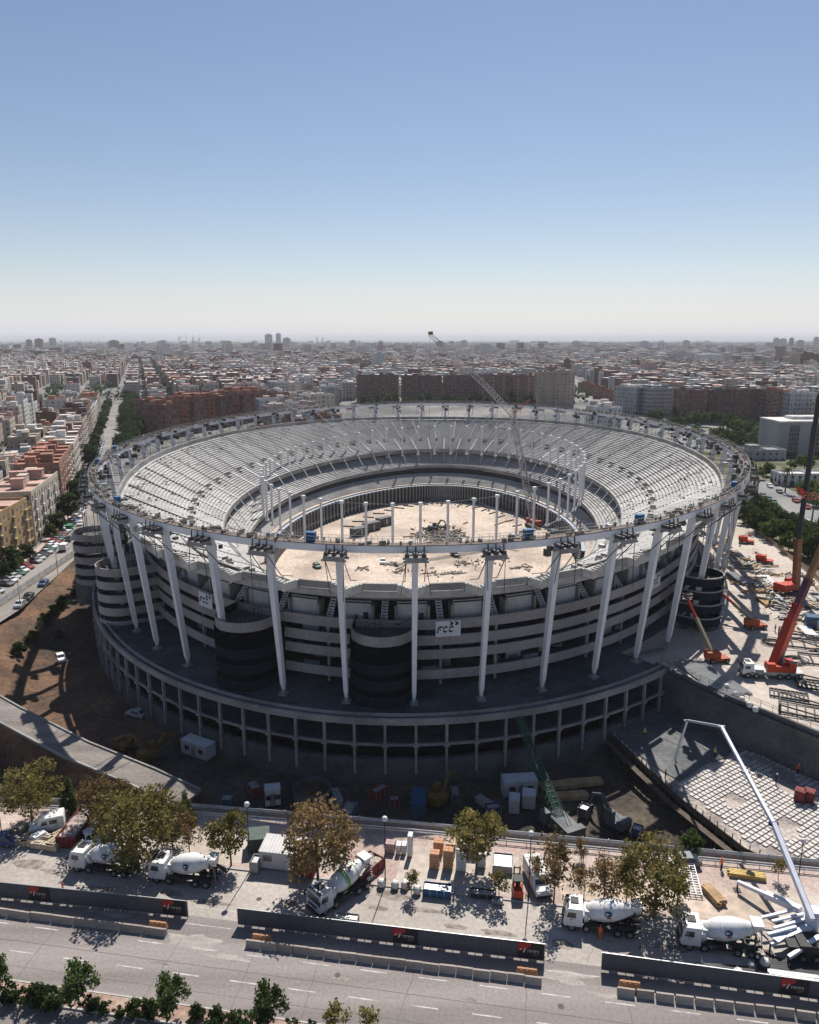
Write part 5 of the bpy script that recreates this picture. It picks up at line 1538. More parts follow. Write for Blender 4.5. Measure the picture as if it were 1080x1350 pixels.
def crawler(p, rz, m, lab, boom=None, bm=None, wid=1.2):
    r_ = empty('crawler_crane', p, rz, lab, 'crane')
    for s_ in (-1, 1):
        mb = MB(); mb.hexa([(-2.6, s_ * 1.9 - .4, 0), (2.6, s_ * 1.9 - .4, 0), (2.6, s_ * 1.9 + .4, 0), (-2.6, s_ * 1.9 + .4, 0)], [(-3, s_ * 1.9 - .4, 1), (3, s_ * 1.9 - .4, 1), (3, s_ * 1.9 + .4, 1), (-3, s_ * 1.9 + .4, 1)]); obj('track', mb, r_, chas)
    mb = MB(); mb.boxb((-.8, 0, 1.1), (5.2, 2.6, 1.6)); mb.boxb((-3.4, 0, 1.2), (1.2, 3.2, 1.8)); obj('body', mb, r_, m)
    mb = MB(); mb.boxb((1.6, 1.6, 1.3), (1.5, 1.0, 1.9)); c = obj('cab', mb, r_, m); mb = MB(); mb.box((2.36, 1.6, 2.5), (.03, .8, 1.0)); obj('cab_window', mb, c, glass)
    if boom:
        inv = mloc(r_).inverted()
        for i, (a, b, w0, w1, n) in enumerate(boom):
            mb = MB(); lattice(mb, inv @ Vector(a), inv @ Vector(b), w0, w1, n, .08 if n == 20 else .13); obj('boom' if i == 0 else 'luffing_jib', mb, r_, bm[i] if isinstance(bm, list) else bm)
        top = inv @ Vector(boom[0][1])
        mb = MB(); mb.tube((-3, 0, 2.8), top, .05, n=4); mb.tube((-3, .6, 2.8), top, .05, n=4); obj('pendant_line', mb, r_, chas)
    return r_
gb = at(738, 1098, PIT + .1); gt = at_d(684, 946, gb.y + 14)
crawler(gb, 2.0, cont_d, 'green crawler crane in the pit with its lattice boom raised', [(gb + Vector((0, 0, 2)), gt, 1.3, .9, 20)], lat_g)
# crane inside the bowl
lat_w = mat('lattice_pale', (0.50, 0.46, 0.45), .5, var=.2, scale=.3); lat_r = mat('lattice_red', (0.36, 0.07, 0.06), .5)
cb = at(703, 694, PITCHZ); ck = at_d(676, 546, cb.y + 2); ctip = at_d(567, 441, cb.y + 4); cmid = at_d(640, 508, cb.y + 2.8)
kb = crawler(cb, 1.9, lat_r, 'tall lattice crawler crane standing on the pitch with its jib above the skyline', [(cb + Vector((0, 0, 2)), ck, 2.2, 2.0, 16), (ck, cmid, 2.2, 1.9, 10), (cmid, ctip, 1.9, 1.3, 10)], [lat_w, lat_w, lat_w])
inv = mloc(kb).inverted(); mb = MB(); bk = ck + Vector((6.5, 0, 5.5)); lattice(mb, inv @ ck, inv @ bk, .8, .5, 6, .06); obj('back_mast', mb, kb, lat_r)
mb = MB(); mb.tube(inv @ bk, inv @ ctip, .05, n=4); mb.tube(inv @ bk, Vector((-3, 0, 2.8)), .05, n=4); 
mb.tube(inv @ ctip, inv @ (ctip + Vector((0, 0, -40))), .045, n=4); obj('hoist_line', mb, kb, chas)
mb = MB(); q = inv @ ctip; mb.box(q + Vector((-.6, 0, .5)), (2.4, 1, 1.2)); obj('jib_head', mb, kb, yel)

# ================================================================== things on the pitch
for i, (px, py, l) in enumerate(((474, 706, 'left'), (490, 699, 'middle'), (507, 692, 'right'))):
    cabin(at(px, py, PITCHZ), .78, 7.0, 3.0, 3.0, cont_d, f'dark cabin on the pitch, {l} one of the row of three', 'cabins on the pitch')
random.seed(5)
bd_ = MB(); bd_.box((0, 0, .2), (5.0, .35, .4)); bdm = bd_.data('beam', dark_st)
for k in range(26):
    t = t_of_phi(20 + 140 * k / 25); p = S(t, 54, PITCHZ + .01)
    o = obj('steel_beam', bdm); o.location = p; o.rotation_euler = (0, 0, outang(t) + random.uniform(.1, .5)); tag(o, 'dark steel beam lying on the sand near the far pitch edge', 'beam', 'steel beams laid radially on the pitch')
mb = MB()
for k in range(240):
    px, py = random.gauss(580, 16), random.gauss(706, 6)
    p = at(px, py, PITCHZ); mb.box((p.x, p.y, p.z + random.uniform(.1, .9)), (random.uniform(.3, 3.5), random.uniform(.15, .5), random.uniform(.15, .8)), random.uniform(0, 3))
o = obj('debris_heap', mb, mats=mat('debris', (0.22, 0.19, 0.16), .9, rand=.0, var=.7, scale=.7), kind='stuff'); o['label'] = 'heap of timber and rubble on the pitch'
excavator(at(572, 700, PITCHZ), .5, cont_d, 'dark excavator working on the heap in the pitch')
timber_pile(545, 707, .4, 8, 4, 2, 'long timber beams lying on the sand left of the heap', timber, PITCHZ)
timber_pile(660, 690, .9, 9, 3, 2, 'pale beams lying on the sand near the lattice crane', timber, PITCHZ)
for (px, py, c, lab) in ((505, 742, 'white', 'white vehicle on the near part of the sand'), (418, 748, 'green', 'dark vehicle on the near left of the sand'), (600, 733, 'black', 'black vehicle on the sand right of a front column')):
    CARS[c].place(at(px, py, PITCHZ), random.uniform(0, 3), lab)
mb = MB(); random.seed(9)
for k in range(190):
    px, py, sg = random.choice(((530, 752, 9), (620, 742, 14), (570, 758, 12), (480, 750, 5), (690, 748, 9), (600, 756, 4), (515, 744, 5), (655, 738, 22)))
    p = at(px + random.gauss(0, sg), py + random.gauss(0, sg * .22), PITCHZ)
    mb.box((p.x, p.y, p.z + .15), (random.choice((.3, .5, .8, 1.4, 3.5)) * random.uniform(.7, 1.3), random.uniform(.12, .6), random.uniform(.1, .5)), random.uniform(0, 3))
o = obj('site_litter', mb, mats=MATS['debris'], kind='stuff'); o['label'] = 'building material strewn over the sand'
# debris on the tiers and rim
mb = MB(); mb2 = MB()
for k in range(1100):
    t = random.random(); ins = random.choice((random.uniform(6, 11), random.uniform(6, 29), random.uniform(6, 14)))
    zr = zrim(t) - 1.5; z = zr + (14 - zr) * (ins - 5.6) / 25
    p = S(t, ins, z); (mb if k % 2 else mb2).box(p + Vector((0, 0, .25)), (random.uniform(.2, 1.6), random.uniform(.15, .5), random.uniform(.1, .45)), random.uniform(0, 3))
o = obj('tier_debris', mb, mats=MATS['debris'], kind='stuff'); o['label'] = 'building rubble scattered over the upper tier'
o = obj('tier_material', mb2, mats=grid_c, kind='stuff'); o['label'] = 'pale boards and sacks scattered over the upper tier'
mb = MB()
for k in range(900):
    t = random.random(); ins = random.uniform(-.7, 1.3); mb.box(S(t, ins, RZ + 1.3 + random.uniform(0, .5)), (random.uniform(.2, 1.2), random.uniform(.1, .4), random.uniform(.1, .9)), random.uniform(0, 3))
o = obj('walkway_clutter', mb, mats=MATS['debris'], kind='stuff'); o['label'] = 'tools and clutter along the ring walkway'

# ================================================================== plaza machines
cr_o = mat('crane_orange', (0.46, 0.05, 0.018), .45, var=.12, scale=1.0); cr_d = mat('boom_dark', (0.10, 0.03, 0.05), .5); crm_brown = mat('boom_brown', (0.28, 0.13, 0.06), .55, var=.2, scale=.5)
mc = at(1014, 892, PZ)
mcr = empty('mobile_crane', mc, -.10, 'orange mobile crane with white cab and telescopic boom on the sunlit plaza', 'crane')
cab(mcr, -5.2, L=2.0, W=2.5, Ht=2.9)
mb = MB(); mb.box((.8, 0, 1.1), (9.6, 2.5, .6)); mb.box((-2.2, 0, 1.5), (1.6, 2.3, .5)); obj('carrier', mb, mcr, steel_g)
for x in (-4.2, -2.7, 1.4, 2.9, 4.4):
    for s_ in (-1, 1): wheel(mcr, x, s_ * 1.15, .58, 1.2)
for x in (-1.4, 5.2):
    for s_ in (-1, 1):
        mb = MB(); mb.beam((x, s_ * 1.2, .8), (x, s_ * 3.2, .8), .3, .3); mb.beam((x, s_ * 3.2, .8), (x, s_ * 3.2, .1), .2, .2); mb.boxb((x, s_ * 3.2, 0), (.6, .6, .1)); obj('outrigger', mb, mcr, conc_dk)
mb = MB(); mb.boxb((1.5, 0, 1.45), (4.2, 2.6, 1.1)); mb.boxb((3.5, 0, 1.5), (1.2, 2.8, 1.7)); mb.boxb((-.2, -.9, 1.5), (1.4, .9, 1.5)); obj('superstructure', mb, mcr, cr_o)
inv = mloc(mcr).inverted()
B0 = inv @ (at_d(1020, 878, mc.y + .6)); B1 = inv @ at_d(1043, 818, mc.y + 3.2); B2 = inv @ at_d(1052, 797, mc.y + 4.2); B3 = inv @ at_d(1066, 764, mc.y + 5.6); B4 = inv @ at_d(1112, 655, mc.y + 10)
for a, b, s_, m in ((B0, B1, 1.5, cr_o), (B1, B2, 1.25, mat('boom_crimson', (.30, .03, .03), .5)), (B2, B3, 1.1, cr_d), (B3, B4, .95, crm_brown)):
    mb = MB(); mb.beam(a - (b - a).normalized() * .05, b, s_, s_ * 1.2); mb.beam(b - (b - a).normalized() * .4, b + (b - a).normalized() * .02, s_ * 1.12, s_ * 1.35); obj('boom_section', mb, mcr, m)
mb = MB(); mb.tube((2.2, .2, 2.2), B0 + (B1 - B0) * .55 + Vector((.3, 0, -.7)), .28, n=8); obj('boom_ram', mb, mcr, rim_m)
# second crane, further back
c2 = at(1040, 782, PZ)
k2 = crawler(c2, .5, cr_o, 'orange crawler crane beside the plaza fence with a tall brown boom', None)
inv = mloc(k2).inverted()
P0, P1, P2 = at_d(1049, 780, c2.y), at_d(1056, 652, c2.y + 2), at_d(1081, 520, c2.y + 4)
mb = MB(); mb.beam(inv @ P0, inv @ (P0 + (P1 - P0) * .55), 1.3, 1.4); obj('boom', mb, k2, crm_brown)
mb = MB(); mb.beam(inv @ (P0 + (P1 - P0) * .55), inv @ P2, 1.0, 1.05); obj('boom_extension', mb, k2, dark_st)
mb = MB(); q = inv @ at_d(1056, 652, c2.y); j = inv @ at_d(1120, 660, c2.y + 1); lattice(mb, q, j, 1.4, 1.2, 8, .12); obj('jib', mb, k2, lat_r)
mb = MB(); q0, q1, q2, q3 = [inv @ at_d(a_, b_, c2.y - 1) for a_, b_ in ((1052, 642), (1059, 644), (1061, 654), (1056, 650))]; dd = Vector((0, .5, 0)); mb.hexa([q0, q1, q2, q3], [q0 + dd, q1 + dd, q2 + dd, q3 + dd]); obj('jib_bracket', mb, k2, red_p)
def lift(px, py, tx, ty, dy, rz, lab, m=org):
    p = at(px, py, PZ); r_ = empty('boom_lift', p, rz, lab, 'boom lift', 'boom lifts working at the facade'); inv = mloc(r_).inverted()
    mb = MB(); mb.boxb((0, 0, .5), (4.2, 2.2, .5)); mb.boxb((-1.0, 0, 1.0), (2.6, 1.9, 1.2)); obj('body', mb, r_, m)
    for x in (-1.5, 1.5):
        for s_ in (-1, 1): wheel(r_, x, s_ * 1.1, .5, 1.3)
    a = Vector((-1.2, 0, 2.1)); b = inv @ at_d(tx, ty, p.y + dy); m_ = a + (b - a) * .62
    mb = MB(); mb.beam(a, m_, .55, .6); obj('boom', mb, r_, mat('boom_khaki', (.36, .31, .20), .5))
    mb = MB(); mb.beam(m_, b, .42, .46); obj('boom_extension', mb, r_, cr_o)
    mb = MB(); mb.boxb(b + Vector((0, 0, -.3)), (1.8, .9, .1))
    for z in (.2, .8):
        for s_ in (-1, 1): mb.beam(b + Vector((-.9, s_ * .45, z)), b + Vector((.9, s_ * .45, z)), .06, .06); mb.beam(b + Vector((s_ * .9, -.45, z)), b + Vector((s_ * .9, .45, z)), .06, .06)
    obj('basket', mb, r_, steel_g)
lift(945, 872, 906, 788, 7, .1, 'orange boom lift with its arm raised beside the right ramp tower')
lift(996, 828, 953, 783, 6, .15, 'orange boom lift further back with its arm towards the facade')
lift(1008, 742, 996, 728, 3, -.6, 'orange telehandler by the plaza fence, nearer of two', red_p)
lift(984, 716, 990, 706, 3, -.4, 'red telehandler by the plaza fence, farther of two', red_p)
# materials on the plaza
def tubes(c0, c1, wd, n, lab, m, r_=.12, layers=1, nm='tube_bundle', cat='tubes'):
    a, b = at(*c0, PZ), at(*c1, PZ); L_ = (b - a).length; rt = empty(nm, (a + b) / 2, math.atan2((b - a).y, (b - a).x), lab, cat)
    mb = MB(); mb.tube((-L_ / 2, 0, .25), (L_ / 2, 0, .25), r_, n=6); d = mb.data('tube', m)
    for k in range(layers):
        for i in range(n):
            o = obj('tube', d, rt); o.location = (random.uniform(-.3, .3), (i - (n - 1) / 2) * wd / n, k * r_ * 2.1)
    mb = MB()
    for x in (-L_ * .35, 0, L_ * .35): mb.boxb((x, 0, 0), (.15, wd + .3, .14))
    obj('bearer', mb, rt, timber)
tubes((905, 872), (972, 918), 6.0, 16, 'wide spread of galvanised tubes along the plaza edge', steel_g, .16, 1)
tubes((962, 758), (985, 772), 2.4, 6, 'grey pipes stacked on the plaza behind the boom lifts', steel_g, .2, 2)
tubes((1005, 760), (1022, 778), 3.0, 7, 'white pipes by the plaza fence near the brown crane', white_st, .2, 1)
tubes((975, 742), (1000, 748), 3.0, 6, 'pale beams laid on the plaza beside the red telehandler', conc, .2, 1)
def frame3(px, py, rz, L_, W_, h, lab, m, n=4):
    r_ = empty('steel_frame', at(px, py, PZ), rz, lab, 'steel frame', 'steel frames stored on the plaza')
    mb = MB()
    for y in (-W_ / 2, W_ / 2): mb.beam((-L_ / 2, y, .3), (L_ / 2, y, .3), .25, .3)
    for i in range(n + 1): mb.beam((-L_ / 2 + L_ * i / n, -W_ / 2, .3), (-L_ / 2 + L_ * i / n, W_ / 2, .3), .2, .25)
    obj('lower_frame', mb, r_, m)
    if h:
        mb = MB()
        for y in (-W_ / 2, W_ / 2):
            mb.beam((-L_ / 2, y, .3), (-L_ / 2, y, h), .2, .2); mb.beam((-L_ / 2, y, h), (L_ / 2, y, .5), .2, .2)
        mb.beam((-L_ / 2, -W_ / 2, h), (-L_ / 2, W_ / 2, h), .2, .2); obj('raised_frame', mb, r_, m)
frame3(1060, 850, -.35, 9, 5, 2.4, 'dark steel frame with one raised end near the orange crane boom', dark_st)
frame3(1085, 872, -.3, 8, 5, 0, 'dark flat steel frame at the right edge of the plaza', dark_st)
frame3(1062, 938, -.45, 8, 5, 1.5, 'dark rebar frame near the plaza edge at right', dark_st, 6)
frame3(855, 862, .42, 8, 2.0, 0, 'pale ladder frame lying on the podium by the right columns', steel_g, 9)
for (px, py, rz, L_, W_, h, lab, n) in ((1040, 918, -.4, 6, 3, 0, 'flat dark rebar mat on the plaza below the orange crane', 9), (1075, 905, -.35, 6, 4, 1.2, 'dark rebar cage at the right edge below the blue container', 8), (1030, 800, -.5, 5, 3, 1.6, 'dark steel frame between the two cranes', 5), (1062, 800, -.4, 6, 3, 0, 'flat steel frame right of the brown boom crane', 6), (1010, 778, -.6, 5, 2.4, 1.0, 'small steel frame by the white pipes', 5)):
    frame3(px, py, rz, L_, W_, h, lab, dark_st, n)
tubes((1058, 828), (1072, 842), 2.4, 8, 'white tubes stacked in front of the blue container', white_st, .14, 2)
tubes((1000, 790), (1014, 800), 1.6, 6, 'timber poles beside the dark boom lift on the plaza', timber, .14, 2)
tubes((1040, 762), (1060, 775), 2.2, 7, 'grey pipes by the fence right of the crane tracks', steel_g, .18, 2)
tubes((968, 728), (980, 738), 1.6, 6, 'grey bars laid by the red telehandler', steel_g, .16, 2)
mb0 = MB()
for (px, py, lab) in ((1019, 848, 'coil of black cable left of the crane boom'), (1047, 872, 'coil of dark cable right of the crane boom')):
    mb = MB(); n = 20
    for k in range(7):
        rr = random.uniform(1.5, 2.5); ox, oy = random.uniform(-.4, .4), random.uniform(-.3, .3)
        mb.path([(ox + rr * math.cos(2 * PI * i / n), oy + rr * .8 * math.sin(2 * PI * i / n), .12 + k * .07) for i in range(n + 1)], .08, n=4)
    o = obj('cable_coil', mb, mats=dark_st); o.location = at(px, py, PZ); tag(o, lab, 'cable coil')
cabin(at(1078, 828, PZ), -.3, 5, 2.4, 2.5, cont_b, 'blue container on the plaza at the right edge', None, 'storage_container', 'container')
cabin(at(1054, 1057, SLZ), .9, 1.4, 1.4, 1.9, rust, 'red stillage on the slab beside the white drums', None, 'stillage', 'stillage')
cabin(at(1066, 1058, SLZ), .9, 1.4, 1.4, 1.9, rust, 'second red stillage on the slab, right of the first', None, 'stillage', 'stillage')
for i, (px, py) in enumerate(((958, 908), (970, 918), (978, 925), (988, 932), (996, 938))):
    bag(px, py, ['first', 'second', 'third', 'fourth', 'fifth'][i] + ' grey bulk bag from the tubes along the plaza edge', 1.0, PZ)
for i, (px, py, n) in enumerate(((935, 795, 9), (945, 780, 9))):
    r_ = empty('scaffold_tower', at(px, py + 12, PZ), .5 + .3 * i, ['dark scaffold tower at the right ramp tower', 'dark scaffold tower behind the right ramp tower'][i], 'scaffold')
    mb = MB(); lattice(mb, (0, 0, 0), (0, 0, 16), 2.4, 2.4, n, .06); obj('frame', mb, r_, steel_g)
    mb = MB()
    for z in (4, 8, 12, 15.6): mb.box((0, 0, z), (2.3, 2.3, .08))
    obj('deck', mb, r_, timber)
random.seed(21); mbs = [MB(), MB(), MB()]
for k in range(900):
    px = random.uniform(955, 1088); f = random.uniform(.3, 1.0); py = 735 + (px - 955) * f + random.gauss(0, 8)
    p = at(px, py, PZ)
    if p.x > 118 or (py > 870 and random.random() < .6): continue
    q = noise.noise(Vector((p.x * .12, p.y * .12, 4)))
    if q < -.05: continue
    a_ = round((q * 9)) * .8
    L_ = random.choice((.4, .8, 1.5, 3, 5)); mbs[k % 3].box((p.x, p.y, PZ + random.uniform(.05, .6)), (L_ * random.uniform(.7, 1.2), random.uniform(.12, .5), random.uniform(.1, .6)), a_ + random.gauss(0, .12))
for m_, mt, nm, lab in zip(mbs, (mat('litter', (0.30, 0.27, 0.25), .8, var=.8, scale=.5), steel_g, timber), ('plaza_litter', 'steel_stock', 'timber_stock'), ('small building material strewn along the plaza', 'steel bars and tubes stored along the plaza', 'timber strewn along the plaza')):
    o = obj(nm, m_, mats=mt, kind='stuff'); o['label'] = lab
# fence along the plaza rim
pf_ = [Vector((p.x, p.y, PZ)) for p in pl_out]
panel_fence('plaza_fence', [p + Vector((-1.2, 0, 0)) for p in pf_], 1.3, 'low tan fence along the outer rim of the plaza', seg=4, m=mat('fence_tan', (0.42, 0.30, 0.20), .7, var=.2, scale=1), ribs=False)
mb = MB()
for a, b in zip(PLZ_EDGE, PLZ_EDGE[1:]):
    a3, b3 = Vector((a[0], a[1], PZ + .25)), Vector((b[0], b[1], PZ + .25)); mb.beam(a3, b3, .5, .5); mb.beam(a3 + Vector((-.25, -.3, -1.0)), b3 + Vector((-.25, -.3, -1.0)), .5, .6)
    off = Vector((1.2, .8, 0))
    for z in (.4, .8): mb.beam(a3 + off + Vector((0, 0, z)), b3 + off + Vector((0, 0, z)), .05, .06)
    for i in range(8):
        q = a3 + (b3 - a3) * i / 8 + off; mb.beam(q + Vector((0, 0, -.25)), q + Vector((0, 0, .85)), .06, .06)
obj('plaza_edge_wall', mb, mats=conc_dk, kind='structure')
# ================================================================== trees
def leaf_mat(name, c1, c2, c3):
    m = bpy.data.materials.new(name); m.use_nodes = True; n = m.node_tree
    for x in list(n.nodes): n.nodes.remove(x)
    out = n.nodes.new('ShaderNodeOutputMaterial')
    tc = n.nodes.new('ShaderNodeTexCoord'); nz = n.nodes.new('ShaderNodeTexNoise'); nz.inputs['Scale'].default_value = 1.1; nz.inputs['Detail'].default_value = 3
    n.links.new(tc.outputs['Object'], nz.inputs[0])
    rp = n.nodes.new('ShaderNodeValToRGB'); e = rp.color_ramp.elements
    e[0].position = .32; e[0].color = (*c1, 1); e[1].position = .68; e[1].color = (*c3, 1)
    k = e.new(.5); k.color = (*c2, 1)
    n.links.new(nz.outputs[0], rp.inputs[0])
    oi = n.nodes.new('ShaderNodeObjectInfo'); hs = n.nodes.new('ShaderNodeHueSaturation'); mr = n.nodes.new('ShaderNodeMapRange'); mr.inputs[3].default_value = .75; mr.inputs[4].default_value = 1.3
    n.links.new(oi.outputs['Random'], mr.inputs[0]); n.links.new(mr.outputs[0], hs.inputs['Value']); n.links.new(rp.outputs[0], hs.inputs['Color'])
    d = n.nodes.new('ShaderNodeBsdfDiffuse'); t = n.nodes.new('ShaderNodeBsdfTranslucent'); mx = n.nodes.new('ShaderNodeMixShader'); mx.inputs[0].default_value = .42
    n.links.new(hs.outputs[0], d.inputs[0]); n.links.new(hs.outputs[0], t.inputs[0])
    n.links.new(d.outputs[0], mx.inputs[1]); n.links.new(t.outputs[0], mx.inputs[2]); n.links.new(mx.outputs[0], out.inputs[0])
    MATS[name] = m
    return m
lf_olive = leaf_mat('leaf_olive', (0.055, 0.058, 0.018), (0.16, 0.142, 0.045), (0.32, 0.25, 0.095))
lf_brown = leaf_mat('leaf_autumn', (0.08, 0.065, 0.025), (0.20, 0.14, 0.065), (0.34, 0.22, 0.12))
lf_dark = leaf_mat('leaf_dark_green', (0.02, 0.034, 0.012), (0.045, 0.07, 0.024), (0.085, 0.115, 0.04))
lf_green = leaf_mat('leaf_green', (0.03, 0.055, 0.014), (0.07, 0.105, 0.03), (0.14, 0.175, 0.06))
bark = mat('bark', (0.16, 0.125, 0.095), .9, var=.35, scale=2.5)
def foliage(rng, n_clump, per, rad, hgt, z0, leaf, shape='round', sparse=0.0):
    """leaf quads scattered in clumps through the crown volume"""
    P = []
    C = []
    while len(C) < n_clump:
        p = rng.uniform(-1, 1, 3)
        q = p.copy()
        if shape == 'cone': lim = max(.12, .95 - .8 * (p[2] + 1) / 2); ok = math.hypot(p[0], p[1]) < lim
        else:
            wz = p[2] if p[2] < 0 else p[2]
            ok = p @ p < 1 and (p @ p > .12 or rng.random() < .4)
        if ok and noise.noise(Vector(p * 1.6) + Vector((rad, z0, per))) > -.32 + sparse * .6: C.append(p)
    C = np.array(C)
    c = np.repeat(C, per, axis=0)
    off = rng.normal(0, 1, (len(c), 3)); off /= np.maximum(np.linalg.norm(off, axis=1, keepdims=True), 1e-6)
    off *= (rng.random((len(c), 1)) ** .5) * (1.18 / n_clump ** .33)
    p = (c + off) * np.array([rad, rad, hgt / 2]) + np.array([0, 0, z0 + hgt / 2])
    n = len(p)
    d1 = rng.normal(0, 1, (n, 3)); d1 /= np.linalg.norm(d1, axis=1, keepdims=True)
    d2 = rng.normal(0, 1, (n, 3)); d2 -= (d1 * d2).sum(1, keepdims=True) * d1; d2 /= np.linalg.norm(d2, axis=1, keepdims=True)
    s = leaf * rng.uniform(.5, 1.6, (n, 1))
    v = np.empty((n, 4, 3)); v[:, 0] = p - d1 * s; v[:, 1] = p + d2 * s * .62; v[:, 2] = p + d1 * s; v[:, 3] = p - d2 * s * .62
    return v.reshape(-1, 3), C * np.array([rad, rad, hgt / 2]) + np.array([0, 0, z0 + hgt / 2])
def quads_mesh(name, v, m):
    me = bpy.data.meshes.new(name); n = len(v) // 4
    me.vertices.add(len(v)); me.vertices.foreach_set('co', v.astype(np.float32).ravel())
    me.loops.add(n * 4); me.loops.foreach_set('vertex_index', np.arange(n * 4, dtype=np.int32))
    me.polygons.add(n); me.polygons.foreach_set('loop_start', np.arange(0, n * 4, 4, dtype=np.int32)); me.polygons.foreach_set('loop_total', np.full(n, 4, dtype=np.int32))
    me.materials.append(m); me.update(calc_edges=True); return me
def tree_proto(name, seed, rad, hgt, z0, m, n_clump=34, per=80, leaf=.22, shape='round', trunk=.2, sparse=0., label='tree', cat='tree'):
    rng = np.random.default_rng(seed)
    r_ = empty(name, (0, 0, -60), 0, label, cat)
    v, C = foliage(rng, n_clump, per, rad, hgt, z0, leaf, shape, sparse)
    obj('crown', quads_mesh('crown', v, m), r_)
    mb = MB(); top = z0 + hgt * .55
    mb.tube((0, 0, -.1), (.05, .03, z0 * .8 + .2), trunk, trunk * .75, n=7); mb.tube((.05, .03, z0 * .8 + .2), (.1, 0, top), trunk * .75, trunk * .25, n=6)
    for k in range(min(14, n_clump)):
        c = C[int(rng.integers(len(C)))]; s_ = .3 + .6 * rng.random(); a = Vector((.07, 0, z0 * .7 + (top - z0 * .7) * s_ * .6)); mb.tube(a, Vector(c), trunk * .32, trunk * .08, n=4)
    obj('trunk', mb, r_, bark)
    return r_
_tp = {}
def TP(key, *a, **k):
    if key not in _tp: _tp[key] = Proto(tree_proto(*a, **k))
    return _tp[key]
def plant(key, loc, lab, group=None, scale=1.0, rz=None):
    return _tp[key].place(loc, random.uniform(0, 6.28) if rz is None else rz, lab, group, scale)
TP('plane_a', 'plane_tree', 1, 4.4, 7.2, 2.2, lf_olive, 46, 95, .19)
TP('plane_b', 'plane_tree', 2, 4.0, 7.6, 2.0, lf_brown, 44, 95, .19)
TP('plane_c', 'plane_tree', 3, 5.0, 8.4, 2.6, lf_olive, 60, 95, .20, trunk=.26)
TP('round_g', 'round_tree', 4, 2.7, 4.8, 2.4, lf_olive, 34, 85, .17, trunk=.14)
TP('slim_b', 'slim_tree', 5, 2.1, 5.6, 1.8, lf_brown, 24, 60, .16, trunk=.1, sparse=.35)
TP('sapling', 'sapling', 6, .9, 2.4, 1.0, lf_olive, 12, 40, .12, trunk=.05, sparse=.2)
TP('conic_d', 'cypress_tree', 7, 1.6, 5.2, .4, lf_dark, 34, 80, .15, shape='cone', trunk=.12)
TP('bush', 'bush', 8, 1.0, 1.7, .05, lf_dark, 22, 60, .13, trunk=.06, cat='bush')
TP('bush_g', 'bush', 9, 1.2, 2.2, .1, lf_green, 24, 60, .14, trunk=.06, cat='bush')
TP('small_g', 'young_tree', 10, 1.5, 3.0, 1.1, lf_green, 22, 70, .15, trunk=.09)
G_ = 'trees in the works yard'
for key, px, py, sc, lab in (
    ('plane_a', 42, 1082, .88, 'olive plane tree at the far left of the yard above the material bays'),
    ('conic_d', 93, 1070, .9, 'small dark conical tree between the left plane tree and the red skip'),
    ('plane_b', 138, 1100, .84, 'brownish plane tree behind the red skip'),
    ('plane_c', 183, 1148, 1.02, 'largest olive plane tree, standing over the two left mixer trucks'),
    ('plane_a', 228, 1118, .66, 'olive plane tree pressed against the right side of the largest one'),
    ('conic_d', 246, 1086, .8, 'dark conical tree by the pit fence right of the largest tree'),
    ('slim_b', 250, 1128, .8, 'small rust-coloured tree above the second mixer truck'),
    ('round_g', 305, 1141, .95, 'small olive tree left of the white site hut'),
    ('plane_b', 420, 1168, 1.1, 'big russet plane tree shading the white site hut'),
    ('round_g', 628, 1152, 1.15, 'round olive tree among the block pallets'),
    ('slim_b', 730, 1190, 1.15, 'slim brown tree right of the white van'),
    ('slim_b', 796, 1196, .95, 'sparse brown tree behind the fourth mixer truck'),
    ('slim_b', 826, 1185, .8, 'thin sparse tree left of the tall olive tree'),
    ('plane_a', 862, 1208, .98, 'tall olive tree between the two right mixer trucks'),
    ('small_g', 893, 1190, .8, 'slender green tree beside the white rebar rack'),
    ('sapling', 543, 1180, 1.0, 'tiny sapling between the white bulk bags'),
    ('sapling', 658, 1188, 1.25, 'tall thin sapling left of the forklift'),
    ('sapling', 1026, 1160, .9, 'little sapling near the pit fence at the pump'),
    ('slim_b', 765, 1135, .45, 'very small bare tree behind the brown trees'),
    ('bush_g', 912, 1122, 1.2, 'bright green bush at the pit edge by the slab'),
    ('slim_b', 705, 1165, .55, 'low brown shrub leaning over the white van'),
    ('slim_b', 770, 1180, .55, 'low olive shrub between the sparse trees')):
    plant(key, at(px, py, .13), lab, G_, sc)
HB = 'plants of the median strip'
random.seed(31)
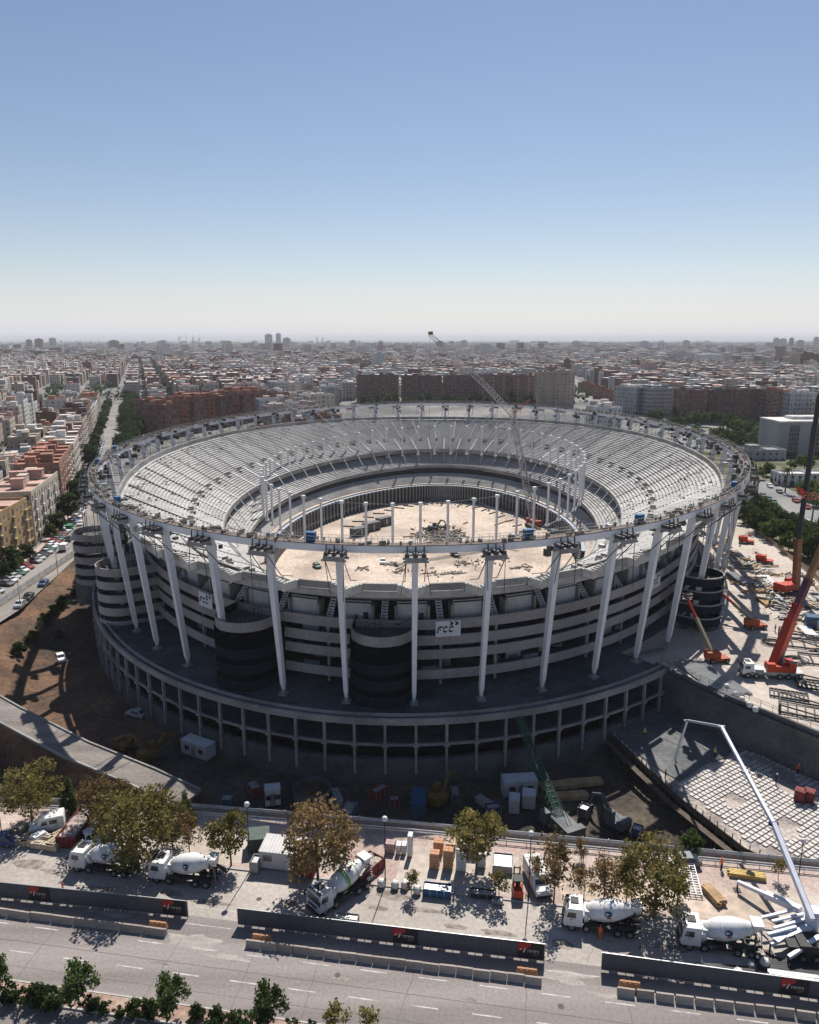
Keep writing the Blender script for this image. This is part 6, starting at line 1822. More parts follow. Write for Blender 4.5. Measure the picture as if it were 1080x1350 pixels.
for i, (px, py, key, sc, lab) in enumerate(((-4, 1312, 'small_g', .95, 'leafy young tree at the left end of the median'), (14, 1318, 'bush', 1.0, 'dark bush beside the leftmost young tree on the median'), (36, 1322, 'bush', 1.0, 'dark bush, first of the pair before the tall median tree'), (54, 1325, 'bush', 1.1, 'dark bush, second of the pair before the tall median tree'), (72, 1326, 'bush', 1.05, 'dark bush touching the tall median tree'), (104, 1326, 'small_g', 1.1, 'taller leafy tree among the left median bushes'),
    (120, 1330, 'bush', .8, 'low bush at the foot of the taller median tree'), (138, 1335, 'bush', .6, 'small narrow bush alone on the bare median soil'), (158, 1339, 'bush', .55, 'smallest bush on the bare median soil'), (180, 1339, 'bush', .9, 'dark bush left of the broad median tree'), (200, 1341, 'bush', .9, 'dark bush merging with the broad median tree'), (224, 1342, 'small_g', 1.05, 'broad leafy tree on the median below the yard entrance'), (258, 1345, 'bush', .8, 'dark bush right of the broad median tree'), (282, 1349, 'bush', .85, 'rounded dark bush in the middle of the median'), (303, 1351, 'bush', .7, 'small dark bush left of the bright median tree'), (322, 1352, 'bush', .8, 'dark bush under the bright median tree'), (352, 1357, 'small_g', 1.1, 'bright leafy tree at the bottom edge'), (386, 1360, 'bush', .7, 'bush cut by the bottom edge right of the bright tree'), (412, 1364, 'bush', .7, 'second bush cut by the bottom edge'), (443, 1368, 'sapling', 1.2, 'slender sapling at the bottom edge'), (488, 1372, 'sapling', 1.1, 'last slender sapling at the bottom edge'))):
    plant(key, at(px, py, .12), lab, HB, sc)

for i, (px, py, sc, k) in enumerate(((58, 812, 1.5, 'bush'), (70, 800, 1.2, 'bush_g'), (84, 790, 1.6, 'bush'), (98, 775, 1.4, 'bush'), (40, 830, 1.2, 'bush_g'), (22, 846, 1.6, 'bush'), (76, 818, 1.0, 'bush'), (105, 762, 1.2, 'bush_g'))):
    q = at(px, py, -1.0); plant(k, Vector((q.x, q.y, site_z(q.x, q.y))), 'wild bush growing on the dirt bank below the left street fence', 'bushes on the left bank', sc)
# ================================================================== haze round everything
hz = bpy.data.materials.new('haze_air'); hz.use_nodes = True; n = hz.node_tree
for x in list(n.nodes): n.nodes.remove(x)
o_ = n.nodes.new('ShaderNodeOutputMaterial'); pv = n.nodes.new('ShaderNodeVolumePrincipled')
pv.inputs['Color'].default_value = (0.93, 0.95, 1.0, 1); pv.inputs['Density'].default_value = 7e-5; pv.inputs['Anisotropy'].default_value = 0.0
n.links.new(pv.outputs[0], o_.inputs['Volume'])
mb = MB(); mb.box((0, 12850, 57), (32400, 26400, 136)); obj('haze', mb, mats=hz, kind='stuff')
# ================================================================== city
wallc = {'white': (.58, .57, .55), 'cream': (.50, .44, .36), 'pink': (.46, .36, .32), 'ochre': (.42, .29, .15), 'brick': (.20, .11, .085), 'rust': (.27, .15, .11), 'brown': (.15, .085, .07), 'grey': (.33, .33, .33), 'pale': (.48, .47, .46), 'tan': (.38, .30, .24)}
WM = {k: two_scale('facade_' + k, tuple(x * .88 for x in c), tuple(min(1, x * 1.1) for x in c), .12, 1.0, fine=.10, stretch=(1, 1, .3, 0)) for k, c in wallc.items()}
roofc = {'terracotta': (.40, .20, .14), 'pinkroof': (.48, .31, .26), 'paleroof': (.60, .57, .54), 'greyroof': (.27, .26, .26), 'redroof': (.32, .10, .06)}
RM_ = {k: two_scale('roof_' + k, tuple(x * .85 for x in c), tuple(x * 1.15 for x in c), .2, 1.4, fine=.15) for k, c in roofc.items()}
winm = mat('window_glass', (.035, .04, .048), .25, spec=.5); shut = mat('window_shutter', (.24, .22, .20), .7, var=.3, scale=.4); bal = mat('balcony_slab', (.40, .38, .36), .8)
AW = 'apartment blocks of the city'
NBUILT = [0]
def building(c, rz, L_, W_, h, wall, roof, lab, single=False, floors=None, balcony=True, pent=3, cat='building', name='apartment_building', group=AW, rng=random, base=0.0, faces=(0, 1, 2, 3), wstep=3.0, shutters=.45):
    """local axes: long side along X; face 0 looks to -Y"""
    r_ = empty(name, (c[0], c[1], base), rz, lab, cat, group)
    NBUILT[0] += 1
    mb = MB(); mb.boxb((0, 0, -.3), (L_, W_, h + .3)); obj('wall', mb, r_, WM[wall])
    mb = MB()
    P = [(-L_ / 2, -W_ / 2), (L_ / 2, -W_ / 2), (L_ / 2, W_ / 2), (-L_ / 2, W_ / 2)]
    mb.boxb((0, 0, h + .004), (L_ - .5, W_ - .5, .12)); rf = obj('roof', mb, r_, RM_[roof])
    mb = MB()
    for s_ in (-1, 1): mb.boxb((0, s_ * (W_ / 2 - .1), h), (L_ + .06, .26, .9)); mb.boxb((s_ * (L_ / 2 - .1), 0, h), (.26, W_ - .46, .9))
    k = int(L_ / 14)
    for i in range(1, k + 1): mb.boxb((-L_ / 2 + L_ * i / (k + 1), 0, h + .1), (.25, W_ - .5, .9))
    obj('parapet', mb, rf, WM[wall])
    for i in range(pent):
        mb = MB(); pw, pd, phh = rng.uniform(2.5, 6), rng.uniform(2.5, min(6, W_ * .5)), rng.uniform(2.0, 3.4)
        x, y = rng.uniform(-L_ / 2 + 3, L_ / 2 - 3), rng.uniform(-W_ / 4, W_ / 4)
        mb.boxb((x, y, h + .12), (pw, pd, phh)); mb.boxb((x, y, h + .12 + phh), (pw + .3, pd + .3, .15)); 
        if rng.random() < .6: mb.tube((x, y, h + phh), (x, y, h + phh + 3), .05, n=4); mb.beam((x - .6, y, h + phh + 2.6), (x + .6, y, h + phh + 2.6), .04, .04)
        obj('stair_head', mb, rf, WM[wall] if i % 2 else RM_[roof])
    fl_ = floors or max(3, int(h / 3.05)); fh = h / fl_
    wb = MB(); bb = MB()
    gl = MB(); gl.add([(-.55, 0, -.75), (.55, 0, -.75), (.55, 0, .75), (-.55, 0, .75)], [(0, 1, 2, 3)])
    for fc in faces:
        W2, D2 = (L_, W_) if fc % 2 == 0 else (W_, L_)
        a = fc * PI / 2; ca, sa = math.cos(a), math.sin(a)
        n = max(2, int(W2 / wstep)); stp = W2 / n
        def P3(x, y, z): return (ca * x - sa * y, sa * x + ca * y, z)
        y = -D2 / 2
        for f in range(fl_):
            z = fh * (f + .55)
            for i in range(n):
                x = -W2 / 2 + stp * (i + .5)
                hb = balcony and ((i % 3) == 1)
                ww, wh = (1.5, 2.0) if hb else (1.15, 1.35)
                if f == 0: ww, wh = stp * .7, 2.2
                if single:
                    m_ = MB(); m_.add([P3(x - ww / 2, y - .02, z - wh / 2), P3(x + ww / 2, y - .02, z - wh / 2), P3(x + ww / 2, y - .02, z + wh / 2), P3(x - ww / 2, y - .02, z + wh / 2)], [(0, 1, 2, 3)])
                    m_.box(P3(x, y - .06, z - wh / 2), ((ww + .3), .16, .12) if fc % 2 == 0 else (.16, ww + .3, .12)); m_.box(P3(x, y - .03, z + wh / 2), ((ww + .2), .1, .1) if fc % 2 == 0 else (.1, ww + .2, .1))
                    obj('window', m_, r_, winm if rng.random() > shutters else shut)
                else:
                    wb.add([P3(x - ww / 2, y - .03, z - wh / 2), P3(x + ww / 2, y - .03, z - wh / 2), P3(x + ww / 2, y - .03, z + wh / 2), P3(x - ww / 2, y - .03, z + wh / 2)], [(0, 1, 2, 3)], 0 if rng.random() > shutters else 1)
                if hb and f > 0:
                    sz = (2.6, 1.1, .15) if fc % 2 == 0 else (1.1, 2.6, .15); bb.box(P3(x, y - .56, z - 1.1), sz)
                    sz = (2.6, .08, .9) if fc % 2 == 0 else (.08, 2.6, .9); bb.box(P3(x, y - 1.1, z - .65), sz)
    if wb.v: obj('windows', wb, r_, [winm, shut])['kind'] = 'stuff'
    if bb.v: obj('balconies', bb, r_, WM[wall] if rng.random() < .5 else bal)['kind'] = 'stuff'
    return r_
OCC = []      # occupied circles / boxes in plan
def occupy(c, rz, L_, W_): OCC.append((c[0], c[1], rz, L_ / 2, W_ / 2))
def free(x, y, r_=8):
    for cx, cy, rz, a, b in OCC:
        dx, dy = x - cx, y - cy
        if abs(dx) > a + b + r_ + 5 or abs(dy) > a + b + r_ + 5: continue
        u = math.cos(rz) * dx + math.sin(rz) * dy; v = -math.sin(rz) * dx + math.cos(rz) * dy
        if abs(u) < a + r_ and abs(v) < b + r_: return False
    return True
# --- left avenue and the row beside it
FAC = [Vector((-111.5, 176, 0)), Vector((-117.5, 226, 0)), Vector((-129.5, 279, 0)), Vector((-322, 816, 0)), Vector((-860, 2360, 0))]
def along(s):
    for a, b in zip(FAC, FAC[1:]):
        l = (b - a).length
        if s <= l or b is FAC[-1]: d = (b - a) / l; return a + d * s, math.atan2(d.y, d.x)
        s -= l
avn = MB(); Lp = []
for s in (0, 30, 51, 80, 105, 140, 220, 400, 640):
    p, a = along(s); d = Vector((math.cos(a), math.sin(a), 0)); nn = Vector((d.y, -d.x, 0))
    wR = 15.5 if s < 110 else (13.5 if s < 200 else 11.5)
    Lp.append((p + nn * 5.6, p + nn * wR, p + nn * .5))
for i, (a, b) in enumerate(zip(Lp, Lp[1:])):
    avn.add([a[0] + Vector((0, 0, .02)), a[1] + Vector((0, 0, .02)), b[1] + Vector((0, 0, .02)), b[0] + Vector((0, 0, .02))], [(0, 1, 2, 3)])
pre = Lp[0]; avn.add([Vector((-111, 60, .02)), Vector((-99.6, 60, .02)), pre[1] + Vector((0, 0, .02)), pre[0] + Vector((0, 0, .02))], [(0, 1, 2, 3)])
obj('avenue', avn, mats=two_scale('avenue_tarmac', (.20, .185, .17), (.27, .25, .23), .04, 1.5, fine=.1), kind='structure')
sw = MB()
for a, b in zip(Lp, Lp[1:]):
    for q0, q1 in ((2, 0),):
        V = [a[q0], a[q1] - (a[q1] - a[q0]).normalized() * 2.6, b[q1] - (b[q1] - b[q0]).normalized() * 2.6, b[q0]]
        sw.hexa([v + Vector((0, 0, -.02)) for v in V], [v + Vector((0, 0, .14)) for v in V])
obj('sidewalk', sw, mats=pave_m, kind='structure')
random.seed(17)
s = -6.0
ROW = [(34, 15.5, 'pale', 'pinkroof', 'pale apartment block nearest the left avenue with pink terraced roof'), (26, 16.5, 'ochre', 'pinkroof', 'ochre yellow apartment block with pink roof on the left avenue'), (40, 17, 'cream', 'pinkroof', 'cream block with pink roof terraces third along the left avenue'), (30, 20, 'rust', 'terracotta', 'rust brick block with stepped terraces on the left avenue'),
       (34, 19, 'rust', 'terracotta', 'rust brick block with many chimneys further up the left avenue'), (38, 18, 'cream', 'paleroof', 'cream apartment block halfway up the left avenue'), (40, 19, 'brick', 'paleroof', 'brick apartment block with pale roof on the left avenue'), (44, 20, 'tan', 'paleroof', 'tan corner block at the far bend of the left avenue'), (40, 24, 'brown', 'greyroof', 'dark brown slab closing the left avenue row'), (50, 20, 'cream', 'pinkroof', 'cream block well up the left avenue'), (50, 18, 'white', 'paleroof', 'white block far up the left avenue'), (60, 20, 'tan', 'terracotta', 'tan block at the far end of the left avenue')]
for i, (L_, h, wl, rf, lab) in enumerate(ROW):
    p, a = along(max(0, s + L_ / 2)) if s + L_ / 2 > 0 else along(0)
    d = Vector((math.cos(a), math.sin(a), 0)); ln = Vector((-d.y, d.x, 0)); dep = 15
    if s + L_ / 2 < 0: p = p + d * (s + L_ / 2)
    c = p + ln * (dep / 2 + .5)
    building(c, a, L_ - .3, dep, h, wl, rf, lab, single=i < 3, faces=(0, 1, 3), wstep=2.9, pent=5, group='apartment row on the left avenue')
    occupy(c, a, L_, dep + 4); s += L_ + (7 if i in (1, 4, 8) else 0)
for i in range(12):
    p, a = along(i * 60); OCC.append((p.x + 15 * math.cos(a - PI / 2), p.y + 15 * math.sin(a - PI / 2), a, 36, 20))
# --- brick complex right of the avenue
random.seed(4)
bx0, bx1 = at(196, 580, 0), at(318, 556, 0)
for i in range(8):
    f = i / 7; c = bx0 + (bx1 - bx0) * f + Vector((6, 12 + (i % 2) * 13, 0)); L_ = 17
    building(c, -.32 + .05 * (i % 2), L_, 15, 22 + (i % 3) * 1.2, 'rust' if i % 2 else 'brick', 'terracotta', ['nearest', 'second', 'third', 'fourth', 'fifth', 'sixth', 'seventh', 'last'][i] + ' red brick block of the complex behind the stadium left rim', pent=3, balcony=i % 2 == 1, faces=(0, 1, 3), group='red brick blocks left of the stadium')
    occupy(c, 0, 22, 20)
for i in range(4):
    c = bx0 + (bx1 - bx0) * (i / 3) + Vector((-14, 62, 0)); building(c, -.32, 30, 13, 21, 'brick', 'terracotta', ['left', 'inner left', 'inner right', 'right'][i] + ' red brick slab behind the brick complex', pent=4, faces=(0, 3, 1), group='red brick blocks left of the stadium'); occupy(c, 0, 34, 18)
# --- long dark slabs behind the stadium
for px, wpx, py, dist, h, wl, lab in ((498, 56, 530, 800, 27.5, 'brown', 'dark brown slab behind the stadium, left of its top'), (556, 54, 530, 806, 26.5, 'brown', 'dark brown slab behind the stadium at its middle'), (607, 46, 530, 800, 27, 'brown', 'dark reddish slab behind the lattice crane jib'), (655, 50, 530, 790, 28, 'brick', 'dark brick slab right of the lattice crane'), (692, 34, 530, 785, 27.5, 'brick', 'short brick slab left of the tall tan slab'), (732, 50, 530, 745, 33, 'tan', 'tall tan brick slab behind the stadium at right')):
    q = at_d(px, py, dist); L_ = wpx * dist * 1.0 / FPX
    building((q.x, dist + 8), -.02 if px < 700 else .05, L_ - 1, 15, h, wl, 'greyroof', lab, pent=4, balcony=px > 640, faces=(0, 1, 3), group='slabs behind the stadium', wstep=3.4, shutters=.7); occupy((q.x, dist + 8), 0, L_ + 6, 26)
# --- blocks to the right
def rb(px, wpx, dist, h, wl, rf, lab, rz=0, W_=16, bal_=True, pent=3, **k):
    q = at_d(px, 500, dist); L_ = wpx * dist / FPX; building((q.x, dist + W_ / 2), rz, L_, W_, h, wl, rf, lab, pent=pent, balcony=bal_, faces=(0, 1, 3), group='blocks right of the stadium', **k); occupy((q.x, dist + W_ / 2), rz, L_ + 6, W_ + 8)
for i, (px, w2) in enumerate(((917, 36), (953, 34), (988, 36))): rb(px, w2, 605 + i * 4, 25, 'brown' if i % 2 else 'brick', 'greyroof', ['dark brick block right of the grey office', 'brown block in the middle of the brick row at right', 'dark brick block at the right end of the brick row'][i], .06)
rb(1030, 26, 600, 25, 'rust', 'terracotta', 'rust brick corner block right of the brick row', .05); rb(1062, 36, 590, 24, 'pale', 'paleroof', 'pale block with balcony bands at the right edge', .05)
rb(842, 30, 668, 23, 'grey', 'paleroof', 'grey office block with blank pale wall right of the stadium', .55, W_=26, bal_=False); rb(876, 42, 655, 23.5, 'grey', 'greyroof', 'dark glazed office block beside the grey one', .05, W_=22, bal_=False, shutters=.1, wstep=2.0)
# glazed office with white fins near the park
of = at_d(1052, 590, 400); oc = empty('office_building', (of.x + 15, 412, 0), .04, 'white finned office with dark glass by the park at right', 'building', None)
mb = MB(); mb.boxb((0, 0, 0), (52, 22, 22)); obj('wall', mb, oc, WM['grey'])
mb = MB(); mb.boxb((0, 0, 22.01), (52.4, 22.4, .8)); mb.boxb((-4, 2, 22.8), (22, 8, 1.6)); obj('roof', mb, oc, RM_['paleroof'])
for i, (x, w2) in enumerate(((-18, 5.5), (-6, 7), (6.5, 6.5), (19, 7))):
    mb = MB(); mb.box((x, -11.02, 12), (w2, .06, 17)); cw = obj('curtain_wall', mb, oc, mat('office_glass', (.025, .05, .06), .12, spec=.7))
    mb = MB()
    for k in range(7): mb.box((x, -11.08, 4.3 + k * 2.55), (w2, .08, .18))
    for k in range(5): mb.box((x - w2 / 2 + w2 * k / 4, -11.08, 12), (.12, .08, 17))
    obj('mullions', mb, cw, steel_g)
occupy((of.x + 15, 412), 0, 64, 30)
oc2 = at_d(1003, 600, 385); building((oc2.x + 3, 392), .04, 20, 14, 9, 'grey', 'greyroof', 'low grey annex left of the finned office', pent=1, balcony=False, faces=(0, 3), group=None); occupy((oc2.x + 3, 392), 0, 26, 20)
building((at(1080, 640, 4.4).x + 8, 320), .0, 50, 10, 4.5, 'white', 'paleroof', 'long low white pavilion by the park avenue at right', pent=0, balcony=False, faces=(0, 3), group=None, base=PZ - .1)
# orange-roofed terrace along the far avenue
for i in range(7):
    c = at(840 - i * 11, 545 - i * 4.6, 0); building((c.x, c.y + 8), 2.2, 17, 11, 11, 'rust', 'redroof', ['nearest', 'second', 'third', 'fourth', 'fifth', 'sixth', 'farthest'][i] + ' red roofed house of the terrace along the far right avenue', pent=2, faces=(0, 1, 2, 3), group='red roofed terrace'); occupy((c.x, c.y + 8), 2.2, 22, 16)
# --- avenue on the right
AV = [(at(1140, 725, PZ), PZ), (at(1080, 690, PZ), PZ), (at(1000, 642, PZ), PZ), (at(955, 606, 4.2), 4.2), (at(905, 572, .1), .1), (at(850, 550, .1), .1), (at(800, 528, .1), .1), (at(764, 509, .1), .1), (at(745, 495, .1), .1)]
mb = MB(); ed = []
for i, (p, z) in enumerate(AV):
    d = AV[min(i + 1, len(AV) - 1)][0] - AV[max(i - 1, 0)][0]; d.z = 0; d.normalize(); nn = Vector((-d.y, d.x, 0)); ed.append((p + nn * 11, p - nn * 11))
for (a, b), (c, d) in zip(ed, ed[1:]): mb.add([a, b, d, c], [(0, 1, 2, 3)])
obj('boulevard', mb, mats=two_scale('boulevard_tarmac', (.17, .17, .17), (.25, .245, .24), .04, 1, fine=.1), kind='structure')
for (p, z), (q, z2) in zip(AV, AV[1:]): OCC.append(((p.x + q.x) / 2, (p.y + q.y) / 2, math.atan2(q.y - p.y, q.x - p.x), (q - p).length / 2 + 4, 16))
# --- generic blocks: the nearest ones are objects, the rest one mass
random.seed(23); rng = random.Random(77)
pal = ['white'] * 6 + ['cream'] * 4 + ['pale'] * 6 + ['pink'] * 3 + ['tan'] * 3 + ['brick'] * 2 + ['rust'] * 1 + ['brown'] * 2 + ['grey'] * 3
pals = ['paleroof'] * 7 + ['pinkroof'] * 4 + ['terracotta'] * 1 + ['greyroof'] * 3
cand = []
def zone_ok(x, y):
    if abs(x + 20) > y * .60 + 25: return False
    ins, t = (None, None)
    if y < 440:
        ins, t = inset_of(x, y)
        if ins > -28: return False
        if y < 392 and x > -95: return False
        if x > 60 and y < 470: return False
    if y < 480 and x > 100: return False
    px_ = 540 + FPX * x / (y * CP + 60 * SP)
    if 440 < px_ < 790 and y < 800: return False
    if 165 < px_ < 330 and y < 600: return False
    if 800 < px_ < 1085 and y < 690: return False
    return True
th = math.atan2(.944, -.33)      # grid follows the left avenue
e1 = Vector((math.cos(th), math.sin(th))); e2 = Vector((-math.sin(th), math.cos(th)))
def district(x, y):
    return noise.noise(Vector((x / 260, y / 320, 9.3)))
for i in range(-8, 46):
    for j in range(-26, 26):
        o2 = Vector((-132, 279)) + e1 * (i * 66) + e2 * (16 + j * 50)
        cx, cy = o2.x, o2.y
        if not (150 < cy < 2300): continue
        park = district(cx, cy) > .44
        nb = rng.choice((2, 3, 3, 4)); hb = 13 + 9 * (district(cx + 900, cy) + .5) + rng.uniform(-2, 2)
        for side in (0, 1):
            x = -29.0
            while x < 26:
                L_ = rng.uniform(11, 24); L_ = min(L_, 29 - x)
                if L_ < 8: break
                W_ = rng.uniform(12, 16); h = max(7, min(32, hb + rng.gauss(0, 3.2)))
                c = o2 + e1 * (x + L_ / 2) + e2 * ((side - .5) * 22)
                x += L_ + (rng.uniform(0, 1) > .8) * 5 + .15
                if park or rng.random() < .05: continue
                if zone_ok(c.x, c.y) and free(c.x, c.y, 9): cand.append((math.hypot(c.x, c.y), c.x, c.y, L_, W_, h, rng.choice(pal if district(c.x * .8 + 500, c.y * .8) < .12 else ['brick', 'brown', 'tan', 'rust', 'cream', 'pale']), rng.choice(pals)))
cand.sort()
NIND = 215
RO = ['low', 'mid-height', 'tall']
for (d, x, y, L_, W_, h, wl, rf) in cand[:NIND]:
    fl_ = max(3, int(h / 3.05)); nm = ['three', 'four', 'five', 'six', 'seven', 'eight', 'nine', 'ten'][min(7, fl_ - 3)]
    pxb = proj(Vector((x, y, h)))
    zone = 'among the blocks left of the left avenue' if pxb[0] < 150 + max(0, 0) and x < -130 - (y - 279) * .33 else ('beyond the left rim of the stadium' if pxb[0] < 400 else ('beyond the far rim of the stadium' if pxb[0] < 780 else 'beyond the right rim of the stadium'))
    rn = {'paleroof': 'pale roof', 'pinkroof': 'pink roof', 'terracotta': 'terracotta roof', 'greyroof': 'grey roof'}[rf]
    building((x, y), th, L_, W_, h, wl, rf, f'{wl.replace("pale", "pale grey")} {nm}-storey apartment block with {rn} {zone}', pent=2 if d < 600 else 1, faces=(1, 2, 3) if x > -130 - (y - 279) * .33 else (0, 3, 1), balcony=rng.random() < .6, wstep=3.2)
# the mass of the far city
class Mass:
    def __init__(s): s.v = []; s.f = []; s.c = []
    def box(s, x, y, rz, L_, W_, z0, z1, wc, rc):
        ca, sa = math.cos(rz), math.sin(rz); o = len(s.v)
        for z in (z0, z1):
            for a, b in ((-L_ / 2, -W_ / 2), (L_ / 2, -W_ / 2), (L_ / 2, W_ / 2), (-L_ / 2, W_ / 2)): s.v.append((x + ca * a - sa * b, y + sa * a + ca * b, z))
        for q in ((0, 1, 5, 4), (1, 2, 6, 5), (2, 3, 7, 6), (3, 0, 4, 7)): s.f.append(tuple(k + o for k in q)); s.c.append(wc)
        s.f.append((o + 4, o + 5, o + 6, o + 7)); s.c.append(rc)
    def build(s, name, m):
        me = bpy.data.meshes.new(name); me.from_pydata(s.v, [], s.f); me.materials.append(m)
        ca = me.color_attributes.new('tint', 'FLOAT_COLOR', 'CORNER')
        arr = np.repeat(np.array([(*c, 1) for c in s.c], dtype=np.float32), 4, axis=0); ca.data.foreach_set('color', arr.ravel()); me.update()
        return obj(name, me, kind='stuff')
cm = bpy.data.materials.new('far_facades'); cm.use_nodes = True; n = cm.node_tree; b = n.nodes['Principled BSDF']; b.inputs['Roughness'].default_value = .85
at_ = n.nodes.new('ShaderNodeVertexColor'); at_.layer_name = 'tint'
ge = n.nodes.new('ShaderNodeNewGeometry'); sx = n.nodes.new('ShaderNodeSeparateXYZ'); n.links.new(ge.outputs['Position'], sx.inputs[0])
sn = n.nodes.new('ShaderNodeSeparateXYZ'); n.links.new(ge.outputs['True Normal'], sn.inputs[0])
def mth(op, a, bb=None, v=None):
    k = n.nodes.new('ShaderNodeMath'); k.operation = op
    n.links.new(a, k.inputs[0])
    if bb is not None: n.links.new(bb, k.inputs[1])
    if v is not None: k.inputs[1].default_value = v
    return k.outputs[0]
fz = mth('FRACT', mth('MULTIPLY', sx.outputs[2], v=1 / 3.05)); fx = mth('FRACT', mth('MULTIPLY', mth('ADD', sx.outputs[0], mth('MULTIPLY', sx.outputs[1], v=.8)), v=1 / 3.3))
wz = mth('MULTIPLY', mth('GREATER_THAN', fz, v=.32), mth('LESS_THAN', fz, v=.82)); wx = mth('MULTIPLY', mth('GREATER_THAN', fx, v=.28), mth('LESS_THAN', fx, v=.78))
side = mth('LESS_THAN', mth('ABSOLUTE', sn.outputs[2]), v=.5); msk = mth('MULTIPLY', mth('MULTIPLY', wz, wx), side); msk = mth('MULTIPLY', msk, v=.85)
mx = n.nodes.new('ShaderNodeMix'); mx.data_type = 'RGBA'; n.links.new(msk, mx.inputs[0]); n.links.new(at_.outputs[0], mx.inputs[6]); mx.inputs[7].default_value = (.06, .062, .066, 1); n.links.new(mx.outputs[2], b.inputs['Base Color'])
M_ = Mass()
def jit(c, f=.14): 
    k = 1 + rng.uniform(-f, f); return tuple(min(1, x * k) for x in c)
for (d, x, y, L_, W_, h, wl, rf) in cand[NIND:]:
    M_.box(x, y, th, L_, W_, -.2, h, jit(wallc[wl]), jit(roofc[rf]))
    if rng.random() < .8: M_.box(x + rng.uniform(-3, 3), y + rng.uniform(-3, 3), th, rng.uniform(3, 6), rng.uniform(3, 5), h, h + rng.uniform(2, 3.5), jit(wallc[wl]), jit(roofc[rf]))
random.seed(99)
y = 2250.0
while y < 12000:
    step = 34 + (y - 2250) * .014; x = -y * .64
    while x < y * .64:
        w_ = rng.uniform(.45, .95) * step
        if district(x * .5, y * .5) < .40 and rng.random() < .86:
            wl = rng.choice(pal if district(x * .4 + 700, y * .4) < .15 else ['brick', 'brown', 'tan', 'grey', 'cream', 'brown']); rf = rng.choice(pals); h = max(6, rng.gauss(17 + 7 * district(x * .3 + 50, y * .3), 6))
            if rng.random() < .018: h = rng.uniform(32, 52)
            M_.box(x + rng.uniform(-.3, .3) * step, y + rng.uniform(-.4, .4) * step, th + rng.choice((0, 0, .5)), w_, rng.uniform(14, 30), -.2, h, jit(wallc[wl]), jit(roofc[rf]))
        x += step * rng.uniform(.75, 1.3)
    y += step * 1.1
M_.build('far_city', cm)
# taller towers on the skyline, one by one
for i, (px, wpx, top, dist, wl) in enumerate(((354, 8, 441, 5200, 'grey'), (367, 6, 440, 5400, 'grey'), (378, 9, 446, 4300, 'tan'), (51, 9, 447, 4200, 'brown'), (69, 7, 446, 4600, 'grey'), (38, 6, 448, 4500, 'brown'), (1024, 6, 446, 4600, 'grey'), (1033, 7, 447, 4400, 'grey'), (1044, 5, 446, 4700, 'brown'), (1056, 8, 449, 4000, 'tan'), (1077, 6, 445, 4800, 'grey'), (500, 14, 465, 1700, 'pale'), (494, 7, 467, 1720, 'white'), (1066, 22, 466, 1500, 'brown'), (1048, 12, 468, 1480, 'tan'), (748, 8, 474, 1350, 'brown'), (707, 10, 466, 1900, 'grey'), (935, 30, 467, 1900, 'white'), (885, 10, 470, 1800, 'tan'), (650, 20, 486, 1150, 'white'), (690, 22, 485, 1180, 'pale'), (465, 8, 449, 4500, 'tan'), (580, 9, 450, 4200, 'brown'), (612, 8, 449, 4600, 'grey'), (760, 9, 450, 4300, 'tan'), (850, 10, 450, 4200, 'grey'), (905, 8, 449, 4500, 'tan'), (150, 10, 449, 4200, 'brown'), (215, 8, 449, 4400, 'grey'), (300, 10, 450, 4200, 'tan'))):
    q = at_d(px, top, dist); L_ = wpx * dist / FPX
    r_ = empty('tower_block', (q.x, dist, 0), rng.uniform(-.3, .3), ['slim', 'broad', 'plain', 'flat-topped', 'lone', 'paired'][i % 6] + f' {"pale " if wl in ("white", "pale") else wl + " "}tower block ' + ('on the horizon' if dist > 3000 else 'standing above the far city roofs') + (' left of the stadium' if px < 200 else ' above the stadium left rim' if px < 450 else ' above the stadium' if px < 700 else ' above the stadium right rim' if px < 980 else ' at the right edge'), 'building', 'tower blocks on the skyline')
    mb = MB(); mb.boxb((0, 0, -.2), (L_, L_ * .7, q.z)); obj('wall', mb, r_, WM[wl]); mb = MB(); mb.boxb((0, 0, q.z - .2), (L_ * .5, L_ * .4, q.z * .05 + 1)); obj('roof', mb, r_, WM[wl])
# port cranes on the horizon
for i, (px, top) in enumerate(((236, 441), (245, 439), (254, 441), (262, 442), (418, 441), (425, 443))):
    q = at_d(px, top, 6500); r_ = empty('harbour_crane', (q.x, 6500, 0), rng.uniform(0, 3), ['first', 'second', 'third', 'fourth', 'fifth', 'sixth'][i] + ' faint harbour crane from the left on the horizon', 'crane', 'harbour cranes on the horizon')
    mb = MB()
    for sx_ in (-9, 9): mb.beam((sx_, 0, 0), (0, 0, q.z * .8), 2.2, 2.2)
    mb.beam((0, 0, q.z * .75), (0, 0, q.z), 2, 2); obj('frame', mb, r_, dark_st)
    mb = MB(); mb.beam((-16, 0, q.z * .62), (26, 0, q.z * .82), 2, 2.2); obj('jib', mb, r_, dark_st)
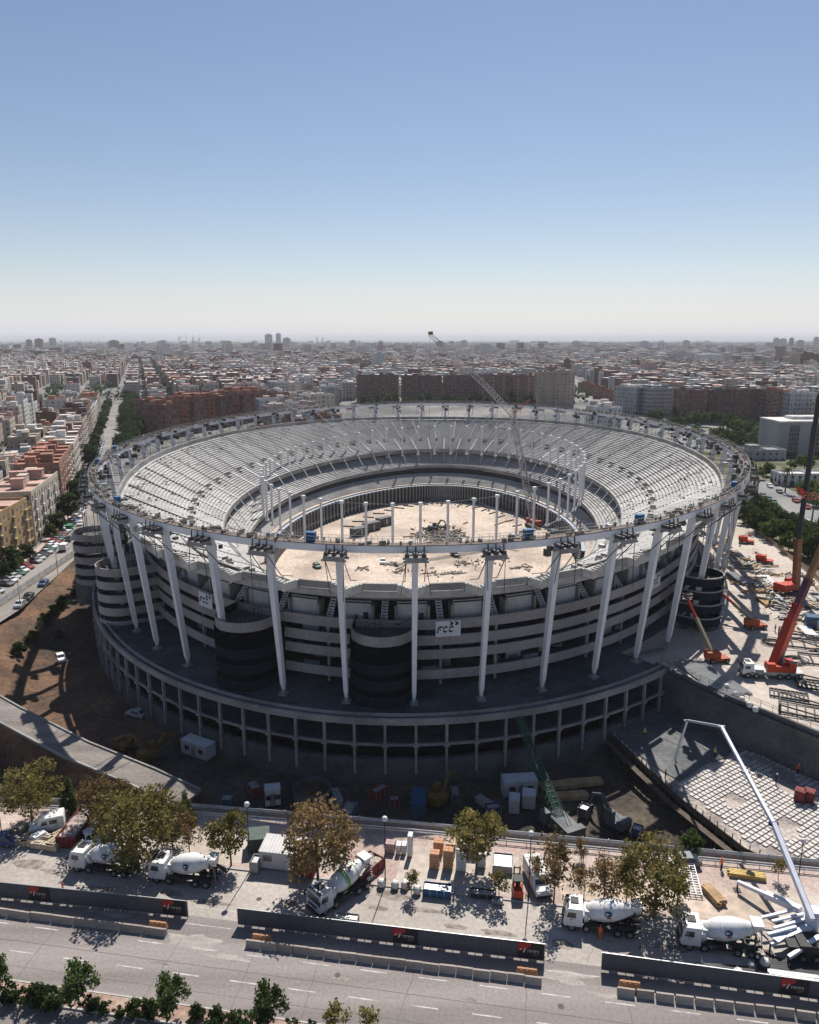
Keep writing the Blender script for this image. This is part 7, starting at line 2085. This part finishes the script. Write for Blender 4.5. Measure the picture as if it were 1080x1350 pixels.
# --- greenery of the city
TP('city_a', 'city_tree', 41, 3.4, 6.0, 2.0, lf_dark, 20, 26, .62, trunk=.18); TP('city_b', 'city_tree', 42, 3.0, 5.4, 1.8, lf_green, 18, 26, .58, trunk=.16)
TP('park_a', 'park_tree', 43, 4.6, 7.4, 1.6, lf_dark, 34, 46, .44, trunk=.25); TP('park_b', 'park_tree', 44, 4.0, 6.6, 1.4, lf_green, 34, 46, .42, trunk=.22)
def palm_proto():
    r_ = empty('palm_tree', (0, 0, -60), 0, 'palm', 'palm tree'); rngp = np.random.default_rng(5)
    mb = MB(); mb.tube((0, 0, 0), (.1, 0, 7.5), .24, .17, n=7); obj('trunk', mb, r_, bark)
    mb = MB()
    for k in range(26):
        a = k * 2.4; up = .9 - 1.5 * (k / 26); p = Vector((.1, 0, 7.5)); d = Vector((math.cos(a), math.sin(a), up))
        for sgm in range(5):
            q = p + d.normalized() * .55; sd = Vector((-math.sin(a), math.cos(a), 0)) * (.32 - .05 * sgm)
            mb.add([p - sd, p + Vector((0, 0, .06)), q + Vector((0, 0, .06)), q - sd * .8], [(0, 1, 2, 3)]); mb.add([p + sd, p + Vector((0, 0, .06)), q + Vector((0, 0, .06)), q + sd * .8], [(3, 2, 1, 0)])
            p = q; d.z -= .42
    obj('fronds', mb, r_, lf_green); return r_
_tp['palm'] = Proto(palm_proto())
random.seed(8)
k = 0
for s in range(14, 640, 9):
    if random.random() < .38: continue
    p, a = along(s); d = Vector((math.cos(a), math.sin(a), 0)); nn = Vector((d.y, -d.x, 0))
    plant('city_a' if random.random() < .5 else 'city_b', p + nn * 2.3 + Vector((random.uniform(-.6, .6), 0, .1)), 'street tree on the pavement of the left avenue before the apartment row', 'street trees of the left avenue', random.uniform(.6, 1.3))
    if s > 90 and s % 2 == 0: pass
for i in range(34):
    s = 260 + i * 13 + random.uniform(-4, 4); p, a = along(s); d = Vector((math.cos(a), math.sin(a), 0)); nn = Vector((d.y, -d.x, 0))
    plant('park_a', p + nn * random.uniform(18, 30), 'dark dense tree on the right side of the left avenue', 'dark trees right of the left avenue', random.uniform(.8, 1.4))
park_px = [(972, 668), (985, 680), (998, 690), (1010, 700), (1022, 690), (1034, 702), (1046, 716), (1058, 724), (1070, 735), (1082, 742), (1000, 672), (1012, 680), (1030, 676), (1044, 694), (1060, 705), (1074, 712), (1085, 722), (990, 664), (985, 655), (1076, 668), (1062, 660), (970, 640), (1000, 625), (980, 622), (992, 632), (1012, 628), (1030, 630), (1048, 640), (1066, 650), (960, 600), (972, 606), (985, 600), (1000, 606), (965, 588), (978, 583), (990, 590), (940, 560), (952, 565), (962, 570), (975, 572), (988, 575), (1000, 578), (930, 572), (903, 560), (908, 552), (895, 556), (1005, 590), (845, 556), (862, 562), (880, 566), (893, 571), (912, 580), (925, 590), (938, 597), (950, 585), (1015, 596), (918, 562), (942, 572), (870, 553), (1022, 612), (1040, 618), (1060, 620), (1078, 622), (985, 690), (1003, 703), (1018, 712), (1040, 728), (1056, 742)]
for i, (px, py) in enumerate(park_px):
    if i % 5 == 2: continue
    z = PZ - .1 if py > 612 else 0.0
    plant(random.choice(('park_a', 'park_b', 'park_b')), at(px + random.uniform(-4, 4), py, z), random.choice(('dark', 'bushy', 'spreading', 'rounded', 'ragged')) + ' park tree right of the stadium ' + ('beside the plaza fence' if py > 655 else 'by the boulevard' if py > 610 else 'in the square below the brick row'), 'park trees right of the stadium', random.uniform(.5, 1.0) if py > 612 else random.uniform(1.0, 1.6))
for i, (px, py) in enumerate(((1078, 700), (1070, 690), (985, 612), (1048, 600), (1022, 606), (1035, 650), (998, 655))): plant('palm', at(px, py, PZ - .1 if py > 612 else 0), ['first', 'second', 'third', 'fourth', 'fifth', 'sixth', 'seventh'][i] + ' palm from the plaza rim outward in the park at right', 'palms in the park', random.uniform(1.2, 1.6))
for i, px in enumerate(range(478, 760, 11)):
    q = at_d(px, 530, 775 + random.uniform(-25, 8)); plant(random.choice(('city_a', 'city_b')), Vector((q.x, q.y, 0)), 'street tree at the foot of the dark slabs behind the stadium', 'street trees behind the stadium', random.uniform(1.0, 1.5))
# far greenery as one mass
rg = np.random.default_rng(12); Q = []
cl = []
for _ in range(4200):
    y = 420 + 5200 * rg.random() ** 1.4; x = (rg.random() - .5) * 1.25 * y
    if district(x, y) > .43 or rg.random() < .2:
        if zone_ok(x, y) and (y > 2300 or free(x, y, 2)): cl.append((x, y))
for x, y in cl:
    s_ = 1 + y / 2500; m_ = 26
    p = rg.normal(0, 1, (m_, 3)) * np.array([3.2, 3.2, 2.0]) * s_ + np.array([x, y, 4.5])
    p[:, 2] = np.clip(p[:, 2], .5, 12)
    d1 = rg.normal(0, 1, (m_, 3)); d1 /= np.linalg.norm(d1, axis=1, keepdims=True); d2 = np.cross(d1, rg.normal(0, 1, (m_, 3))); d2 /= np.linalg.norm(d2, axis=1, keepdims=True)
    w2 = 1.3 * s_; Q.append(np.stack([p - d1 * w2, p + d2 * w2, p + d1 * w2, p - d2 * w2], 1).reshape(-1, 3))
obj('far_woods', quads_mesh('far_woods', np.concatenate(Q), lf_dark), kind='stuff')
# --- cars
random.seed(12); names = list(paints)
def carat(loc, rz, lab, grp):
    c = random.choice(names + ['white', 'silver', 'grey']); CARS[c].place(loc, rz, c.replace('silver', 'silver-grey') + ' ' + lab, grp)
for s in np.arange(4, 330, 3.1):
    if random.random() < .1: continue
    p, a = along(float(s)); d = Vector((math.cos(a), math.sin(a), 0)); nn = Vector((d.y, -d.x, 0))
    carat(p + nn * random.uniform(4.4, 4.9) + Vector((0, 0, .03)), a + R(58), 'car parked slantwise along the left avenue before the apartment row', 'cars parked along the left avenue')
for s in np.arange(-60, 330, 5.6):
    if s < 0 or 20 < s < 120: continue
    p, a = along(float(s)); d = Vector((math.cos(a), math.sin(a), 0)); nn = Vector((d.y, -d.x, 0))
    if random.random() < .75: carat(p + nn * (14.6 if s < 110 else 12.6) + Vector((0, 0, .03)), a, 'car parked along the right kerb of the left avenue', 'cars parked along the left avenue')
for px, py, c, lab, dr in ((91, 713, 'black', 'black car driving down the left avenue behind the white van', 0), (106, 692, 'white', 'white car driving up the left avenue by the left ramp tower', 0), (8, 758, 'white', 'white car parked at the left edge of the avenue', 1.4), (14, 752, 'grey', 'grey car beside the white one at the left edge', 1.4)):
    CARS[c].place(at(px, py, .03), R(103) + dr, lab, 'cars on the left avenue')
van(at(85, 725, .03), R(-78), 'white van driving on the left avenue', cab_w, L=5.0)
rec = empty('recycling_bin', at(92, 699, .03), R(100), 'green recycling container at the kerb of the left avenue', 'bin')
mb = MB(); mb.boxb((0, 0, .1), (3.0, 2.0, 1.8)); obj('body', mb, rec, mat('bin_green', (.02, .16, .07), .6)); mb = MB(); mb.boxb((0, 0, 1.9), (3.1, 2.1, .15)); obj('lid', mb, rec, mat('bin_green_lid', (.03, .2, .1), .6))
for i in range(44):
    f = random.random() * 5; j = int(f); p = AV[j][0] + (AV[j + 1][0] - AV[j][0]) * (f - j); z = AV[j][1] + (AV[j + 1][1] - AV[j][1]) * (f - j); d = AV[j + 1][0] - AV[j][0]; a = math.atan2(d.y, d.x); nn = Vector((-math.sin(a), math.cos(a), 0))
    carat(Vector((p.x, p.y, z + .05)) + nn * random.choice((-8, -4.5, 4.5, 8)), a, 'car driving on the right boulevard', 'cars on the right boulevard')
mbl = MB()
for i in range(90):
    px, py = random.uniform(885, 985), 0; py = 545 + (px - 885) * .62 + random.uniform(-8, 14)
    p = at(px, py, .05)
    if inset_of(p.x, p.y)[0] > -14: continue
    carat(Vector((p.x, p.y, .02 if p.y > 421 else PZ - .04)), random.uniform(-.3, .3) + 2.1, 'car parked between the stadium and the boulevard', 'cars parked behind the right rim')
# street lamps along the left avenue
for i, s in enumerate(range(0, 200, 28)):
    p, a = along(s); d = Vector((math.cos(a), math.sin(a), 0)); nn = Vector((d.y, -d.x, 0)); q = p + nn * (15.3 if s < 110 else 14.5)
    r_ = empty('street_lamp', q, a, ['nearest', 'second', 'third', 'fourth', 'fifth', 'sixth', 'seventh', 'eighth'][i] + ' tall lamp along the fence side of the left avenue', 'street lamp', 'lamps of the left avenue')
    mb = MB(); mb.tube((0, 0, 0), (0, 0, 8), .1, .06, n=6); mb.beam((0, 0, 8), (0, 2.2, 8.4), .08, .08); obj('pole', mb, r_, steel_g); mb = MB(); mb.box((0, 2.3, 8.38), (.3, .8, .14)); obj('lamp_head', mb, r_, conc)
